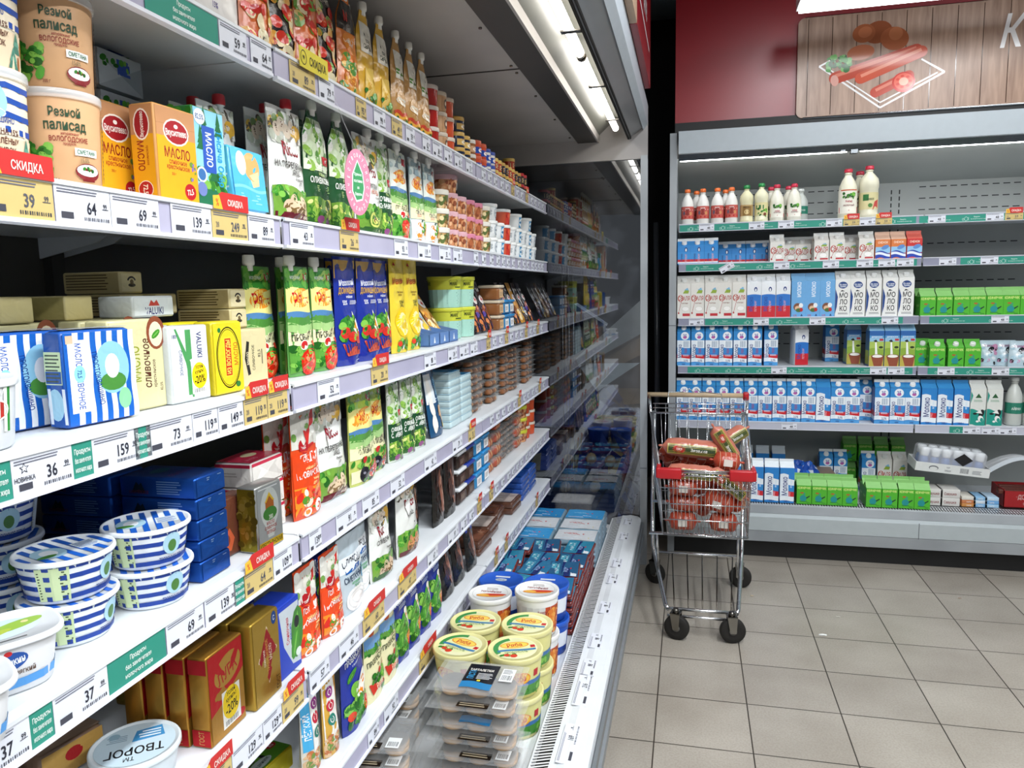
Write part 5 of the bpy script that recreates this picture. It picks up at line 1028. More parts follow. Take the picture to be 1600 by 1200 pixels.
@memo
def P_flatpack(kind):
    """flat vacuum pack lying down; top art seen"""
    w, d, h = (.118, .148, .021) if kind < 3 else (.19, .148, .022) if kind < 6 else (.15, .2, .028); p = Proto('sausage_flat_pack', 'sausages'); p.w, p.d, p.h = w, d, h; m = MB()
    col = ['#2d7f9e', '#2b6f96', '#27587e', '#2a8ac8', '#3a9ad6', '#d6dade', '#1f5cc0', '#7a4a34', '#c9b8ae'][kind]
    m.rbox(-w/2, 0, 0, w/2, d, h, .009, ('#6b2420:wrap' if kind < 3 else '#7a94a4:wrap' if kind < 6 else '#2a52a0:wrap' if kind == 6 else '#5c3c2e:wrap'), 2, .0); m.grid(lambda u, v: ((u-.5)*w*1.01, (v-.5)*d*1.01+d/2, h*.5+.0006*math.sin(u*40)*math.cos(v*33)), 10, 8, 'clear_holder'); p.part('meat_body', m)
    a = Art('wrap', .03); a.rect(-w*.46, d*.05, w*.46, d*.95, col)
    if kind < 3: a.rect(-w*.06, d*.05, w*.20, d*.95, '#1b2a66').text('РАДУГА', w*.07, d*.5, .014, '#9fb6e0', .08, PI/2).ell(w*.3, d*.55, .014, .010, '#c42a2a').rect(-w*.4, d*.2, -w*.14, d*.8, '#4fa0b4').lines(-w*.38, d*.25, -w*.16, d*.75, 5, '#cfe2e8').rect(w*.24, d*.08, w*.42, d*.3, '#e0e6ea')
    elif kind < 6: a.ell(w*.12, d*.6, .024, .014, '#c83a30').text('СОСИСКИ', -w*.18, d*.6, .020, '#8fd0f0' if kind < 5 else '#c83a30', .08).text('Папа может', .02, d*.3, .010, '#e8f2f8', .1).ell(w*.34, d*.3, .014, .010, '#e8d83a').lines(-w*.4, d*.12, 0, d*.22, 2, '#dfeef8')
    elif kind == 6: a.ell(w*.1, d*.4, .02, .03, '#2a78e0').rect(w*.2, d*.1, w*.4, d*.6, '#3f8ae8')
    else: a.blobs(-w*.4, d*.1, w*.4, d*.9, ['#8a5a40', '#a87860', '#6a3a2a'] if kind == 7 else ['#d8ccc6', '#b5a49c'], 16, .02, 3)
    p.part('label_print', MB().art(a, lambda u, v, dd: (u, v, h+.0012*math.sin(u*60+v*30)+.0014+dd))); return p
@memo
def P_bucket(kind):
    r, h = (.0725, .105) if kind != 1 else (.066, .125); a = Art(); p_h = h; col, lid = {0: ('#ddd890', '#dfd99a'), 1: ('#e6e6e4', '#e8e8e6'), 2: ('#1f50b4', '#2257bc')}[kind]
    if kind == 0:
        a.rect(-.23, .012, .23, .04, '#4a8a3a').rect(-.23, .04, .23, .052, '#3f6fa6').ell(0, .062, .034, .018, '#e8912c', 24).ell(0, .062, .030, .015, '#efc24a').text('Ряба', 0, .062, .017, '#b81c22', .046, .1).rect(.045, .06, .062, .08, '#b5202a').ell(.15, .062, .034, .018, '#e8912c', 24).text('Ряба', .15, .062, .017, '#b81c22', .046).ell(-.15, .062, .034, .018, '#e8912c').text('Ряба', -.15, .062, .017, '#b81c22', .046); a.greens(-.1, .01, .1, .03, 16, .007, 4)
        L = Art(); L.ell(0, 0, .060, .060, '#e4e2b8', 36).ell(-.0, .006, .056, .046, '#dfe0a8', 34); L.ring(0, 0, .060, .060, .014, '#3f8f4a', 20, PI*.55, PI*1.15).ell(0, .018, .040, .018, '#e2952e', 26).ell(0, .018, .036, .015, '#f2cc58', 26).text('Ряба', 0, .018, .019, '#c01c20', .052, .08).wave(-.05, .055, -.016, -.006, '#3f7aa8', .002, 1).text('ПРОВАНСАЛЬ', .0, -.022, .009, '#2f6f3a', .075).rect(.042, -.002, .055, .012, '#c0202a'); L.greens(-.045, -.045, -.005, -.032, 14, .006, 3).ell(-.01, -.042, .010, .009, '#d2402a').ell(-.028, -.036, .008, .007, '#d2402a')
    elif kind == 1:
        a.rect(-.04, .02, .06, .10, '#d6d6d4').ell(.03, .06, .022, .02, '#a5522c').ell(.055, .04, .02, .022, '#c8692c').text('Топлёная', .035, .085, .009, '#9a2a24', .06); a.rect(.04, .012, .11, .10, '#b8471f').blobs(.045, .015, .105, .09, ['#d8782c', '#a03a1c', '#e8a24a'], 18, .014, 3); a.rect(-.1, .02, -.06, .09, '#cfcfcd').lines(-.098, .022, -.062, .088, 12, '#6a6a6a')
        L = Art(); L.ring(0, 0, .056, .056, .001, '#b8b8b6', 34).text('ДОМАШНЯЯ', 0, .028, .006, '#6a4a3a').text('топлёная', 0, .012, .015, '#8e2a2c', .075).ell(.004, -.018, .044, .013, '#d9892c', 24, .12).ell(.014, -.012, .04, .008, '#c23a24', 22, .15).ell(-.016, -.02, .018, .008, '#e8b04c').lines(-.02, .035, .02, .040, 1, '#7a5a4a')
    else: a.rect(-.1, .03, .1, .08, '#e2e6ee').text('СЕЛЬДЬ', 0, .055, .014, '#1f3f8a'); L = Art(); L.ell(.0, .0, .02, .012, '#b8c2cc').text('сельдь', 0, 0, .008, '#2a3a6a').rect(-.025, .02, .025, .032, '#d8dde6')
    p = tub('food_bucket', 'bucket', r, h, col, a, lid+':plastic', r*.86, L, 44, .011, 0, 'card', lid_over=1.045)
    return p

# ---- rear cooler
CH = .222
@memo
def C_35(kind='35'):
    w = .069; W = w/2-.001; bh = CH-.07*.36-.014; a = Art('card', .03); a.rect(-W, .001, W, bh-.001, '#2f86c8').rect(-W, .0, W, .016, '#4f9ad4')
    a.wave(-W, W, .065, .082, '#c8222c', .003, .8).wave(-W, W, .045, .066, '#3b78c4', .0, 1, 0, .0).wave(-W, W, .038, .058, '#c8222c', .003, .8, 1).wave(-W, W, .020, .040, '#e9eef2', .002, .8)
    a.rect(-W, .094, W, .135, '#e6ecf0').wave(-W, W, .066, .095, '#3a86ca', .003, .8, .5)
    a.ell(.006, .158, .021, .021, '#e9eef2', 22).text('35', .006, .158, .020, '#3a3f9a', .028).ell(.006, .150, .010, .007, '#b05aa0').rect(-.0315, .022, -.0115, .134, '#dfe7ee').text('Молоко', -.0205, .078, .019, '#1b2c72', .108, PI/2).lines(-.004, .05, .028, .06, 2, '#d8e2ec').bars(.0, .098, .028, .13, '#7a93b0', 7).text('3,5%', .012, .028, .012, '#1b2c72', .03).text('1000г', .0, .009, .008, '#1b2c72', .04).lines(.004, .066, .018, .092, 4, '#a23a5a')
    a.add([(-W, bh+.002), (W, bh+.002), (W, bh+.026), (-W, bh+.026)], [(0, 1, 2, 3)], '#3f92cc')
    s = Art(); s.rect(-W, .001, W, bh-.001, '#2268b4').wave(-W, W, .04, .07, '#b8202c', .003, .8).wave(-W, W, .02, .04, '#d8dfe6', .002, .8).text('Молоко', 0, .10, .018, '#d8e6f0', .1, PI/2)
    return carton('milk_carton', w, w, CH, '#2e7fc2', a, s, '#eef0f0')
@memo
def C_plain(kind=0, dark=0):
    w = .070; W = w/2-.001; bh = CH-.07*.36-.014; a = Art('card', .03); a.rect(-W, .001, W, bh-.001, '#2a7fc6').wave(-W, W, .09, .125, '#e6ecf0', .004, .7).wave(-W, W, .052, .095, '#2f86ca', .003, .8).wave(-W, W, .036, .062, '#c8222c', .003, .8).wave(-W, W, .012, .036, '#e9eef2', .002, .8)
    a.wave(-W, W*.2, .03, .15, '#dfe7ee', .004, .6).text('Молоко', -.012, .088, .026, '#1b2c72', .128, PI/2).text('вкусное', .018, .10, .010, '#d0e2f2', .06, PI/2).text('РАЗ', .012, .048, .010, '#e8b8c0', None, PI/2).text('1000 г', .0, .010, .010, '#1b2c72', .05)
    s = Art(); s.rect(-W, .001, W, bh-.001, '#2268b4').wave(-W, W, .04, .07, '#b8202c', .003, .8).wave(-W, W, .02, .04, '#d8dfe6', .002, .8)
    return carton('milk_carton', w, w, CH, '#2e7fc2', a, s, None, roofcol='#3a8cc8' if kind == 0 else '#dfe6ea')
@memo
def C_svalya(h=CH, cap=True, art_c='#dcd9d2', warm=0):
    w = .070; W = w/2-.001; bh = h-.07*.36-.014; a = Art('card', .03); k = bh/.183
    a.rect(-W, .001, W, bh-.001, '#dedbd4').rect(-W*.2, .012*k, W*.9, .026*k, '#b82c34').text('СВАЛЯ', 0, .105*k, .022, '#a83a34', .058).ring(-.018, .105*k, .014, .018, .003, '#b84a3c', 16).text('сметана', .004, .080*k, .008, '#8a5a4a').poly([(-.006, .13*k), (.022, .13*k), (.026, .145*k), (.006, .15*k)], '#8fa83a').poly([(.0, .148*k), (.024, .146*k), (.018, .16*k)], '#7ab0d0').ell(.008, .05*k, .018, .012, '#f0eeea').ring(.008, .05*k, .018, .012, .001, '#b8b4ac', 16).poly([(-.028, .03*k), (-.026, .03*k), (-.012, .09*k), (-.014, .09*k)], '#a83a34').ell(-.027, .028*k, .004, .005, '#a83a34')
    s = Art(); s.rect(-W, .001, W, bh-.001, '#cbc7be').lines(-W+.008, .04*k, W-.012, .12*k, 9, '#8a857c')
    return carton('cream_carton', w, w, h, '#d9d6cf', a, s, '#dfe0dc' if cap else None)
@memo
def C_penguin(h=CH):
    w = .070; W = w/2-.001; bh = h-.07*.36-.014; a = Art('card', .03); k = bh/.183
    if h > .2: a.rect(-W, .001, W, .06*k, '#c62430').rect(-W, .06*k, W, .125*k, '#2b72c4').wave(-W, W, .122*k, bh-.001, '#e6e9ec', .003, .5).wave(-W, W, .116*k, .128*k, '#e6e9ec', .004, .5)
    else: a.rect(-W, .001, W, bh-.001, '#2f86cc').rect(-W, .026*k, W, .05*k, '#c62430').rect(-W, .012*k, W, .026*k, '#e6e9ec').rect(-W, .05*k, W, .12*k, '#3a8ed0')
    a.ell(.008, .145*k, .008, .012, '#1f3a7a').ell(.008, .142*k, .004, .008, '#e8ecef').text('Молоко', -.015, .07*k, .020*k, '#1d4a9a' if h > .2 else '#1b2c72', .10*k, PI/2).text('ПЕТЕРБУРГ', .008, .06*k, .010, '#d8a8b4', .09*k, PI/2)
    return carton('milk_carton', w, w, h, '#dfe3e6' if h > .2 else '#3f8ed0', a, None, '#e8eaec')
@memo
def C_lightblue():
    w = .070; W = w/2-.001; bh = CH-.07*.36-.014; a = Art('card', .03); a.rect(-W, .001, W, bh-.001, '#6aa6d8').text('МОЛОКО', .002, .14, .018, '#eef4f8', .075, PI/2).ell(-.004, .052, .020, .020, '#7a4a34', 16).ell(-.004, .046, .013, .012, '#e0b894').ell(.012, .06, .010, .012, '#e8ecee').ell(.002, .036, .015, .010, '#4a6a34').ell(.014, .038, .008, .010, '#b02a2c').text('3,2%', -.016, .010, .009, '#b83a3c').poly([(.01, .006), (.022, .006), (.016, .018)], '#2a4a7a').rect(-W, .001, W, .003, '#dfe8ee')
    s = Art(); s.rect(-W, .001, W, bh-.001, '#5a94c8').lines(-.02, .05, .02, .12, 8, '#c8dcec')
    return carton('milk_carton', w, .07, CH, '#5f9cd0', a, s, None, roofcol='#7fb4dc')
@memo
def C_moloko():
    w = .070; W = w/2-.001; h = CH+.006; bh = h-.07*.36-.014; a = Art('card', .03); a.rect(-W, .001, W, bh-.001, '#e4e4e0').ell(.0, .158, .021, .017, '#1f3f7e', 20).text('Из села', .0, .161, .009, '#e6ecf2', .032).text('Удоево', .0, .152, .008, '#e6ecf2', .03)
    for i, (t, y) in enumerate((('МО', .108), ('ЛО', .075), ('КО', .042))): a.text(t, .004, y, .025, '#1b1c20', .052)
    a.poly([(-.012, .126), (.01, .127), (-.004, .134)], '#1b1c20').lines(-.02, .012, .028, .022, 2, '#55585c').poly([(-W, .015), (-W+.008, .05), (-W+.012, .1), (-W, .14)], '#1f4586')
    s = Art(); s.rect(-W, .001, W, bh-.001, '#d8d8d4').poly([(.033, .01), (.02, .07), (.033, .14)], '#1f4586').lines(-.02, .04, .01, .12, 8, '#7a7d80')
    return carton('milk_carton', w, .07, h, '#dededa', a, s, '#e6e8e6')
@memo
def C_green(cap=0):
    w = .071; W = w/2-.001; h = .135; bh = h-.07*.36-.014; a = Art('card', .04); a.rect(-W, .001, W, bh-.001, '#4fae2e').text('КЕФИРЧИК', 0, bh-.012, .012, '#dbe88a', .062).ell(-.004, .03, .016, .016, '#1f8a8c').ell(-.0, .052, .007, .008, '#3a9a6a').ell(-.010, .058, .009, .004, '#a8622a').poly([(.01, .035), (.026, .045), (.028, .04), (.012, .028)], '#1c3a2c').lines(.012, .004, .03, .012, 2, '#2a6a24').rect(-.02, .012, .014, .016, '#2a7a3a')
    s = Art(); s.rect(-W, .001, W, bh-.001, '#3a9424').text('КЕФИР', 0, .05, .012, '#a8d880', .05)
    return carton('kefir_carton', w, .07, h, '#48a52a', a, s, '#dfe6dc' if cap else None, roofcol='#8cc474' if not cap else '#5fb244')
@memo
def C_orange(kind=0):
    w = .068; W = w/2-.001; h = .135; bh = h-.07*.36-.014; a = Art('card', .04); c = '#d97a3c' if kind == 0 else '#c8302c'
    a.rect(-W, .001, W, bh-.001, c).rect(-W, .03, W, .06, '#8fc0e0').wave(-W, W, .001, .034, '#2140a4', .008, .7).wave(-W, W, .018, .030, '#e2e8f0', .006, .7, .4).ell(.01, .058, .018, .010, '#5a8ac8', 12, .4).text('СНЕЖОК', 0, bh-.014, .010, '#f2e2cc', .05)
    return carton('drink_carton', w, .07, h, c, a, None, None, roofcol='#dfb8a0' if kind == 0 else '#d8685a')
@memo
def C_village():
    w = .069; W = w/2-.001; h = CH-.004; bh = h-.07*.36-.014; a = Art('card', .03); a.rect(-W, .001, W, bh-.001, '#a8bf5a').rect(-W, bh*.70, W, bh-.001, '#8fbcd8').rect(-W, bh*.86, W, bh-.001, '#2f64a8').rect(-W, bh*.80, W, bh*.87, '#4f94c8').text('ДЕРЕВЕНСКОЕ', 0, bh*.83, .007, '#e8f0f6', .06)
    a.wave(-W, W, .0, bh*.42, '#b8a84a', .003, .8).wave(-W, W, bh*.3, bh*.5, '#8aa83c', .004, .8).poly([(-.008, bh*.74), (-.002, bh*.74), (.006, bh*.3), (-.006, bh*.3)], '#eef0ee').poly([(-.016, bh*.72), (-.004, bh*.76), (.004, bh*.7), (-.006, bh*.68)], '#1f1f22').ell(.02, bh*.54, .010, .006, '#2a3a1c').rect(.012, bh*.72, .03, bh*.78, '#b8303a')
    a.poly([(-.024, .05), (.034, .05), (.026, .002), (-.010, .002)], '#8f4a34').ell(.005, .052, .029, .010, '#7e3f2c').ell(.005, .052, .024, .0075, '#efede6')
    s = Art(); s.rect(-W, .001, W, bh-.001, '#2a5c94').rect(-W, .01, W, .08, '#8aa04a')
    return carton('milk_carton', w, .07, h, '#2f68a8', a, s, None, roofcol='#8fbcd8')
@memo
def C_teal():
    w = .069; W = w/2-.001; bh = CH-.07*.36-.014; a = Art('card', .03); a.rect(-W, .001, W, bh-.001, '#d8dad4').wave(-W, W, .001, .078, '#1f9080', .006, .9, 1).poly([(-.014, .138), (.014, .138), (0, .16)], '#2a5a34').lines(-.02, .118, .02, .13, 2, '#6a9a7a').poly([(-W, .11), (-W+.01, .15), (-W, .17)], '#1f9080')
    a.ell(.016, .062, .012, .020, '#1a1a1c', 14, -.3).ell(-.012, .06, .010, .005, '#141414').ell(.014, .035, .012, .016, '#e8e8e4', 14, .3).ell(.018, .03, .007, .010, '#1f9080').poly([(-.01, .065), (.012, .078), (.02, .06)], '#e8e8e4').ell(.0, .022, .007, .005, '#e8e8e4')
    s = Art(); s.rect(-W, .001, W, bh-.001, '#bfc8c2').rect(-W, .001, W, .08, '#1a7a6c')
    return carton('milk_carton', w, .07, CH, '#d6d8d2', a, s, None)
def B_(kind):
    a = Art()
    if kind == 0: a.rect(-.09, .034, .09, .088, '#c05a50').ell(0, .066, .014, .018, '#8a2a24').text('РЫЖИК', .0, .083, .006, '#f0e2dc', .03).rect(-.03, .036, .03, .044, '#b02822').ell(-.018, .06, .006, .010, '#6a5a6a').ell(.016, .058, .007, .009, '#c88a5a').rect(-.03, .074, .03, .078, '#e8c8c0'); return bottle('milk_bottle', .031, .183, '#e4e2dc', a, '#d9692a', .18, .56, '#c05a50')
    if kind == 1: a.rect(-.02, .036, .024, .084, '#8a6a3a').ell(0, .055, .012, .012, '#d8c08a').text('РЯЖЕНКА', .0, .078, .006, '#3a2a1c', .03); return bottle('milk_bottle', .033, .19, '#dcd6b0', a, '#1f7a3c', .20, .52, '#b59a68', 1)
    if kind == 2: a.rect(-.028, .066, .01, .086, '#2f6f3a').greens(-.02, .03, .03, .07, 10, .007, 4).ell(.016, .04, .008, .008, '#7a3a2a'); return bottle('milk_bottle', .034, .196, '#dedbbc', a, '#1f7a3c', .20, .55, '#d8cf9a', 1)
    if kind == 3: a.greens(-.02, .068, .02, .082, 12, .007, 4).text('Домодедовский', .0, .072, .006, '#26402a', .04).text('кефир', .0, .054, .008, '#a8243a').poly([(-.04, .024), (.04, .024), (.04, .042), (0, .030), (-.04, .042)], '#b8242f').text('МОЛОЧНЫЙ', .0, .045, .0055, '#7a2a34', .04); return bottle('milk_bottle', .034, .186, '#e2dfd0', a, '#b8243f', .13, .5, '#e9e6da')
    if kind == 4: a.greens(-.03, .10, .03, .125, 14, .008, 4).text('Домодедовский', .0, .108, .008, '#26402a', .05).text('Кефир', .0, .086, .010, '#a8243a').poly([(-.05, .03), (.05, .03), (.05, .058), (0, .040), (-.05, .058)], '#b8242f').text('МОЛОЧНЫЙ', .0, .066, .008, '#7a2a34', .05).rect(-.04, .137, .04, .142, '#c8502c'); return bottle('milk_bottle', .043, .245, '#e0dcc6', a, '#b8243a', .12, .62, '#e9e6d8')
    if kind == 5: a.rect(-.034, .085, -.008, .115, '#2f6f3a').text('ЖИВОЕ', -.0, .092, .009, '#2a4a2c', .05).ell(.0, .062, .010, .010, '#4a7a3a').poly([(.01, .04), (.04, .05), (.04, .09), (.02, .08)], '#c04a44'); return bottle('milk_bottle', .045, .255, '#d8d4bc', a, '#b8243a', .18, .52, '#d5cb9a', 1)
    a.rect(-.04, .06, .04, .11, '#2a7a64').text('АЙРАН', 0, .085, .012, '#dfe8e2', .04); return bottle('milk_bottle', .036, .235, '#c8ccc6', a, '#d8dcd8', .28, .52, '#2a7a64')
B_ = memo(B_)
@memo
def P_cowpouch():
    a = Art('film'); a.blobs(-.035, .01, .035, .10, ['#dfe6ea', '#22242a', '#a8c8d8', '#c890b0'], 22, .012, 4).text('Молоко', 0, .10, .012, '#8a2a6a', .05)
    return pouch('milk_pouch', 'milk', .085, .125, .05, '#b9cdd6', a, None, seed=88, wob=.001)

# ---- price slips
@memo
def P_price(style, num, w, big=1):
    h = .041; p = Proto('price_tag', 'price tag'); p.w = w; m = MB(); W = w/2
    base = {'w': '#dcdfe8', 'y': '#cdb676', 'm': '#2f8b78', 'b': '#dcdfe8', 'n': '#dcdfe8'}[style]
    m.box(-W, -.0006, 0, W, 0, h, base+':paper'); p.part('paper_slip', m); a = Art('paper', .5); dk = '#55565f' if style == 'y' else '#2c2d38'
    if style in ('w', 'y', 'n'):
        a.text(num, W*.27, h*.47, h*.36, dk, w*.36).text('99' if len(num) < 3 else '90', W*.78, h*.56, h*.15, dk).rect(W*.66, h*.46, W*.9, h*.48, dk)
        a.bars(-W*.02, h*.10, W*.92, h*.2, '#3c3d48', 14); a.rect(-W*.82, h*.12, -W*.40, h*.30, '#44454f'); a.lines(-W*.92, h*.80, W*.55, h*.95, 2, '#6a6b78', .25)
        if style == 'y': a.text('28', -W*.72, h*.5, h*.2, '#8a8270', w*.2)
        if style == 'n': a.text('НОВИНКА', -W*.62, h*.42, h*.13, '#2c2d38', w*.34).star(-W*.62, h*.70, h*.16, '#2c2d38').star(-W*.62, h*.70, h*.11, '#dcdfe8')
    elif style == 'm': txt_lines(a, 0, h*.76, h*.15, ['Продукты', 'без заменителя', 'молочного жира'], '#dfeee8', w*.8, 1.75)
    p.part('label_print', MB().art(a, lambda u, v, d: (u, -.0006-d, v)))
    return p
@memo
def P_sale(w, two=False, text='СКИДКА'):
    p = Proto('sale_flag', 'sale tag'); W = w/2; h = .026; m = MB(); m.prism([(-W, 0), (W, 0), (W, h), (-W*.5, h), (-W*.7, h*.8)], -.0005, 0, '#c62f2c:paper', 'y'); p.part('paper_slip', m)
    a = Art('paper', .5); a.poly([(-W, .0), (-W*.5, .0), (-W*.66, h*.80), (-W, h*.72)], '#e8b83a').text('%', -W*.78, h*.38, h*.42, '#c8442a').text(text, W*.22, h*.44, h*.36, '#f4e6dc', w*.62); p.part('label_print', MB().art(a, lambda u, v, d: (u, -.0005-d, v))); return p
# ------------------------------------------------------------------ stocking
REG = []
ORD = ['', 'second', 'third', 'fourth', 'fifth', 'sixth', 'seventh', 'eighth', 'ninth', 'tenth', 'eleventh', 'twelfth', 'thirteenth', 'fourteenth', 'fifteenth', 'sixteenth', 'seventeenth', 'eighteenth', 'nineteenth', 'twentieth']
def put(p, desc, where, loc, rz=0, along=None, dep=None, **k):
    o = place(p, loc, rz, None, None, **k)
    REG.append([o, desc, where, loc[1] if along is None else along, loc[2], (-loc[0] if along is None else loc[1]) if dep is None else dep]); return o
def finish_labels():
    groups = {}
    for r in REG: groups.setdefault((r[1], r[2]), []).append(r)
    def rank(vals, tol):
        vals = sorted(vals); out = []; 
        for v in vals:
            if not out or v-out[-1][-1] > tol: out.append([v])
            else: out[-1].append(v)
        return out
    def idx(cl, v):
        for i, c in enumerate(cl):
            if c[0]-1e-9 <= v <= c[-1]+1e-9: return i
    seen = {}
    for (desc, where), rs in groups.items():
        A = rank([r[3] for r in rs], .02)
        for r in rs:
            col = [q for q in rs if idx(A, q[3]) == idx(A, r[3])]
            D = rank([q[5] for q in col], .012); st = [q for q in col if idx(D, q[5]) == idx(D, r[5])]; Z = rank([q[4] for q in st], .004)
            parts = []
            i = idx(A, r[3])
            if len(A) > 1: parts.append(('first' if i == 0 else ORD[i] if i < len(ORD) else 'last')+' along')
            if len(D) > 1: parts.append(['front row', 'second row', 'third row', 'fourth row', 'fifth row', 'rearmost row'][min(5, idx(D, r[5]))])
            if len(Z) > 1:
                j = idx(Z, r[4]); parts.append('bottom one' if j == 0 else 'topmost' if j == len(Z)-1 else ORD[j]+' up')
            lab = desc+' '+where+(', '+', '.join(parts) if parts else '')
            r[0]['label'] = lab
            if len(rs) > 1: r[0]['group'] = desc+' '+where
            seen.setdefault(lab, []).append(r[0])
    for lab, os_ in seen.items():
        if len(os_) > 1:
            for o in os_: o['group'] = o.get('group') or lab
AW = ['on top aisle shelf', 'on second aisle shelf', 'on third aisle shelf', 'on fourth aisle shelf', 'on fifth aisle shelf', 'on sixth aisle shelf']
R90 = PI/2
def L(sh, p, desc, y, x=-.73, dz=0, n=1, yaw=0, deep=1, gap=.006, lean=0, **k):
    """aisle cooler: front plane at x, centre y; n high, deep back"""
    for j in range(deep):
        for i in range(n):
            put(p, desc, AW[sh] if sh < 6 else 'on aisle case deck', (x-j*(p.d+gap), y, (SHELF[sh] if sh < 6 else DECK)+dz+i*p.h*1.0+.0008), R90+yaw, tilt=lean, **k)
def LC(sh, p, desc, y, x=-.785, dz=0, n=1, ang=0, nest=0.0, deep=1):
    for j in range(deep):
        for i in range(n): put(p, desc, AW[sh] if sh < 6 else 'on aisle case deck', (x-j*(p.w*1.06), y, (SHELF[sh] if sh < 6 else DECK)+dz+i*(p.h-nest)+.0008), R90+ang)

# --- second shelf (z 1.535)
LC(1, P_stripetub(), 'striped sour cream tub', .705, -.775, n=2, ang=-.35, deep=2)
LC(1, P_palisad(), 'beige sour cream tub', .815, -.775, n=2, ang=-.65, deep=2)
L(1, P_vkus(), 'yellow and brown butter pack', .980, -.73, yaw=-.06); L(1, P_vkus(), 'yellow and brown butter pack', .928, -.788, deep=2)
L(1, P_forest(), 'blue forest butter pack', 1.066, -.735, yaw=-.03)
L(1, P_lblue(), 'sky blue butter pack', 1.157, -.722, lean=-.08, dz=.004)
L(1, P_foil_cheese(), 'silver foil cheese block', 1.07, -.89, n=4)
L(1, P_ricco(0, .11, .19, '#b5202a'), 'quail egg mayonnaise pouch', 1.185, -.78, deep=2)
L(1, P_ricco(0, .125, .21, '#b5202a'), 'large quail egg mayonnaise pouch', 1.322, -.73); L(1, P_ricco(0, .125, .21, '#b5202a'), 'large quail egg mayonnaise pouch', 1.34, -.785)
for y, x in ((1.442, -.735), (1.552, -.735), (1.51, -.79)): L(1, P_sloboda_green(.105, .232), 'dark green mayonnaise pouch', y, x)
L(1, P_ricco(1, .145, .228, '#d8d8d4'), 'avocado mayonnaise pouch', 1.69, -.73)
L(1, P_sloboda_green(.09, .235, 1), 'pale green mayonnaise pouch', 1.80, -.74)
L(1, P_ryaba(3, .12, .228), 'tomato mayonnaise pouch', 1.895, -.735, deep=2); 
for y in (2.02, 2.13): L(1, P_ryaba(2, .105, .228), 'white and blue mayonnaise pouch', y, -.732, deep=2)
LC(1, P_pinklid(2), 'white lidded salad container', 2.24, -.775, n=3)
for y in (2.335, 2.43): LC(1, P_pinklid(0), 'pink clear lidded salad container', y, -.775, n=4 if y < 2.4 else 3, deep=2)
for y in (2.53, 2.63): LC(1, P_pinklid(1), 'pink lidded salad container', y, -.775, n=3)
LC(1, P_pinklid(2), 'white lidded salad container', 2.735, -.775, n=3, deep=2)
LC(1, P_whitetub(0), 'white fish tub', 2.845, -.78, n=3, deep=2)
LC(1, P_whitetub(1), 'blue and white tub', 2.955, -.78, n=2); LC(1, P_whitetub(2), 'red fish tub', 3.065, -.78, n=3)
for i, y in enumerate((3.175, 3.28, 3.385, 3.49, 3.595)): LC(1, P_whitetub(i % 2), 'small white dairy tub', y, -.78, n=3 if i % 2 else 2)
# --- top shelf
L(0, P_white15(), 'white sour cream bag', 1.115, -.735)
y = 1.235
for k, x in ((0, -.73), (1, -.735), (0, -.73), (1, -.74), (2, -.73)): L(0, P_ketchup(k), ['pizza sauce pouch', 'black tomato ketchup pouch', 'orange cheese sauce pouch'][k], y, x, yaw=-.05); y += .092
for y in (1.295, 1.43, 1.52): L(0, P_ketchup(1), 'black ketchup pouch behind', y, -.79)
for y in (1.70, 1.795): L(0, P_ketchup(3), 'yellow cheese sauce pouch', y, -.73, deep=2, gap=.006)
for y in (1.90, 1.995, 2.09): L(0, P_ketchup(4), 'tan burger sauce pouch', y, -.73, deep=1)
for y, k, d_ in ((2.185, 0, 'dark red sauce tub'), (2.265, 1, 'cream sauce tub'), (2.345, 2, 'orange red sauce tub')): LC(0, P_jarx(k), d_, y, -.77, n=3 if k != 1 else 3, deep=2)
y = 2.425; jn = {3: 'black caviar jar', 4: 'brown pate jar', 5: 'orange krill jar', 6: 'blue and white jar', 7: 'small dark caviar jar', 8: 'small red caviar jar', 9: 'red lidded jar'}
for i, k in enumerate((3, 3, 4, 5, 5, 6, 6, 8, 8, 7, 7, 8, 8, 7, 7, 9, 9)):
    p = P_jarx(k)
    LC(0, p, jn[k], y+p.w/2, -.765, n=2 if i not in (0, 12) else 3, deep=1); y += p.w+.006
# --- third shelf
LC(2, P_smetana_white(), 'white sour cream tub', .632, -.765, ang=-.75)
L(2, P_stripe_butter(), 'blue striped butter pack', .798, -.730, yaw=-.12); L(2, P_stripe_butter(), 'blue striped butter pack', .745, -.785, yaw=-.1)
for i, (y, x) in enumerate(((.70, -.90), (.70, -.94))): put(P_stripe_butter(), 'blue striped butter pack lying back', AW[2], (x, y+.02, SHELF[2]+.105+i*.0), R90, tilt=0) if i == 0 else None
L(2, P_cream_butter(), 'cream butter pack', .893, -.752, yaw=-.05, deep=2)
L(2, P_valuiki(), 'white butter pack with yellow discount sticker', .985, -.738, yaw=-.06)
L(2, P_vologda(), 'yellow butter pack', 1.068, -.728, yaw=-.06, deep=1); L(2, P_vologda(), 'yellow butter pack', 1.045, -.785)
L(2, P_beige(0), 'pale beige butter pack', 1.160, -.745, deep=3)
for i, (y, z) in enumerate(((1.135, .101), (1.135, .136))): put(P_beige(1), 'printed beige butter brick', AW[2], (-.775, y+.04, SHELF[2]+z+.001), R90)
for i, (y, x, z) in enumerate(((1.02, -.86, .13), (1.02, -.86, .165), (1.10, -.86, .13))): put(P_beige(1), 'shadowed beige butter brick', AW[2], (x, y, SHELF[2]+z+.001), R90)
L(2, P_cream_butter(), 'cream butter pack', .99, -.86, deep=2)
put(P_valuiki(1), 'small white butter brick', AW[2], (-.79, .98, SHELF[2]+.1295), R90)
L(2, P_valuiki(), 'white butter pack', .985, -.79, dz=0)
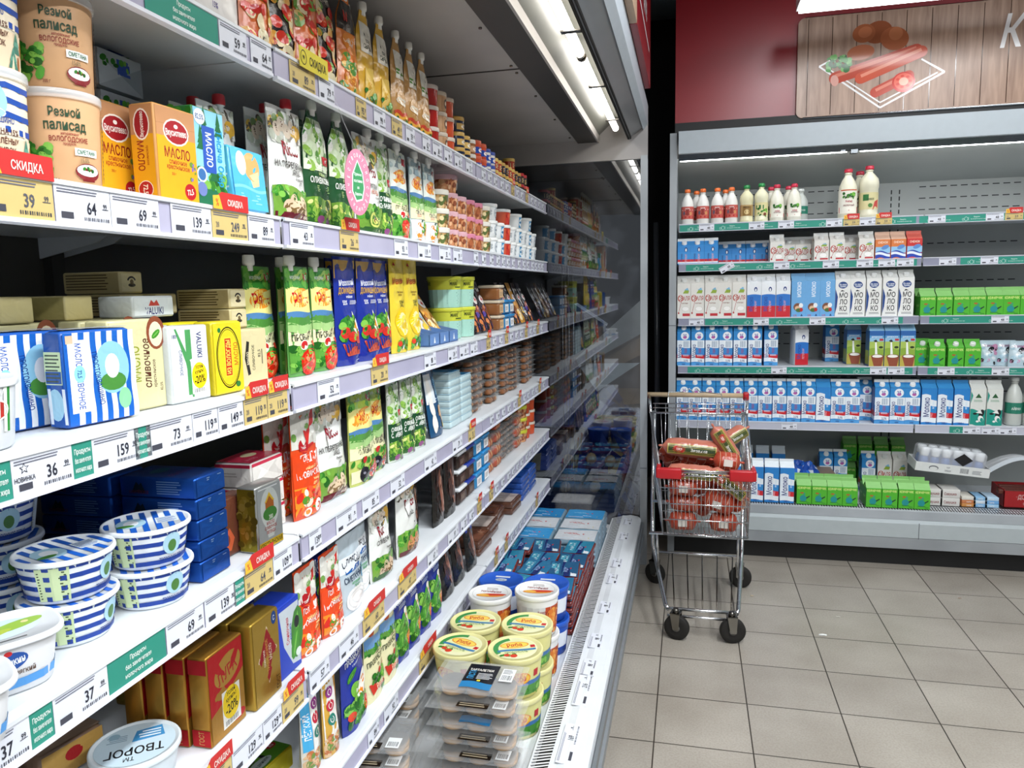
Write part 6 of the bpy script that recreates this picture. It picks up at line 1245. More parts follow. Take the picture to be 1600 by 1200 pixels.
for (x, y) in ((-.83, .88), (-.83, .78)): put(P_beige(2), 'plain cream butter brick', AW[2], (x, y, SHELF[2]+.1295), R90)
L(2, P_cream_butter(), 'cream butter pack', .79, -.835, deep=2)
for i, (y, x) in enumerate(((1.272, -.778), (1.333, -.73), (1.430, -.73), (1.385, -.778))): L(2, P_ryaba(0, .095, .212), 'green tomato mayonnaise pouch', y, x, deep=1)
for y, x in ((1.538, -.73), (1.650, -.73), (1.755, -.742), (1.60, -.78)): L(2, P_blue_prov(0, .112, .238), 'blue salad mayonnaise pouch', y, x)
for y in (1.855, 1.955): L(2, P_lemon(.105, .245), 'yellow lemon mayonnaise pouch', y, -.735)
for i in range(3):
    y = 2.075+i*.092; L(2, P_bluetray(), 'blue card display tray', y, -.728)
    for j in range(2): put(P_slab([0, 1, 2][i]), 'leaning smoked fish pack', AW[2], (-.765-j*.03, y, SHELF[2]+.017), R90, tilt=-.55)
for y in (2.395, 2.517): LC(2, P_mare(), 'yellow and mint fish bucket', y, -.80 if y < 2.5 else -.79, n=2, ang=-.3)
for i, y in enumerate((2.63, 2.72, 2.81)): put(P_slab(3), 'dark fish slice pack', AW[2], (-.745, y, SHELF[2]+.009), R90, tilt=-.35)
for i, y in enumerate((2.91, 3.0, 3.09)): L(2, P_brownbox(1 if i else 3), 'small fish container', y, -.735, n=3 if i < 1 else 2)
for i, y in enumerate((3.19, 3.29, 3.39, 3.49, 3.59)): put(P_slab([0, 3, 2, 0, 3][i]), 'dark smoked fish slab', AW[2], (-.745, y, SHELF[2]+.010), R90, tilt=-.4)
# --- fourth shelf
LC(3, P_savushkin(), 'white soft cheese tub', .650, -.768, ang=-.55); LC(3, P_savushkin(), 'white soft cheese tub', .535, -.712, ang=-.55); LC(3, P_savushkin(), 'white soft cheese tub', .640, -.90, n=2, ang=-.55)
LC(3, P_stripe_cup(), 'blue striped cottage cheese cup', .776, -.79, n=2, ang=-.3); LC(3, P_stripe_cup(), 'blue striped cottage cheese cup', .897, -.765, n=2, ang=-.8)
LC(3, P_stripe_cup(), 'blue striped cottage cheese cup', .795, -.925, n=4, ang=-.9); LC(3, P_stripe_cup(), 'blue striped cottage cheese cup', .675, -1.03, n=4, ang=-.5); LC(3, P_stripe_cup(), 'blue striped cottage cheese cup', .80, -1.06, n=3, ang=-.5)
L(3, P_blue_foil(), 'blue foil butter brick', .995, -.725, n=5); L(3, P_blue_foil(), 'blue foil butter brick', .985, -.868, n=5)
L(3, P_foil_cheese(1), 'crumpled grey foil block', 1.03, -1.01, n=3)
L(3, P_brown_pack(), 'brown butter pack', 1.085, -.752, yaw=-.05); L(3, P_brown_pack(), 'brown butter pack', 1.09, -.80)
L(3, P_silver(), 'silver foil butter pack', 1.148, -.728, dz=.0, yaw=-.06) if False else None
L(3, P_silver(), 'silver foil butter pack', 1.127, -.708, dz=0, yaw=-.06)
L(3, P_silver(), 'silver foil butter pack', 1.20, -.85, n=1)
L(3, P_redwhite(), 'red topped white butter block', 1.207, -.757, n=3, deep=1)
put(P_foil_cheese(1), 'crumpled grey foil block', AW[3], (-.90, 1.10, SHELF[3]+.002), R90)
for y, x in ((1.318, -.728), (1.30, -.775)): L(3, P_sloboda_red(.105, .225), 'orange salad mayonnaise pouch', y, x)
L(3, P_ricco(0, .145, .225, None), 'quail egg mayonnaise pouch', 1.44, -.735)
for y in (1.585, 1.70): L(3, P_ryaba(1, .135 if y < 1.6 else .10, .215), 'olive mayonnaise pouch', y, -.728 if y < 1.6 else -.745)
for y in (1.80, 1.89, 1.975): L(3, P_sloboda_green(.085, .215, 1), 'white and green mayonnaise pouch', y, -.735)
m_ = P_fishpack(); L(3, m_, 'navy sausage pack', 2.13, -.735, lean=-.12, dz=.004); L(3, P_tray(2), 'white sausage tray', 2.09, -.78, n=5)
for (y, n) in ((2.30, 8), (2.425, 7)): L(3, P_chickpack(), 'blue filmed meat tray', y, -.74, n=n)
for i in range(9): L(3, P_tray([2, 1, 1, 2, 1, 2, 2, 1, 2][i]), 'small clear sausage tray', 2.56+i*.126, -.735-[0, .02, .0, .03, .01, 0, .025, 0, .01][i], n=[8, 6, 5, 9, 6, 8, 7, 5, 9][i], deep=1, yaw=[0, .04, -.03, 0, .05, -.02, 0, .03, 0][i])
# --- fifth shelf
LC(4, P_tvorog_round(), 'round white cottage cheese tub', .872, -.795, ang=2.2)
L(4, P_brownpaper(), 'brown paper butter block', .86, -.895, yaw=-.2); L(4, P_brownpaper(), 'brown paper butter block', .74, -.93)
for j in range(4): L(4, P_luga(j == 0), 'red and gold butter pack'+(' with discount sticker' if j == 0 else ''), .995-j*.004, -.722-j*.037)
for j in range(2): L(4, P_gold(), 'gold foil butter pack', 1.097, -.712-j*.045)
L(4, P_gold(), 'gold foil butter pack', 1.07, -.88, deep=2)
L(4, P_bluebox(), 'blue cheese box', 1.186, -.722, deep=1); L(4, P_bluebox(), 'blue cheese box', 1.16, -.80)
for y, x in ((1.275, -.718), (1.366, -.712)): L(4, P_sloboda_red(.088, .175), 'small orange mayonnaise pouch', y, x)
L(4, P_blue_prov(1, .09, .16), 'small blue mayonnaise pouch', 1.43, -.77)
L(4, P_metan(.12, .175), 'grey sour cream mayonnaise pouch', 1.478, -.72); L(4, P_metan(.10, .18), 'grey sour cream mayonnaise pouch', 1.575, -.745)
L(4, P_ricco(2, .125, .19, None), 'creamy mayonnaise pouch', 1.675, -.73)
L(4, P_ricco(3, .145, .215, None), 'brown egg mayonnaise pouch', 1.855, -.73)
for y, x, k in ((2.02, -.79, 0), (2.105, -.735, 1), (2.20, -.73, 0)): L(4, P_blackpack(k), 'black meat pack', y, x)
for i, y in enumerate((2.33, 2.43)): L(4, P_brownbox(2 if i else 0), 'brown dessert tub', y, -.735, n=3 if i else 4)
for y in (2.53, 2.63): L(4, P_brownbox(1), 'blue lidded dessert tub', y, -.735, n=3)
for i in range(8):
    if i in (0, 1, 4): L(4, P_tray(3), 'clear snack tray', 2.745+i*.122, -.735, n=[3, 4, 0, 0, 3][i])
    elif i in (2, 3): L(4, P_tray(2), 'clear snack tray', 2.745+i*.122, -.74, n=6+i % 2)
    elif i == 5: LC(4, P_pinklid(3), 'yellow lidded snack tub', 2.745+i*.122, -.785, n=4)
    else: LC(4, P_jarx(2), 'orange snack tub', 2.745+i*.115, -.775, n=4)
# --- sixth shelf
L(5, P_milka_like(), 'lime green butter block with cow spots', 1.235, -.80, n=1, yaw=-.15); L(5, P_milka_like(), 'lime green butter block with cow spots', 1.06, -.83, n=2)
for k, y in ((0, 1.13), (1, 1.235)): L(5, P_mixbag(k), 'green and orange cheese bag', y, -.90)
L(5, P_legky(0), 'light blue dressing pouch', 1.282, -.735, yaw=-.2); L(5, P_legky(1), 'mustard dressing pouch', 1.345, -.722, yaw=-.1)
L(5, P_blue_prov(1, .118, .228), 'blue egg mayonnaise pouch', 1.452, -.715)
for y in (1.572, 1.665): L(5, P_provansal_cream(.10, .225), 'cream tomato mayonnaise pouch', y, -.72)
for y in (1.76, 1.845, 1.935, 2.03): L(5, P_blue_prov(2, .10, .225), 'blue salad mayonnaise pouch', y, -.725)
for y, x, k in ((2.18, -.735, 0), (2.30, -.735, 0), (2.43, -.73, 2)): L(5, P_blackpack(k, .222), 'black meat pack', y, x, lean=-.12, dz=.004)
for i in range(4): L(5, P_flatpack(8 if i % 2 else 7), 'brown cured meat pack', 2.60+.172*i, -.735-(i % 3)*.015, n=2, yaw=.05*(i % 3-1))
for i in range(2): L(5, P_flatpack(6), 'bright blue sausage pack', 3.33+.165*i, -.74, n=4)

# --- deck
def deck(p, desc, x, y, z=0, rz=R90, **k): return put(p, desc, 'on aisle case deck', (x, y, DECK+z+.0008), rz, **k)
for (x, y, n, a_) in ((-.607, 1.86, 2, -1.9), (-.454, 1.87, 2, -1.2), (-.608, 2.015, 2, -1.5), (-.454, 2.024, 2, -1.6)):
    for i in range(n): deck(P_bucket(0), 'cream lidded mayonnaise bucket', x, y, i*.1165, a_+R90, along=y, dep=-x)
for (x, y, n) in ((-.605, 2.172, 1), (-.456, 2.18, 2)):
    for i in range(n): deck(P_bucket(1), 'white baked milk bucket', x, y, (.117 if n == 1 else 0)+i*.137, 0, along=y, dep=-x)
deck(P_bucket(0), 'white topped mayonnaise bucket', -.605, 2.172, 0, 0)
for (x, y, n) in ((-.61, 2.332, 2), (-.456, 2.336, 2)):
    for i in range(n): deck(P_bucket(2), 'blue herring bucket', x, y, i*.1165, 0, along=y, dep=-x)
for i in range(6): deck(P_tray(0 if i in (3, 5) else 5), 'clear tartlet tray', -.50+.004*(i % 2), 1.58+.003*(i % 3), i*.0432, 0, along=1.63)
for i in range(6): deck(P_tray(0 if i in (3, 5) else 5), 'clear tartlet tray', -.50+.004*(i % 2), 1.46+.003*(i % 3), i*.0425, 0, along=1.46) if False else None
for i in range(3): deck(P_tray(5), 'shaded clear tartlet tray', -.745, 1.50+.004*i, i*.043, .1, along=1.50)
for i in range(3): deck(P_tray(5), 'shaded clear tartlet tray', -.80, 1.70+.004*i, i*.043, 0, along=1.70)
g = random.Random(5)
for r_ in range(4):
    for c_ in range(3):
        n = [6, 6, 5, 5][r_]
        for i in range(n): deck(P_flatpack([0, 1, 2][(r_+c_+i) % 3]), 'red and teal ham pack', -.692+c_*.1235+g.uniform(-.001, .001), 2.44+r_*.158+i*.001-(.018 if i == n-1 else 0), i*.0248+(.006 if i == n-1 else 0), g.uniform(-.16, .16) if i == n-1 else g.uniform(-.02, .02), tilt=.05 if i == n-1 else 0, along=2.44+r_*.158, dep=.69-c_*.125)
for r_ in range(3):
    for c_ in range(2):
        for i in range(5): deck(P_flatpack([3, 4, 5][(r_+i+c_) % 3] if i < 4 or r_ != 1 else 5), 'sky blue frankfurter pack', -.674+c_*.197+g.uniform(-.001, .001), 3.066+r_*.154+g.uniform(0, .001), i*.0255, g.uniform(-.012, .012), along=3.09+r_*.158, dep=.66-c_*.2)
for i in range(2): deck(P_tray(4), 'empty clear deli box', -.56, 3.54, i*.081, 0, along=3.535)

# ------------------------------------------------------------------ rear cooler stocking
RWN = ['on top rear shelf', 'on second rear shelf', 'on third rear shelf', 'on fourth rear shelf', 'on fifth rear shelf', 'on rear case deck']
RJ = random.Random(77)
def R(sh, p, desc, px, dy=0.0, z=None, n=1, back=1, rz=0, yb=4.035):
    rz = rz or RJ.uniform(-.035, .035); dy = dy+RJ.uniform(0, .005)
    py = [350, 412, 497, 571, 657, 785][sh]; x = max(on_y(px, py, yb+dy).x, -.067+p.w/2)
    for j in range(back):
        for i in range(n): o_ = put(p, desc, RWN[sh], (x, yb+dy+j*(p.d+.004), (RS[sh] if sh < 5 else RD)+.001+(z or 0)+i*p.h), rz, along=x, dep=round(dy, 1)+j)
    return o_
for px in (1074, 1098, 1120.5, 1142.5): R(0, B_(0), 'orange capped kefir bottle', px, .035)
for px in (1088, 1133): R(0, B_(0), 'orange capped kefir bottle', px, .12)
R(0, B_(1), 'tan label green capped bottle', 1166, .036); R(0, B_(2), 'green label green capped bottle', 1189, .036)
for px in (1213, 1240): R(0, B_(3), 'red capped kefir bottle', px, .036)
for px in (1204, 1231): R(0, B_(3), 'red capped kefir bottle', px, .125)
R(0, B_(6), 'teal label small bottle', 1250, .17).scale = (1, 1, .74)
R(0, B_(4), 'big red capped kefir bottle', 1323, .045); R(0, B_(5), 'tall clear red capped milk bottle', 1355.5, .047); R(0, B_(4), 'big red capped kefir bottle', 1341, .15)
for px in (1068, 1089.5, 1111): R(1, C_penguin(.135), 'small blue milk carton', px, back=1)
for px in (1133, 1154, 1176, 1195): R(1, C_penguin(.12), 'shaded small blue milk carton', px, .14)
for px in (1133,): R(1, C_penguin(.12), 'shaded small blue milk carton', px, .215)
for px in (1214, 1283, 1307.5, 1353): R(1, C_svalya(.14), 'small cream carton', px)
for px in (1233, 1253, 1275, 1329): R(1, C_svalya(.13), 'small cream carton set back', px, .10 if px != 1329 else .08)
R(1, C_svalya(.14), 'small cream carton set back', 1290, .2); R(1, C_svalya(.14), 'small cream carton set back', 1330, .2)
for px in (1378.5, 1403): R(1, C_orange(0), 'orange snowball drink carton', px)
R(1, C_orange(1), 'red snowball drink carton', 1428)
for px in (1068, 1089.5, 1111.5, 1133, 1154.5): R(2, C_svalya(), 'white and red sour cream carton', px)
for px in (1177.5, 1200, 1223): R(2, C_penguin(), 'white blue and red milk carton', px)
for px in (1247, 1269.5, 1292): R(2, C_lightblue(), 'light blue milk carton', px)
for px in (1315.5, 1339, 1364, 1389.5, 1414.5): R(2, C_moloko(), 'white milk carton with black letters', px)
for px in (1449, 1475, 1501.5, 1527, 1553.5, 1579.5, 1606): R(2, C_green(), 'bright green kefir carton', px)
R(2, C_green(), 'bright green kefir carton', 1441, .14)
for px in (1068, 1090, 1112, 1133.5, 1156, 1179): R(3, C_35(), 'blue milk carton with round badge', px)
R(3, C_35(), 'blue milk carton with round badge', 1204, .03)
R(3, C_penguin(), 'lone turned milk carton', 1252, .06, rz=.25); R(3, C_35(), 'shaded blue milk carton', 1299, .25)
R(3, C_village(), 'milk carton picturing a brown pot set back', 1333, .11)
for px in (1368.5, 1392.5, 1417): R(3, C_village(), 'milk carton picturing a brown pot', px)
R(3, C_green(1), 'green kefir carton', 1441, .05)
for px in (1464, 1493, 1519.5): R(3, C_green(1), 'green kefir carton', px)
for px in (1546, 1573, 1593): R(3, P_cowpouch(), 'grey and white milk pouch', px, .05 if px < 1590 else .0)
r5 = [1064, 1085.5, 1107, 1128.5, 1150.5, 1172.5, 1194.5, 1217, 1239.5, 1262.5]
for px in r5: R(4, C_35(), 'blue milk carton with round badge', px)
R(4, C_plain(), 'blue capless milk carton', 1285.5)
for px in (1308.5, 1331): R(4, C_35(), 'blue milk carton with round badge', px)
R(4, C_35(), 'shaded blue milk carton', 1351, .09)
for px in (1377, 1401, 1424.5): R(4, C_35(), 'blue milk carton with round badge', px)
for px in (1450.5, 1475.5, 1501.5): R(4, C_plain(), 'blue capless milk carton', px)
for px in (1527, 1553): R(4, C_teal(), 'white and teal milk carton', px)
for px in (1582, 1609): R(4, B_(6), 'teal label bottle', px, .045)
YD = 3.905
for px in (1158, 1181, 1205, 1229): R(5, C_plain(1), 'big blue milk carton', px, 0, z=.019, yb=YD)
for (grp, nm) in (((1256, 1280, 1304, 1328), 'green kefir carton of the first batch'), ((1365, 1390, 1416, 1441), 'green kefir carton of the second batch')):
    for px in grp: R(5, C_green(0), nm, px, 0, z=.019, back=2, yb=YD-.005)
for px in (1289, 1311.5): R(5, C_35(), 'blue milk carton at the back', px, .27, yb=4.0)
R(5, C_35(), 'blue milk carton at the back', 1355, .25, yb=4.0)
for px in (1380, 1404): R(5, C_svalya(), 'cream carton at the back', px, .25, yb=4.0)
for px in (1165, 1190, 1215): R(5, C_plain(1), 'shaded blue milk carton', px, .32, yb=4.0)
# crumpled blue bag, shrink-wrapped pack, boxes and bars
def shape(name, cat, mb_parts, label, loc, rz=0):
    t = empty(name, loc, (0, 0, rz)); tag(t, label, cat)
    for pn, mb in mb_parts: link(pn, mb, t)
    return t
def crumple(w, d, h, cols, seed, n=9):
    g = random.Random(seed); m = MB(); P = {}
    def f(u, v):
        k = (round(u*n), round(v*n))
        if k not in P:
            e = min(u, 1-u, v, 1-v)*2; P[k] = (w*(u-.5)+g.uniform(-.4, .4)*w/n, d*v+g.uniform(-.4, .4)*d/n, max(.002, h*min(1, e*1.9)*g.uniform(.45, 1.0)))
        return P[k]
    m.grid(f, n, n, lambda i, j: cols[(i*7+j*5+i*j) % len(cols)], False); return m
x0 = on_y(1258, 700, 4.1).x
m = crumple(.15, .14, .06, ['#2a5cb8:wrap', '#1f4aa0:wrap', '#c3cdd8:wrap', '#2f6fd0:wrap'], 4); shape('plastic_bag', 'bag', [('bag_film', m)], 'crumpled blue and white plastic bag beside big milk cartons', (x0, 4.08, RD+.135))
m = MB(); m.box(-.14, 0, 0, .14, .20, .13, '#8a745e:card'); a = Art('card', .5); a.lines(-.1, .03, .1, .1, 5, '#6a5644'); n_ = MB().art(a, lambda u, v, d: (u, -d, v)); shape('cardboard_box', 'box', [('carton_body', m), ('label_print', n_)], 'brown cardboard box on rear case deck behind cartons', (on_y(1262, 730, 4.1).x, 4.07, RD+.001))
m = MB(); m.box(-.12, 0, 0, .12, .20, .2, '#5c4234:card'); n_ = MB(); n_.box(-.03, -.0008, 0, .03, 0, .2, '#7a5c48:card'); shape('cardboard_box', 'box', [('carton_body', m), ('tape', n_)], 'dark brown cardboard box at the far corner of deck', (on_y(1215, 700, 4.35).x, 4.29, RD+.235)) if False else None
# shrink-wrapped tray of white capped yoghurt bottles, tipped on top of boxes
tx = on_y(1488, 700, 4.0)
sw = empty('shrink_wrapped_bottle_pack', (tx.x, 4.0, .455), (0.08, .10, .03)); tag(sw, 'shrink-wrapped pack of white and blue yoghurt bottles on rear deck', 'bottle pack')
def sbot(c, x, y):
    c.lathe([(.019, 0), (.022, .004), (.022, .05), (.016, .062), (.013, .066)], 12, '#4a6ea8:plastic', x, y, cap1=False); c.lathe([(.018, .066), (.020, .070), (.0205, .10), (.0185, .106), (.0, .108)], 14, '#dfe3e6:plastic', x, y)
for i in range(6):
    for j in range(2): c = MB(); sbot(c, -.125+i*.050, .03+j*.052); c.xf(Matrix.Translation((0, 0, .006))); link('yoghurt_bottle', c, sw)
m = MB(); m.box(-.165, -.005, 0, .165, .12, .004, '#d4d6d4:card'); m.box(-.165, -.008, 0, .165, -.005, .045, '#dadcda:card'); m.box(-.165, .12, 0, .165, .123, .045, '#cfd1cf:card'); m.box(-.168, -.008, 0, -.165, .123, .045, '#d6d8d6:card'); m.box(.165, -.008, 0, .168, .123, .045, '#d6d8d6:card'); link('card_tray', m, sw)
a = Art('card', .5); a.ell(-.085, .022, .022, .012, '#6a6e74').ell(-.085, .019, .018, .009, '#d8dad8').text('TOP', -.02, .030, .008, '#6a6e74').text('ОБЪЕМ', -.02, .014, .008, '#6a6e74').bars(.035, .01, .075, .034, '#4a4e54', 16).lines(.09, .01, .14, .03, 3, '#7a7e84'); link('label_print', MB().art(a, lambda u, v, d: (u, -.008-d, v)), sw)
m = MB(); m.rbox(-.155, -.002, .004, .152, .112, .118, .02, 'wrap_clear', 3); k = len(m.V); m.poly([(.0, -.004, .075), (.045, -.004, .045), (.085, -.004, .078), (.04, -.004, .108)], '#16181c:wrap'); link('shrink_film', m, sw)
# folded film loops next to it
m = MB(); 
for q in range(3): m.grid(lambda u, v: (tx.x+.17+.34*u, 4.02+.03*v+q*.03, .455+.10*math.sin(min(1, u*1.25)*PI*.75)-.05*u+.012*v+q*.008-q*.02*u), 20, 2, 'wrap_clear' if q else '#c9cfd4:wrap')
shape('loose_shrink_film', 'plastic film', [('film', m)], 'loose clear shrink film hanging over the red box', (0, 0, 0))
def flatbox(name, label, px, py, w, d, h, col, y, z, texts, cat='box', tc='#8a4a4a'):
    x = on_y(px, py, y).x; m = MB(); m.rbox(-w/2, 0, 0, w/2, d, h, .0015, col+':card', 1); a = Art('card', .5)
    for t, u, v, hh in texts: a.text(t, u, v, hh, tc)
    parts = [('carton_body', m)]
    parts.append(('label_print', MB().art(a, lambda u, v, dd: (u, -dd, v)))) if texts else None
    return shape(name, cat, parts, label, (x, y, z))
for i in range(2):
    for j in range(2): flatbox('dairy_box', 'white red-lettered box, %s, %s' % (['near the green cartons', 'next to chocolate bars'][j], ['lower', 'upper'][i]), 1458+j*27, 770, .088, .11, .041, '#d2cfca', 3.985, RD+.019+i*.042, [('Савушка', 0, .02, .013)])
for j in range(3):
    for i in range(3): flatbox('curd_bar', ['orange', 'pale blue', 'light blue'][j]+' curd bar, '+['bottom of stack', 'second up', 'topmost'][i]+' beside the red box', 1515+j*18, 770-4*i, .062, .10, .017, [['#c98a4a', '#c2784a', '#d8d3c8'], ['#7fb0d8', '#c8d6e2', '#8ab8dc'], ['#9cc4e0', '#6fa4d4', '#b8d2e6']][j][i], 3.985-.0*j, RD+.019+i*.0175, [('СЫРОК', 0, .008, .006)], 'curd bar', '#f0ece4')
m = MB(); w_, d_, h_ = .20, .16, .09
m.box(-w_/2, 0, 0, w_/2, .003, h_*.92, '#9c1f22:card'); m.box(-w_/2, d_-.003, 0, w_/2, d_, h_, '#8a1c1f:card'); m.box(-w_/2, 0, 0, -w_/2+.003, d_, h_, '#8a1c1f:card'); m.box(w_/2-.003, 0, 0, w_/2, d_, h_, '#8a1c1f:card'); m.box(-w_/2, 0, 0, w_/2, d_, .003, '#8a1c1f:card')
a = Art('card', .5); a.text('ДОМИК', .0, .055, .022, '#c8a09a', .08).ring(0, .055, .048, .018, .0015, '#c8a09a', 4).text('СЫР', .0, .022, .014, '#c8a09a', .03)
rbx = shape('red_display_box', 'box', [('carton_body', m), ('label_print', MB().art(a, lambda u, v, dd: (u, -dd, v)))], 'open dark red display box at the far end of the rear deck', (on_y(1598, 770, 4.0).x+.02, 4.0, RD+.020))
for i in range(3): flatbox('chocolate_bar', 'brown curd bar lying in the red box, '+['front', 'middle', 'back'][i], 1592, 700, .15, .03, .02, '#5a2a20', 4.012+i*.045, RD+.085-.0, [], 'curd bar')
# dark green cartons deep behind, and the wrapped salads in the upper corner
for px in (1325, 1349, 1374, 1400): R(5, C_green(0), 'green kefir carton deep in shade', px, .36, yb=4.05, n=2)
m = MB(); m.box(-.09, 0, 0, .09, .12, .06, '#4a1418:card'); shape('red_carton', 'box', [('carton_body', m), ('label_print', MB().art(Art('card').text('СЫР', 0, .03, .02, '#a88'), lambda u, v, d: (u, -d, v)))], 'dark red carton deep behind the grey milk pouches', (on_y(1580, 540, 4.3).x, 4.30, RS[3]+.001))
# ------------------------------------------------------------------ price slips
def project(P):
    d = Vector(P)-Vector((0, 0, CAMZ)); w_ = d.dot(CF); return 800+FPX*d.dot(CR)/w_, 600-FPX*d.dot(CU)/w_
def y_at(px, X, z):
    a, b = .3, 3.9
    for _ in range(40):
        m_ = (a+b)/2
        if project((X, m_, z))[0] < px: a = m_
        else: b = m_
    return a
def spell(n):
    n = int(n); o_ = 'zero one two three four five six seven eight nine ten eleven twelve thirteen fourteen fifteen sixteen seventeen eighteen nineteen'.split(); t_ = '_ _ twenty thirty forty fifty sixty seventy eighty ninety'.split()
    if n >= 100: return o_[n//100]+'-hundred'+('-'+spell(n % 100) if n % 100 else '')
    return o_[n] if n < 20 else t_[n//10]+('-'+o_[n % 10] if n % 10 else '')
SN = ['top', 'second', 'third', 'fourth', 'fifth', 'sixth']
def slip(sh, x0, x1, style, num='', flag=False):
    z = SHELF[sh]-.0487; X = XS+.0052; a = y_at(x0, X, z+.02); b = y_at(x1, X, z+.02); w_ = round(max(.03, b-a), 3)
    if style == 'gap': return
    for (lo, hi) in BAYS:      # a slip never bridges the joint of two bays
        if lo < (a+b)/2 < hi: w_ = min(w_, 2*((a+b)/2-lo)-.008, 2*(hi-(a+b)/2)-.008); w_ = round(w_, 3)
    if w_ < .02: return
    nm = {'w': 'white price slip', 'y': 'tan discount price slip', 'm': 'green dairy notice strip', 'b': 'blank white price slip', 'n': 'white novelty price slip with star'}[style]
    if num and x1 < 640: nm += ' reading '+spell(num)
    put(P_price(style, num, w_), nm, 'on '+SN[sh]+' aisle shelf rail', (X, (a+b)/2, z), R90)
    if flag: put(P_sale(max(.03, w_)), 'red sale flag', 'on '+SN[sh]+' aisle shelf rail', (X+.004, (a+b)/2, SHELF[sh]-.006), R90)
T = {0: [(225, 340, 'm'), (342, 385, 'w', '59'), (387, 428, 'w', '64'), (452, 492, 'y', '89'), (498, 522, 'w', '79'), (556, 572, 'y', '95'), (584, 602, 'w', '99'), (612, 628, 'y', '49'), (634, 648, 'w', '59'), (660, 672, 'w', '62'), (676, 690, 'w', '38'), (694, 706, 'w', '99'), (710, 722, 'w', '65'), (728, 738, 'w', '75')],
     1: [(-30, 83, 'y', '39', 1), (85, 172, 'w', '64'), (173, 248, 'w', '69'), (267, 330, 'w', '139'), (331, 386, 'y', '249', 1), (388, 428, 'w', '89'), (453, 490, 'w', '43'), (531, 560, 'y', '26', 1), (616, 637, 'w', '93'), (653, 673, 'w', '119'), (686, 704, 'w', '52'), (708, 722, 'w', '59'), (737, 750, 'w', '95')],
     2: [(-40, 17, 'm'), (18, 113, 'n', '36'), (114, 143, 'm'), (144, 217, 'w', '159'), (218, 228, 'm'), (229, 300, 'w', '73'), (301, 340, 'w', '119'), (341, 380, 'w', '149'), (381, 417, 'y', '119', 1), (418, 449, 'y', '119', 1), (496, 530, 'w', '52'), (580, 606, 'y', '20', 1), (663, 681, 'w', '80'), (700, 714, 'w', '124'), (718, 732, 'w', '69'), (735, 746, 'w', '67')],
     3: [(-60, 47, 'w', '37'), (48, 82, 'm'), (84, 168, 'w', '37'), (169, 258, 'm'), (260, 318, 'w', '69'), (320, 368, 'w', '139'), (369, 379, 'm'), (381, 426, 'y', '64', 1), (427, 456, 'w', '109'), (457, 476, 'b'), (483, 502, 'w', '139'), (525, 557, 'w', '91'), (566, 592, 'w', '85'), (610, 632, 'w', '52'), (663, 682, 'w', '42'), (707, 722, 'w', '79'), (732, 742, 'y', '75', 1)],
     4: [(318, 362, 'y', '99', 1), (363, 410, 'w', '129'), (411, 440, 'w', '129'), (441, 474, 'y', '99', 1), (480, 518, 'w', '57'), (530, 560, 'w', '46'), (567, 600, 'y', '60', 1), (622, 650, 'y', '47', 1), (668, 684, 'w', '67'), (700, 716, 'w', '97'), (720, 730, 'w', '73')],
     5: [(575, 592, 'w', '84'), (600, 622, 'w', '92'), (655, 680, 'y', '39', 1), (700, 712, 'w', '79'), (716, 728, 'w', '55'), (738, 750, 'w', '96')]}
for sh, rows in T.items():
    for t in rows: slip(sh, t[0], t[1], t[2], t[3] if len(t) > 3 else '', len(t) > 4)
    yy = y_at(rows[-1][1], XS, SHELF[sh]-.03)+.03; g = random.Random(sh+40)
    while yy < 3.62:
        if not 2.40 < yy < 2.50:
            st = 'y' if g.random() < .12 else 'w'
            put(P_price(st, g.choice(['79', '95', '59', '119', '62']), .052), {'w': 'small white price slip', 'y': 'small tan price slip'}[st], 'on '+SN[sh]+' aisle shelf rail', (XS+.0052, yy, SHELF[sh]-.0487), R90)
            if st == 'y': put(P_sale(.05), 'small red sale flag', 'on '+SN[sh]+' aisle shelf rail', (XS+.009, yy, SHELF[sh]-.006), R90)
        yy += .075+.03*g.random()
# yellow discount flap on the top shelf
p = Proto('discount_flap', 'sale tag'); m = MB(); m.box(-.055, -.0006, 0, .055, 0, .036, '#d8c83a:paper'); p.part('paper_slip', m)
a = Art('paper', .5); a.text('СКИДКА', .014, .017, .015, '#22200c', .075).ring(-.04, .018, .011, .013, .0015, '#22200c').text('99', -.04, .018, .008, '#22200c'); p.part('label_print', MB().art(a, lambda u, v, d: (u, -.0006-d, v)))
o = place(p, (XS+.012, 1.335, SHELF[0]-.012), R90, 'yellow discount flap clipped to the top aisle shelf')
# slips along the bumper
for i, (px, py, t) in enumerate(((985, 838, '99'), (975, 880, '79'), (969, 905, '59'), (960, 950, '98'), (953, 1003, '98'), (944, 1045, '98'), (934, 1080, '216'), (922, 1165, '169'), (990, 815, '65'))):
    P_ = on_z(px, py, .256); w_ = .10 if i not in (6, 7) else .17
    p = P_price('w', t, w_); put(p, 'white price slip reading '+spell(t), 'on aisle case bumper', (-.268, P_.y, .2535), R90, tilt=-PI/2+.09)
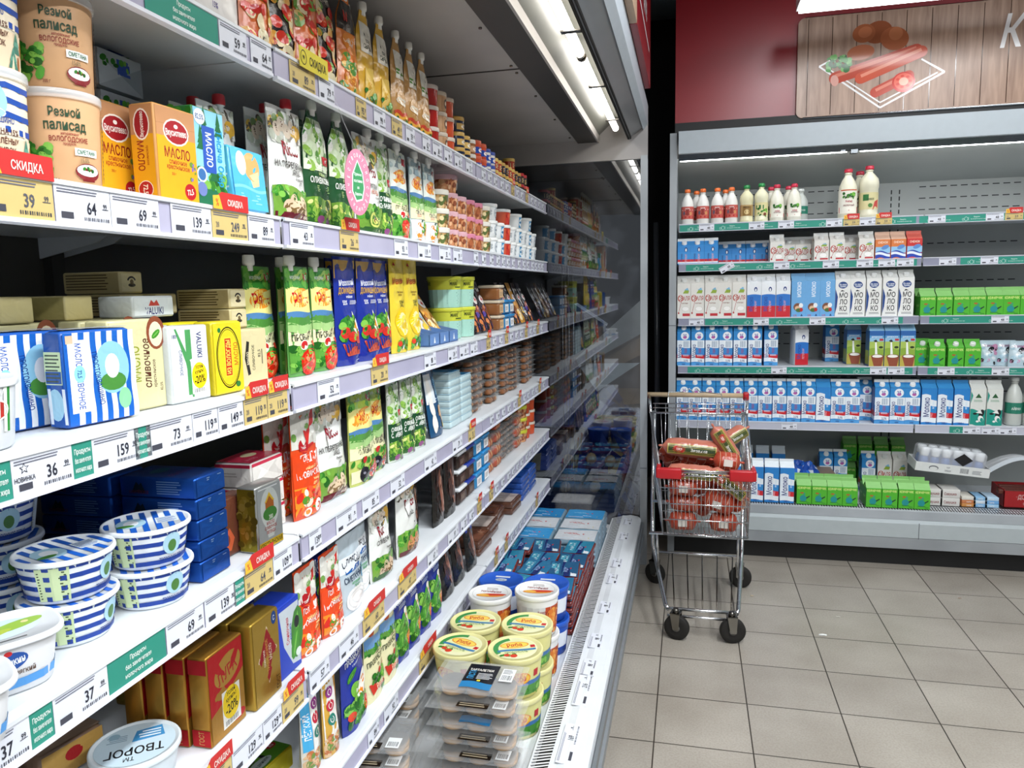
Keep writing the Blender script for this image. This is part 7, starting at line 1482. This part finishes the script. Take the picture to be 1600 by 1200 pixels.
# slips on the rear cooler rails, from (px centre, style, width)
RT = {0: [(1104, 'w'), (1182, 'w'), (1228, 'w'), (1303, 'w'), (1355, 'w'), (1330, 'y'), (1380, 'y'), (1463, 'w'), (1553, 'w'), (1583, 'y')],
      1: [(1138, 'tw'), (1221, 'w'), (1298, 'w'), (1351, 'w'), (1385, 'w'), (1414, 'w'), (1480, 'w'), (1545, 'w')],
      2: [(1088, 'w'), (1189, 'w'), (1277, 'w'), (1390, 'w'), (1562, 'w')], 3: [(1217, 'w'), (1372, 'w'), (1400, 'w'), (1478, 'w'), (1563, 'w')], 4: [(1233, 'w'), (1518, 'w'), (1548, 'w'), (1575, 'w')]}
GR = {0: [(1063, 1430), (1436, 1600)], 1: [(1072, 1432), (1500, 1600)], 2: [(1102, 1410), (1452, 1600)], 3: [(1075, 1425), (1450, 1600)], 4: [(1483, 1520)]}
@memo
def P_greenstrip(n, w_):
    p = Proto('green_notice_strip', 'notice strip'); m = MB(); m.box(-w_/2, -.0005, 0, w_/2, 0, .032, '#2f8f7c:paper'); p.part('paper_slip', m); a = Art('paper', .6)
    for i in range(n):
        x = -w_/2+w_*(i+.35)/n; a.ring(x, .012, .008, .010, .0014, '#c8e2da', 16, 0, PI*2).ring(x-.013, .010, .004, .006, .0012, '#c8e2da', 12).rect(x+.010, .004, x+.0112, .02, '#c8e2da').text('Продукты', x+.045, .021, .0055, '#c8e2da', .05).text('без заменителя молочного жира', x+.052, .011, .004, '#c8e2da', .065)
    p.part('label_print', MB().art(a, lambda u, v, d: (u, -.0005-d, v))); return p
REARS = ['top', 'second', 'third', 'fourth', 'fifth']
for sh in range(5):
    py = [357, 418, 505, 579, 664][sh]; Yf = RY-.0045
    for (a0, a1) in GR[sh]:
        x0, x1 = on_y(a0, py, Yf).x, on_y(a1, py, Yf).x; w_ = round(x1-x0, 2); put(P_greenstrip(max(1, round(w_/.165)), w_), 'long green notice strip', 'on '+REARS[sh]+' rear shelf rail', ((x0+x1)/2, Yf, RS[sh]-.034))
    for (px, st) in RT[sh]:
        x = on_y(px, py, Yf).x; y_ = st == 'y'
        o = put(P_price('y' if y_ else 'w', '48' if st != 'y' else '59', .075), 'tan sale price slip' if y_ else 'white price slip', 'on '+REARS[sh]+' rear shelf rail', (x, Yf-.002, RS[sh]-.034), 0, scale=(1, 1, .78), roll=-.5 if st == 'tw' else 0)
        if y_: put(P_sale(.07), 'red sale flag', 'on '+REARS[sh]+' rear shelf rail', (x, Yf-.0035, RS[sh]-.003), 0)
# pink and green oval wobbler hanging from the top shelf on a clear strip
wp = on_x(559, 285, -.66); top = on_x(522, 130, -.69)
wb = empty('hanging_wobbler', (wp.x, wp.y, wp.z), (0, 0, R90-.25)); tag(wb, 'pink oval shelf wobbler with green centre hanging from the top aisle shelf', 'sign')
m = MB(); n = 28; m.prism([(.040*math.sin(2*PI*i/n), .066*math.cos(2*PI*i/n)) for i in range(n)], -.0006, .0006, '#d8829a:paper', 'y'); link('oval_card', m, wb)
a = Art('paper', .5); a.poly([(0, .045), (.016, .02), (.020, -.01), (.012, -.035), (-.008, -.04), (-.020, -.02), (-.018, .015)], '#e6f0e6').poly([(0, .041), (.014, .018), (.0175, -.01), (.010, -.032), (-.007, -.036), (-.0175, -.018), (-.015, .014)], '#3f8f5a')
for i, t in enumerate(('Прямые', 'поставки', 'из', 'Европы')): a.text(t, 0, .016-i*.013, .006, '#e6f2e8', .026)
for i in range(22): q_ = 2*PI*i/22; a.text('ВКУСНОСЛЕДИМЗАКАЧЕСТВОМ'[i % 23], .030*math.sin(q_), .054*math.cos(q_), .0075, '#f6e6ea', None, -q_)
link('label_print', MB().art(a, lambda u, v, d: (u, -.0006-d, v)), wb)
tp = Matrix.Rotation(-(R90-.25), 3, 'Z') @ (Vector((XS+.008, top.y, SHELF[0]-.03))-wp)
m = MB(); m.tube([(0, 0, .064), (tp.x*.5-.004, tp.y*.5, (.064+tp.z)/2), tuple(tp)], .0012, 'clear_lid', 5); link('hanging_strip', m, wb)

# ------------------------------------------------------------------ things stacked behind the dirty end glass
def sack(x, y, z, w_, d, h, cols, seed, label):
    m = crumple(w_, d, h, cols, seed, 11); k = len(m.V)
    m.grid(lambda u, v: (w_*(u-.5), d*v, -.0), 1, 1, cols[0], False); shape('netted_sack', 'sack', [('sack_body', m)], label, (x, y, z))
BL = ['#2a3a78:wrap', '#1f2c62:wrap', '#384a90:wrap', '#8f8560:wrap']
m = MB(); m.box(-.98, 3.80, .0, -.28, 4.9, .12, '#5a4632:matte'); link_ = link('wooden_pallet', m); tag(link_, 'low wooden pallet behind the dirty end glass', 'pallet')
sack(-.62, 3.84, .121, .62, .9, .30, BL[:3]+['#3a2a34:wrap'], 1, 'lowest blue netted sack behind the end glass')
sack(-.60, 3.86, .43, .58, .8, .22, BL, 2, 'middle blue and yellow netted sack behind the end glass')
sack(-.58, 3.90, .66, .60, .75, .20, BL[:3]+['#4a4668:wrap'], 3, 'upper dark blue netted sack behind the end glass')
for i, (x, z) in enumerate(((-.62, .50), (-.50, .51), (-.40, .50), (-.64, .35), (-.48, .36))):
    m = MB(); m.lathe([(.0, -.02), (.022, -.014), (.032, 0), (.026, .014), (0, .022)], 10, '#a08a6a:matte'); o = link('potato', m, None, (x, 3.835, z), (PI/2, .3*i, .5)); tag(o, 'pale potato showing through the blue net, '+['top row first', 'top row second', 'top row third', 'lower row first', 'lower row second'][i], 'potato', 'potatoes showing through the netted sacks')
def board(name, pts, t, col, label, cat):
    m = MB(); n = len(pts); k = len(m.V); V = [Vector(p) for p in pts]; nn = (V[1]-V[0]).cross(V[2]-V[0]).normalized()*t
    m.V += [tuple(v) for v in V]+[tuple(v+nn) for v in V]; m.face(range(n), col); m.face([k+n+i for i in reversed(range(n))], col)
    for i in range(n): m.face((i, i+n, (i+1) % n+n, (i+1) % n), col)
    tag(link(name, m), label, cat)
Yg = 3.86
def bp(px, py, y): v = on_y(px, py, y); return tuple(v)
board('cardboard_sheet', [bp(900, 560, 3.9), bp(1000, 470, 3.95), bp(1004, 520, 3.95), bp(905, 575, 3.9)], .006, '#8d8d88:card', 'grey leaning cardboard sheet behind the end glass', 'cardboard')
board('cardboard_sheet', [bp(905, 578, 4.0), bp(1004, 525, 4.05), bp(1006, 552, 4.05), bp(910, 600, 4.0)], .006, '#8a7358:card', 'brown leaning cardboard sheet behind the end glass', 'cardboard')
board('cardboard_sheet', [bp(885, 565, 4.3), bp(1006, 500, 4.3), bp(1006, 630, 4.3), bp(890, 640, 4.3)], .006, '#6f5a44:card', 'dark brown cardboard sheet deepest behind the end glass', 'cardboard')
board('paper_sheet', [bp(902, 568, 3.93), bp(1000, 567, 3.93), bp(965, 590, 3.92), bp(933, 612, 3.92)], .002, '#b8bcba:paper', 'pale folded paper sheet over the blue sacks', 'paper')
board('plastic_rod', [bp(897, 475, 3.90), bp(903, 474, 3.90), bp(950, 506, 3.925), bp(948, 509, 3.925)], .006, '#b8bcc0:plastic', 'pale plastic strip hanging behind the end glass', 'plastic strip')
for i, px in enumerate((879, 884, 889, 896)):
    m = MB(); v = on_y(px, 500, 3.765); m.tube([(v.x, v.y, .0), (v.x, v.y, 1.72)], .0022, '#9a9a9a:metal', 6); o = link('hook_rod', m); tag(o, 'thin vertical metal rod behind the end glass', 'rod', 'thin rods behind the end glass')
m = MB(); v = on_y(1030, 560, 4.25); m.tube([(v.x-.01, 4.25, 0.02), (v.x-.012, 4.26, 1.0), (v.x-.022, 4.26, 1.75)], .016, '#3f4246:wrap', 8); o = link('wrapped_pole', m); tag(o, 'dark film-wrapped pole in the gap between the two cases', 'pole')
# ------------------------------------------------------------------ shopping cart
ct = empty('shopping_cart', (0.05, 3.3, 0)); tag(ct, 'chrome wire shopping cart with red corners parked beside the glass end', 'shopping cart')
OC = Vector((-.05, -3.3, 0))
def cc(name, mb, parent=None):
    mb.xf(Matrix.Translation(OC)); return link(name, mb, parent or ct)
CHR = '#dcdee0:metal'
FT = [(-.112, 3.02), (.245, 3.02)]; RTp = [(-.195, 3.60), (.262, 3.60)]; FB = [(-.102, 3.06), (.236, 3.06)]; RBm = [(-.150, 3.54), (.238, 3.54)]
ZF, ZR, ZFB, ZRB = .655, .80, .375, .44
ftl, ftr, rtl, rtr = (-.112, 3.02, ZF), (.245, 3.02, ZF), (-.180, 3.60, ZR), (.262, 3.60, ZR)
fbl, fbr, rbl, rbr = (-.100, 3.07, ZFB), (.236, 3.07, ZFB), (-.150, 3.52, ZRB), (.240, 3.52, ZRB)
def lp(a, b, t): return tuple(a[i]+(b[i]-a[i])*t for i in range(3))
def wires(name, A, B, C, D, nv, nh, r=.0014, rh=.0028):
    """A-B top edge, C-D bottom edge"""
    m = MB()
    for i in range(nv+1): t = i/nv; m.tube([lp(A, B, t), lp(C, D, t)], r, CHR, 5)
    for j in range(nh+1): t = j/nh; m.tube([lp(A, C, t), lp(B, D, t)], rh, CHR, 6)
    return cc(name, m)
wires('front_wire_mesh', ftl, ftr, fbl, fbr, 22, 4)
wires('side_wire_mesh', rtl, ftl, rbl, fbl, 26, 4); wires('side_wire_mesh', rtr, ftr, rbr, fbr, 26, 4)
wires('bottom_wire_mesh', rbl, rbr, fbl, fbr, 16, 2)
wires('rear_wire_mesh', (-.175, 3.60, .80), (.255, 3.60, .80), rbl, rbr, 10, 2)
m = MB()
for (p_, q_) in ((ftl, rtl), (ftr, rtr), (ftl, ftr), (rtl, rtr)): m.tube([p_, q_], .0048, CHR, 8)
cc('basket_rim', m)
for s_, (x0, x1) in ((0, (-.120, -.028)), (1, (.158, .252))):
    m = MB(); m.rbox(x0, 3.004, ZF-.028, x1, 3.034, ZF+.016, .006, '#b3161f:plastic', 2)
    xs = x0 if s_ == 0 else x1
    m.rbox(xs-.009, 3.004, ZF-.026, xs+.009, 3.10, ZF+.018, .006, '#b3161f:plastic', 2); cc('corner_bumper', m)
m = MB(); m.tube([(-.03, 3.012, ZF+.008), (.16, 3.012, ZF+.008)], .004, CHR, 8); m.tube([(-.03, 3.012, ZF-.012), (.16, 3.012, ZF-.012)], .003, CHR, 8); cc('front_bar', m)
# handle and child-seat gate
m = MB(); m.tube([(-.205, 3.76, .865), (.262, 3.76, .865)], .012, '#c3ac8c:plastic', 14); h_ = cc('handle', m)
for x in (-.222, .268): m = MB(); m.rbox(x-.014, 3.742, .842, x+.014, 3.782, .882, .008, '#b3161f:plastic', 2); cc('handle_end', m)
m = MB()
m.tube([(-.195, 3.76, .865), (-.188, 3.68, .84), rtl], .007, CHR, 8); m.tube([(.264, 3.76, .86), (.270, 3.68, .84), rtr], .007, CHR, 8); cc('handle_arm', m)
m = MB(); 
for i in range(9): x = -.16+.40*i/8; m.tube([(x, 3.63, .84), (x, 3.56, .60)], .002, CHR, 5)
for (z, y) in ((.84, 3.63), (.82, 3.624), (.60, 3.56)): m.tube([(-.17, y, z), (.25, y, z)], .003, CHR, 6)
m.tube([(-.10, 3.63, .84), (-.10, 3.70, .885), (-.02, 3.72, .885), (.0, 3.74, .90), (.02, 3.74, .88), (.03, 3.76, .90), (.05, 3.74, .885), (.15, 3.70, .88), (.16, 3.63, .80)], .0028, CHR, 6); cc('seat_gate_wire_mesh', m)
# chassis
def fr(name, pts, r=.009): m = MB(); m.tube(pts, r, CHR, 10); return cc(name, m)
fr('frame_tube', [(-.165, 3.66, .80), (-.165, 3.50, .40), (-.160, 3.44, .20), (-.135, 3.30, .155), (-.085, 2.96, .112), (-.075, 2.94, .108)])
fr('frame_tube', [(.250, 3.66, .80), (.245, 3.50, .40), (.240, 3.44, .20), (.228, 3.30, .155), (.198, 2.96, .112), (.190, 2.94, .108)])
fr('cross_tube', [(-.085, 2.945, .108), (.198, 2.945, .108)], .007); fr('cross_tube', [(-.078, 2.93, .085), (.192, 2.93, .085)], .006); fr('cross_tube', [(-.158, 3.40, .178), (.236, 3.40, .178)], .006)
fr('cross_tube', [(-.162, 3.15, .352), (.246, 3.15, .352)], .007); fr('cross_tube', [(-.160, 3.49, .395), (.245, 3.49, .395)], .007)
for x, xb in ((-.075, -.13), (.19, .205)): fr('upright', [(xb, 3.15, .352), (xb+.005, 3.25, .14)], .005)
m = MB()
for i in range(5): x = -.05+.055*i; m.tube([(x, 2.945, .11), (x-.02+.012*i, 3.40, .176)], .0028, '#55504a:metal', 6)
cc('lower_rack_wire_mesh', m)
for (x, y, a_, lab) in ((-.040, 2.905, .25, 0), (.175, 2.915, -.15, 0), (-.150, 3.47, .5, 1), (.240, 3.49, .1, 1)):
    w_ = MB(); r_ = .050
    w_.lathe([(.030, -.013), (r_-.004, -.013), (r_, -.009), (r_, .009), (r_-.004, .013), (.030, .013)], 28, '#23211f:rubber')
    w_.xf(Matrix.Rotation(PI/2, 4, 'Y') @ Matrix.Identity(4)); w_.xf(Matrix.Translation((x, y, r_)) @ Matrix.Rotation(PI/2-a_, 4, 'Z') @ Matrix.Rotation(0, 4, 'X'))
    wo = cc('wheel', w_)
    hb = MB(); hb.lathe([(.0, -.016), (.014, -.016), (.016, -.010), (.030, -.008), (.030, .008), (.016, .010), (.014, .016), (.0, .016)], 18, '#5c5a56:plastic'); hb.xf(Matrix.Rotation(PI/2, 4, 'Y')); hb.xf(Matrix.Translation((x, y, r_)) @ Matrix.Rotation(PI/2-a_, 4, 'Z')); hb.xf(Matrix.Translation(OC)); link('hub', hb, wo)
    f_ = MB(); 
    for s_ in (-1, 1): f_.prism([(-.012, -.006), (.012, -.006), (.024, .062), (-.016, .062)], s_*.018-.0015, s_*.018+.0015, '#8a8780:metal', 'x')
    f_.box(-.0195, -.016, .058, .0195, .024, .062, '#8a8780:metal'); f_.lathe([(.012, .062), (.014, .066), (.010, .078 if y < 3.2 else .12)], 12, '#6a6660:metal', 0, .004)
    f_.xf(Matrix.Translation((x, y, r_)) @ Matrix.Rotation(PI/2-a_, 4, 'Z')); cc('caster_fork', f_)
# sausages heaped in the basket
@memo
def P_saus(kind, ln=.20, r=.036):
    p = Proto('boiled_sausage', 'sausage'); m = MB(); c = ['#a8402b:film', '#bb6f5c:film', '#97341f:film'][kind]; prof = [(.002, -ln/2-.018), (.006, -ln/2-.010), (.004, -ln/2-.004)]
    n = 12
    for i in range(n+1):
        t = -1+2*i/n; q_ = (1-abs(t)**6)**.5 if abs(t) < 1 else .12; prof.append((max(.004, r*(q_*.97+.03*math.sin(i*2.1))), ln/2*t))
    prof += [(.004, ln/2+.004), (.006, ln/2+.010), (.002, ln/2+.018)]
    m.lathe(prof, 18, c); m.xf(Matrix.Rotation(PI/2, 4, 'Y')); p.part('casing', m)
    b = MB(); k = len(b.V)
    if kind == 1:
        
        a = Art('film', .006); a.rect(-.021, -.012, .021, .122, '#c8b85a').rect(-.0185, -.01, .0185, .12, '#14361f').ell(0, .02, .018, .018, '#c22a30').text('Вязанка', .0, .075, .012, '#e6e8e0', .07, PI/2).text('В', 0, .02, .016, '#f0e8e0')
        b.art(a, lambda u, v, d: ((r*1.035+d)*math.sin(u/r), -(r*1.035+d)*math.cos(u/r), (v-.055)*ln/.16)); b.xf(Matrix.Rotation(PI/2, 4, 'Y')); p.part('label_print', b)
    else:
        for q_ in (-.3, -.1, .1, .3): b.tube([(q_*ln, (r*1.0)*math.cos(2*PI*i/16), (r*1.0)*math.sin(2*PI*i/16)) for i in range(16)], .0012, '#e0b090:plastic', 4, True)
        if kind == 0: b.box(-.018, -r*1.03, -.014, .018, -r*.98, .014, '#d8d2ca:paper')
        p.part('netting', b)
    p.d = p.w = 2*r; p.h = 2*r; return p
SL = []
def sau(k, x, y, z, rz, tilt, label, ln=.19, r=.036):
    o = place(P_saus(k, ln, r), (x, y, z), 0, label, 'sausages in the shopping cart'); o.rotation_euler = (0, tilt, rz); return o
W = ['first', 'second', 'third', 'fourth']
g = random.Random(12)
for (k, x, y, z, rz, tl, lb, ln, r) in (
    (0, -.022, 3.112, .425, .0, .0, 'orange netted sausage, bottom front of the cart basket beside the post', .115, .040), (0, .143, 3.110, .428, -.06, .0, 'orange netted sausage, bottom front of the cart basket under the green one', .115, .040),
    (2, -.012, 3.115, .500, .1, .1, 'dark orange sausage in the cart, second layer beside the post', .13, .034), (0, .125, 3.105, .512, -.3, .2, 'round orange netted sausage in the middle of the cart front', .13, .042), (2, .196, 3.13, .500, 1.3, .1, 'dark orange sausage pressed in the cart front corner', .08, .030),
    (0, -.022, 3.100, .572, .05, .05, 'netted sausage with white price sticker at the cart front', .12, .036),
    (1, .010, 3.100, .635, .04, .06, 'pale pink labelled sausage behind the cart front bar', .20, .036), (1, .158, 3.092, .597, -.0, .68, 'pink sausage with green label slanting across the cart front', .18, .033),
    (1, .010, 3.22, .712, .05, .08, 'pink sausage with green label lying on top of the heap', .24, .042), (1, .150, 3.23, .730, .2, 1.0, 'upright pink sausage with green label in the cart heap', .18, .036), (0, .155, 3.17, .672, .1, .1, 'netted pink sausage under the upright one', .11, .040),
    (1, .175, 3.34, .735, .4, -.5, 'clear wrapped pink sausage at the cart side', .17, .036), (0, .045, 3.33, .660, .3, .1, 'orange sausage deep in the heap, upper middle', .2, .040), (2, -.07, 3.36, .66, 1.2, .1, 'orange sausage deep in the heap beside the post', .2, .040),
    (0, .06, 3.245, .452, 1.57, 0, 'orange sausage end showing low in the cart heap', .11, .036), (2, -.045, 3.245, .490, 1.57, 0, 'dark sausage end showing in the cart heap beside the post', .11, .034), (0, .19, 3.245, .480, 1.57, 0, 'orange sausage end showing in the cart heap, outer side', .11, .034), (2, .045, 3.235, .545, 1.57, 0, 'dark sausage end showing in the middle of the cart heap', .10, .034), (0, .19, 3.235, .575, 1.57, 0, 'orange sausage end showing under the slanting green one', .10, .034),
    (0, .14, 3.36, .545, .5, .1, 'orange sausage hidden in the heap, middle layer front', .19, .042), (0, -.035, 3.40, .52, 1.4, 0, 'orange sausage hidden in the heap, lower layer side', .2, .042), (2, .08, 3.40, .55, .2, 0, 'dark orange sausage hidden in the heap, middle layer back', .2, .042), (0, .12, 3.34, .478, 1.3, 0, 'orange sausage hidden in the heap, lower layer middle', .2, .042), (2, -.02, 3.45, .60, .1, .1, 'dark orange sausage hidden against the cart gate', .2, .040), (0, .13, 3.45, .62, .3, 0, 'orange sausage hidden against the cart gate corner', .16, .040)):
    sau(k, x, y, z, rz, tl, lb, ln, r)
# bits of litter on the tiles
for i, (px, py, c) in enumerate(((1286, 994, '#dfe0dc:paper'), (1310, 965, '#c8c4ba:paper'), (1500, 936, '#b09a88:paper'), (1175, 932, '#b8a890:paper'))):
    v = on_z(px, py, .0); m = crumple(.028 if i == 0 else .016, .014 if i == 0 else .008, .005, [c], i+3, 4); o = link('paper_scrap', m, None, (v.x, v.y, .0005)); tag(o, ['white torn paper scrap on the floor tile seam', 'tiny pale scrap on the tiles before the paper scrap', 'tiny brown scrap on tiles under the red box', 'tiny tan scrap on tiles beside the cart wheel'][i], 'scrap')
finish_labels()
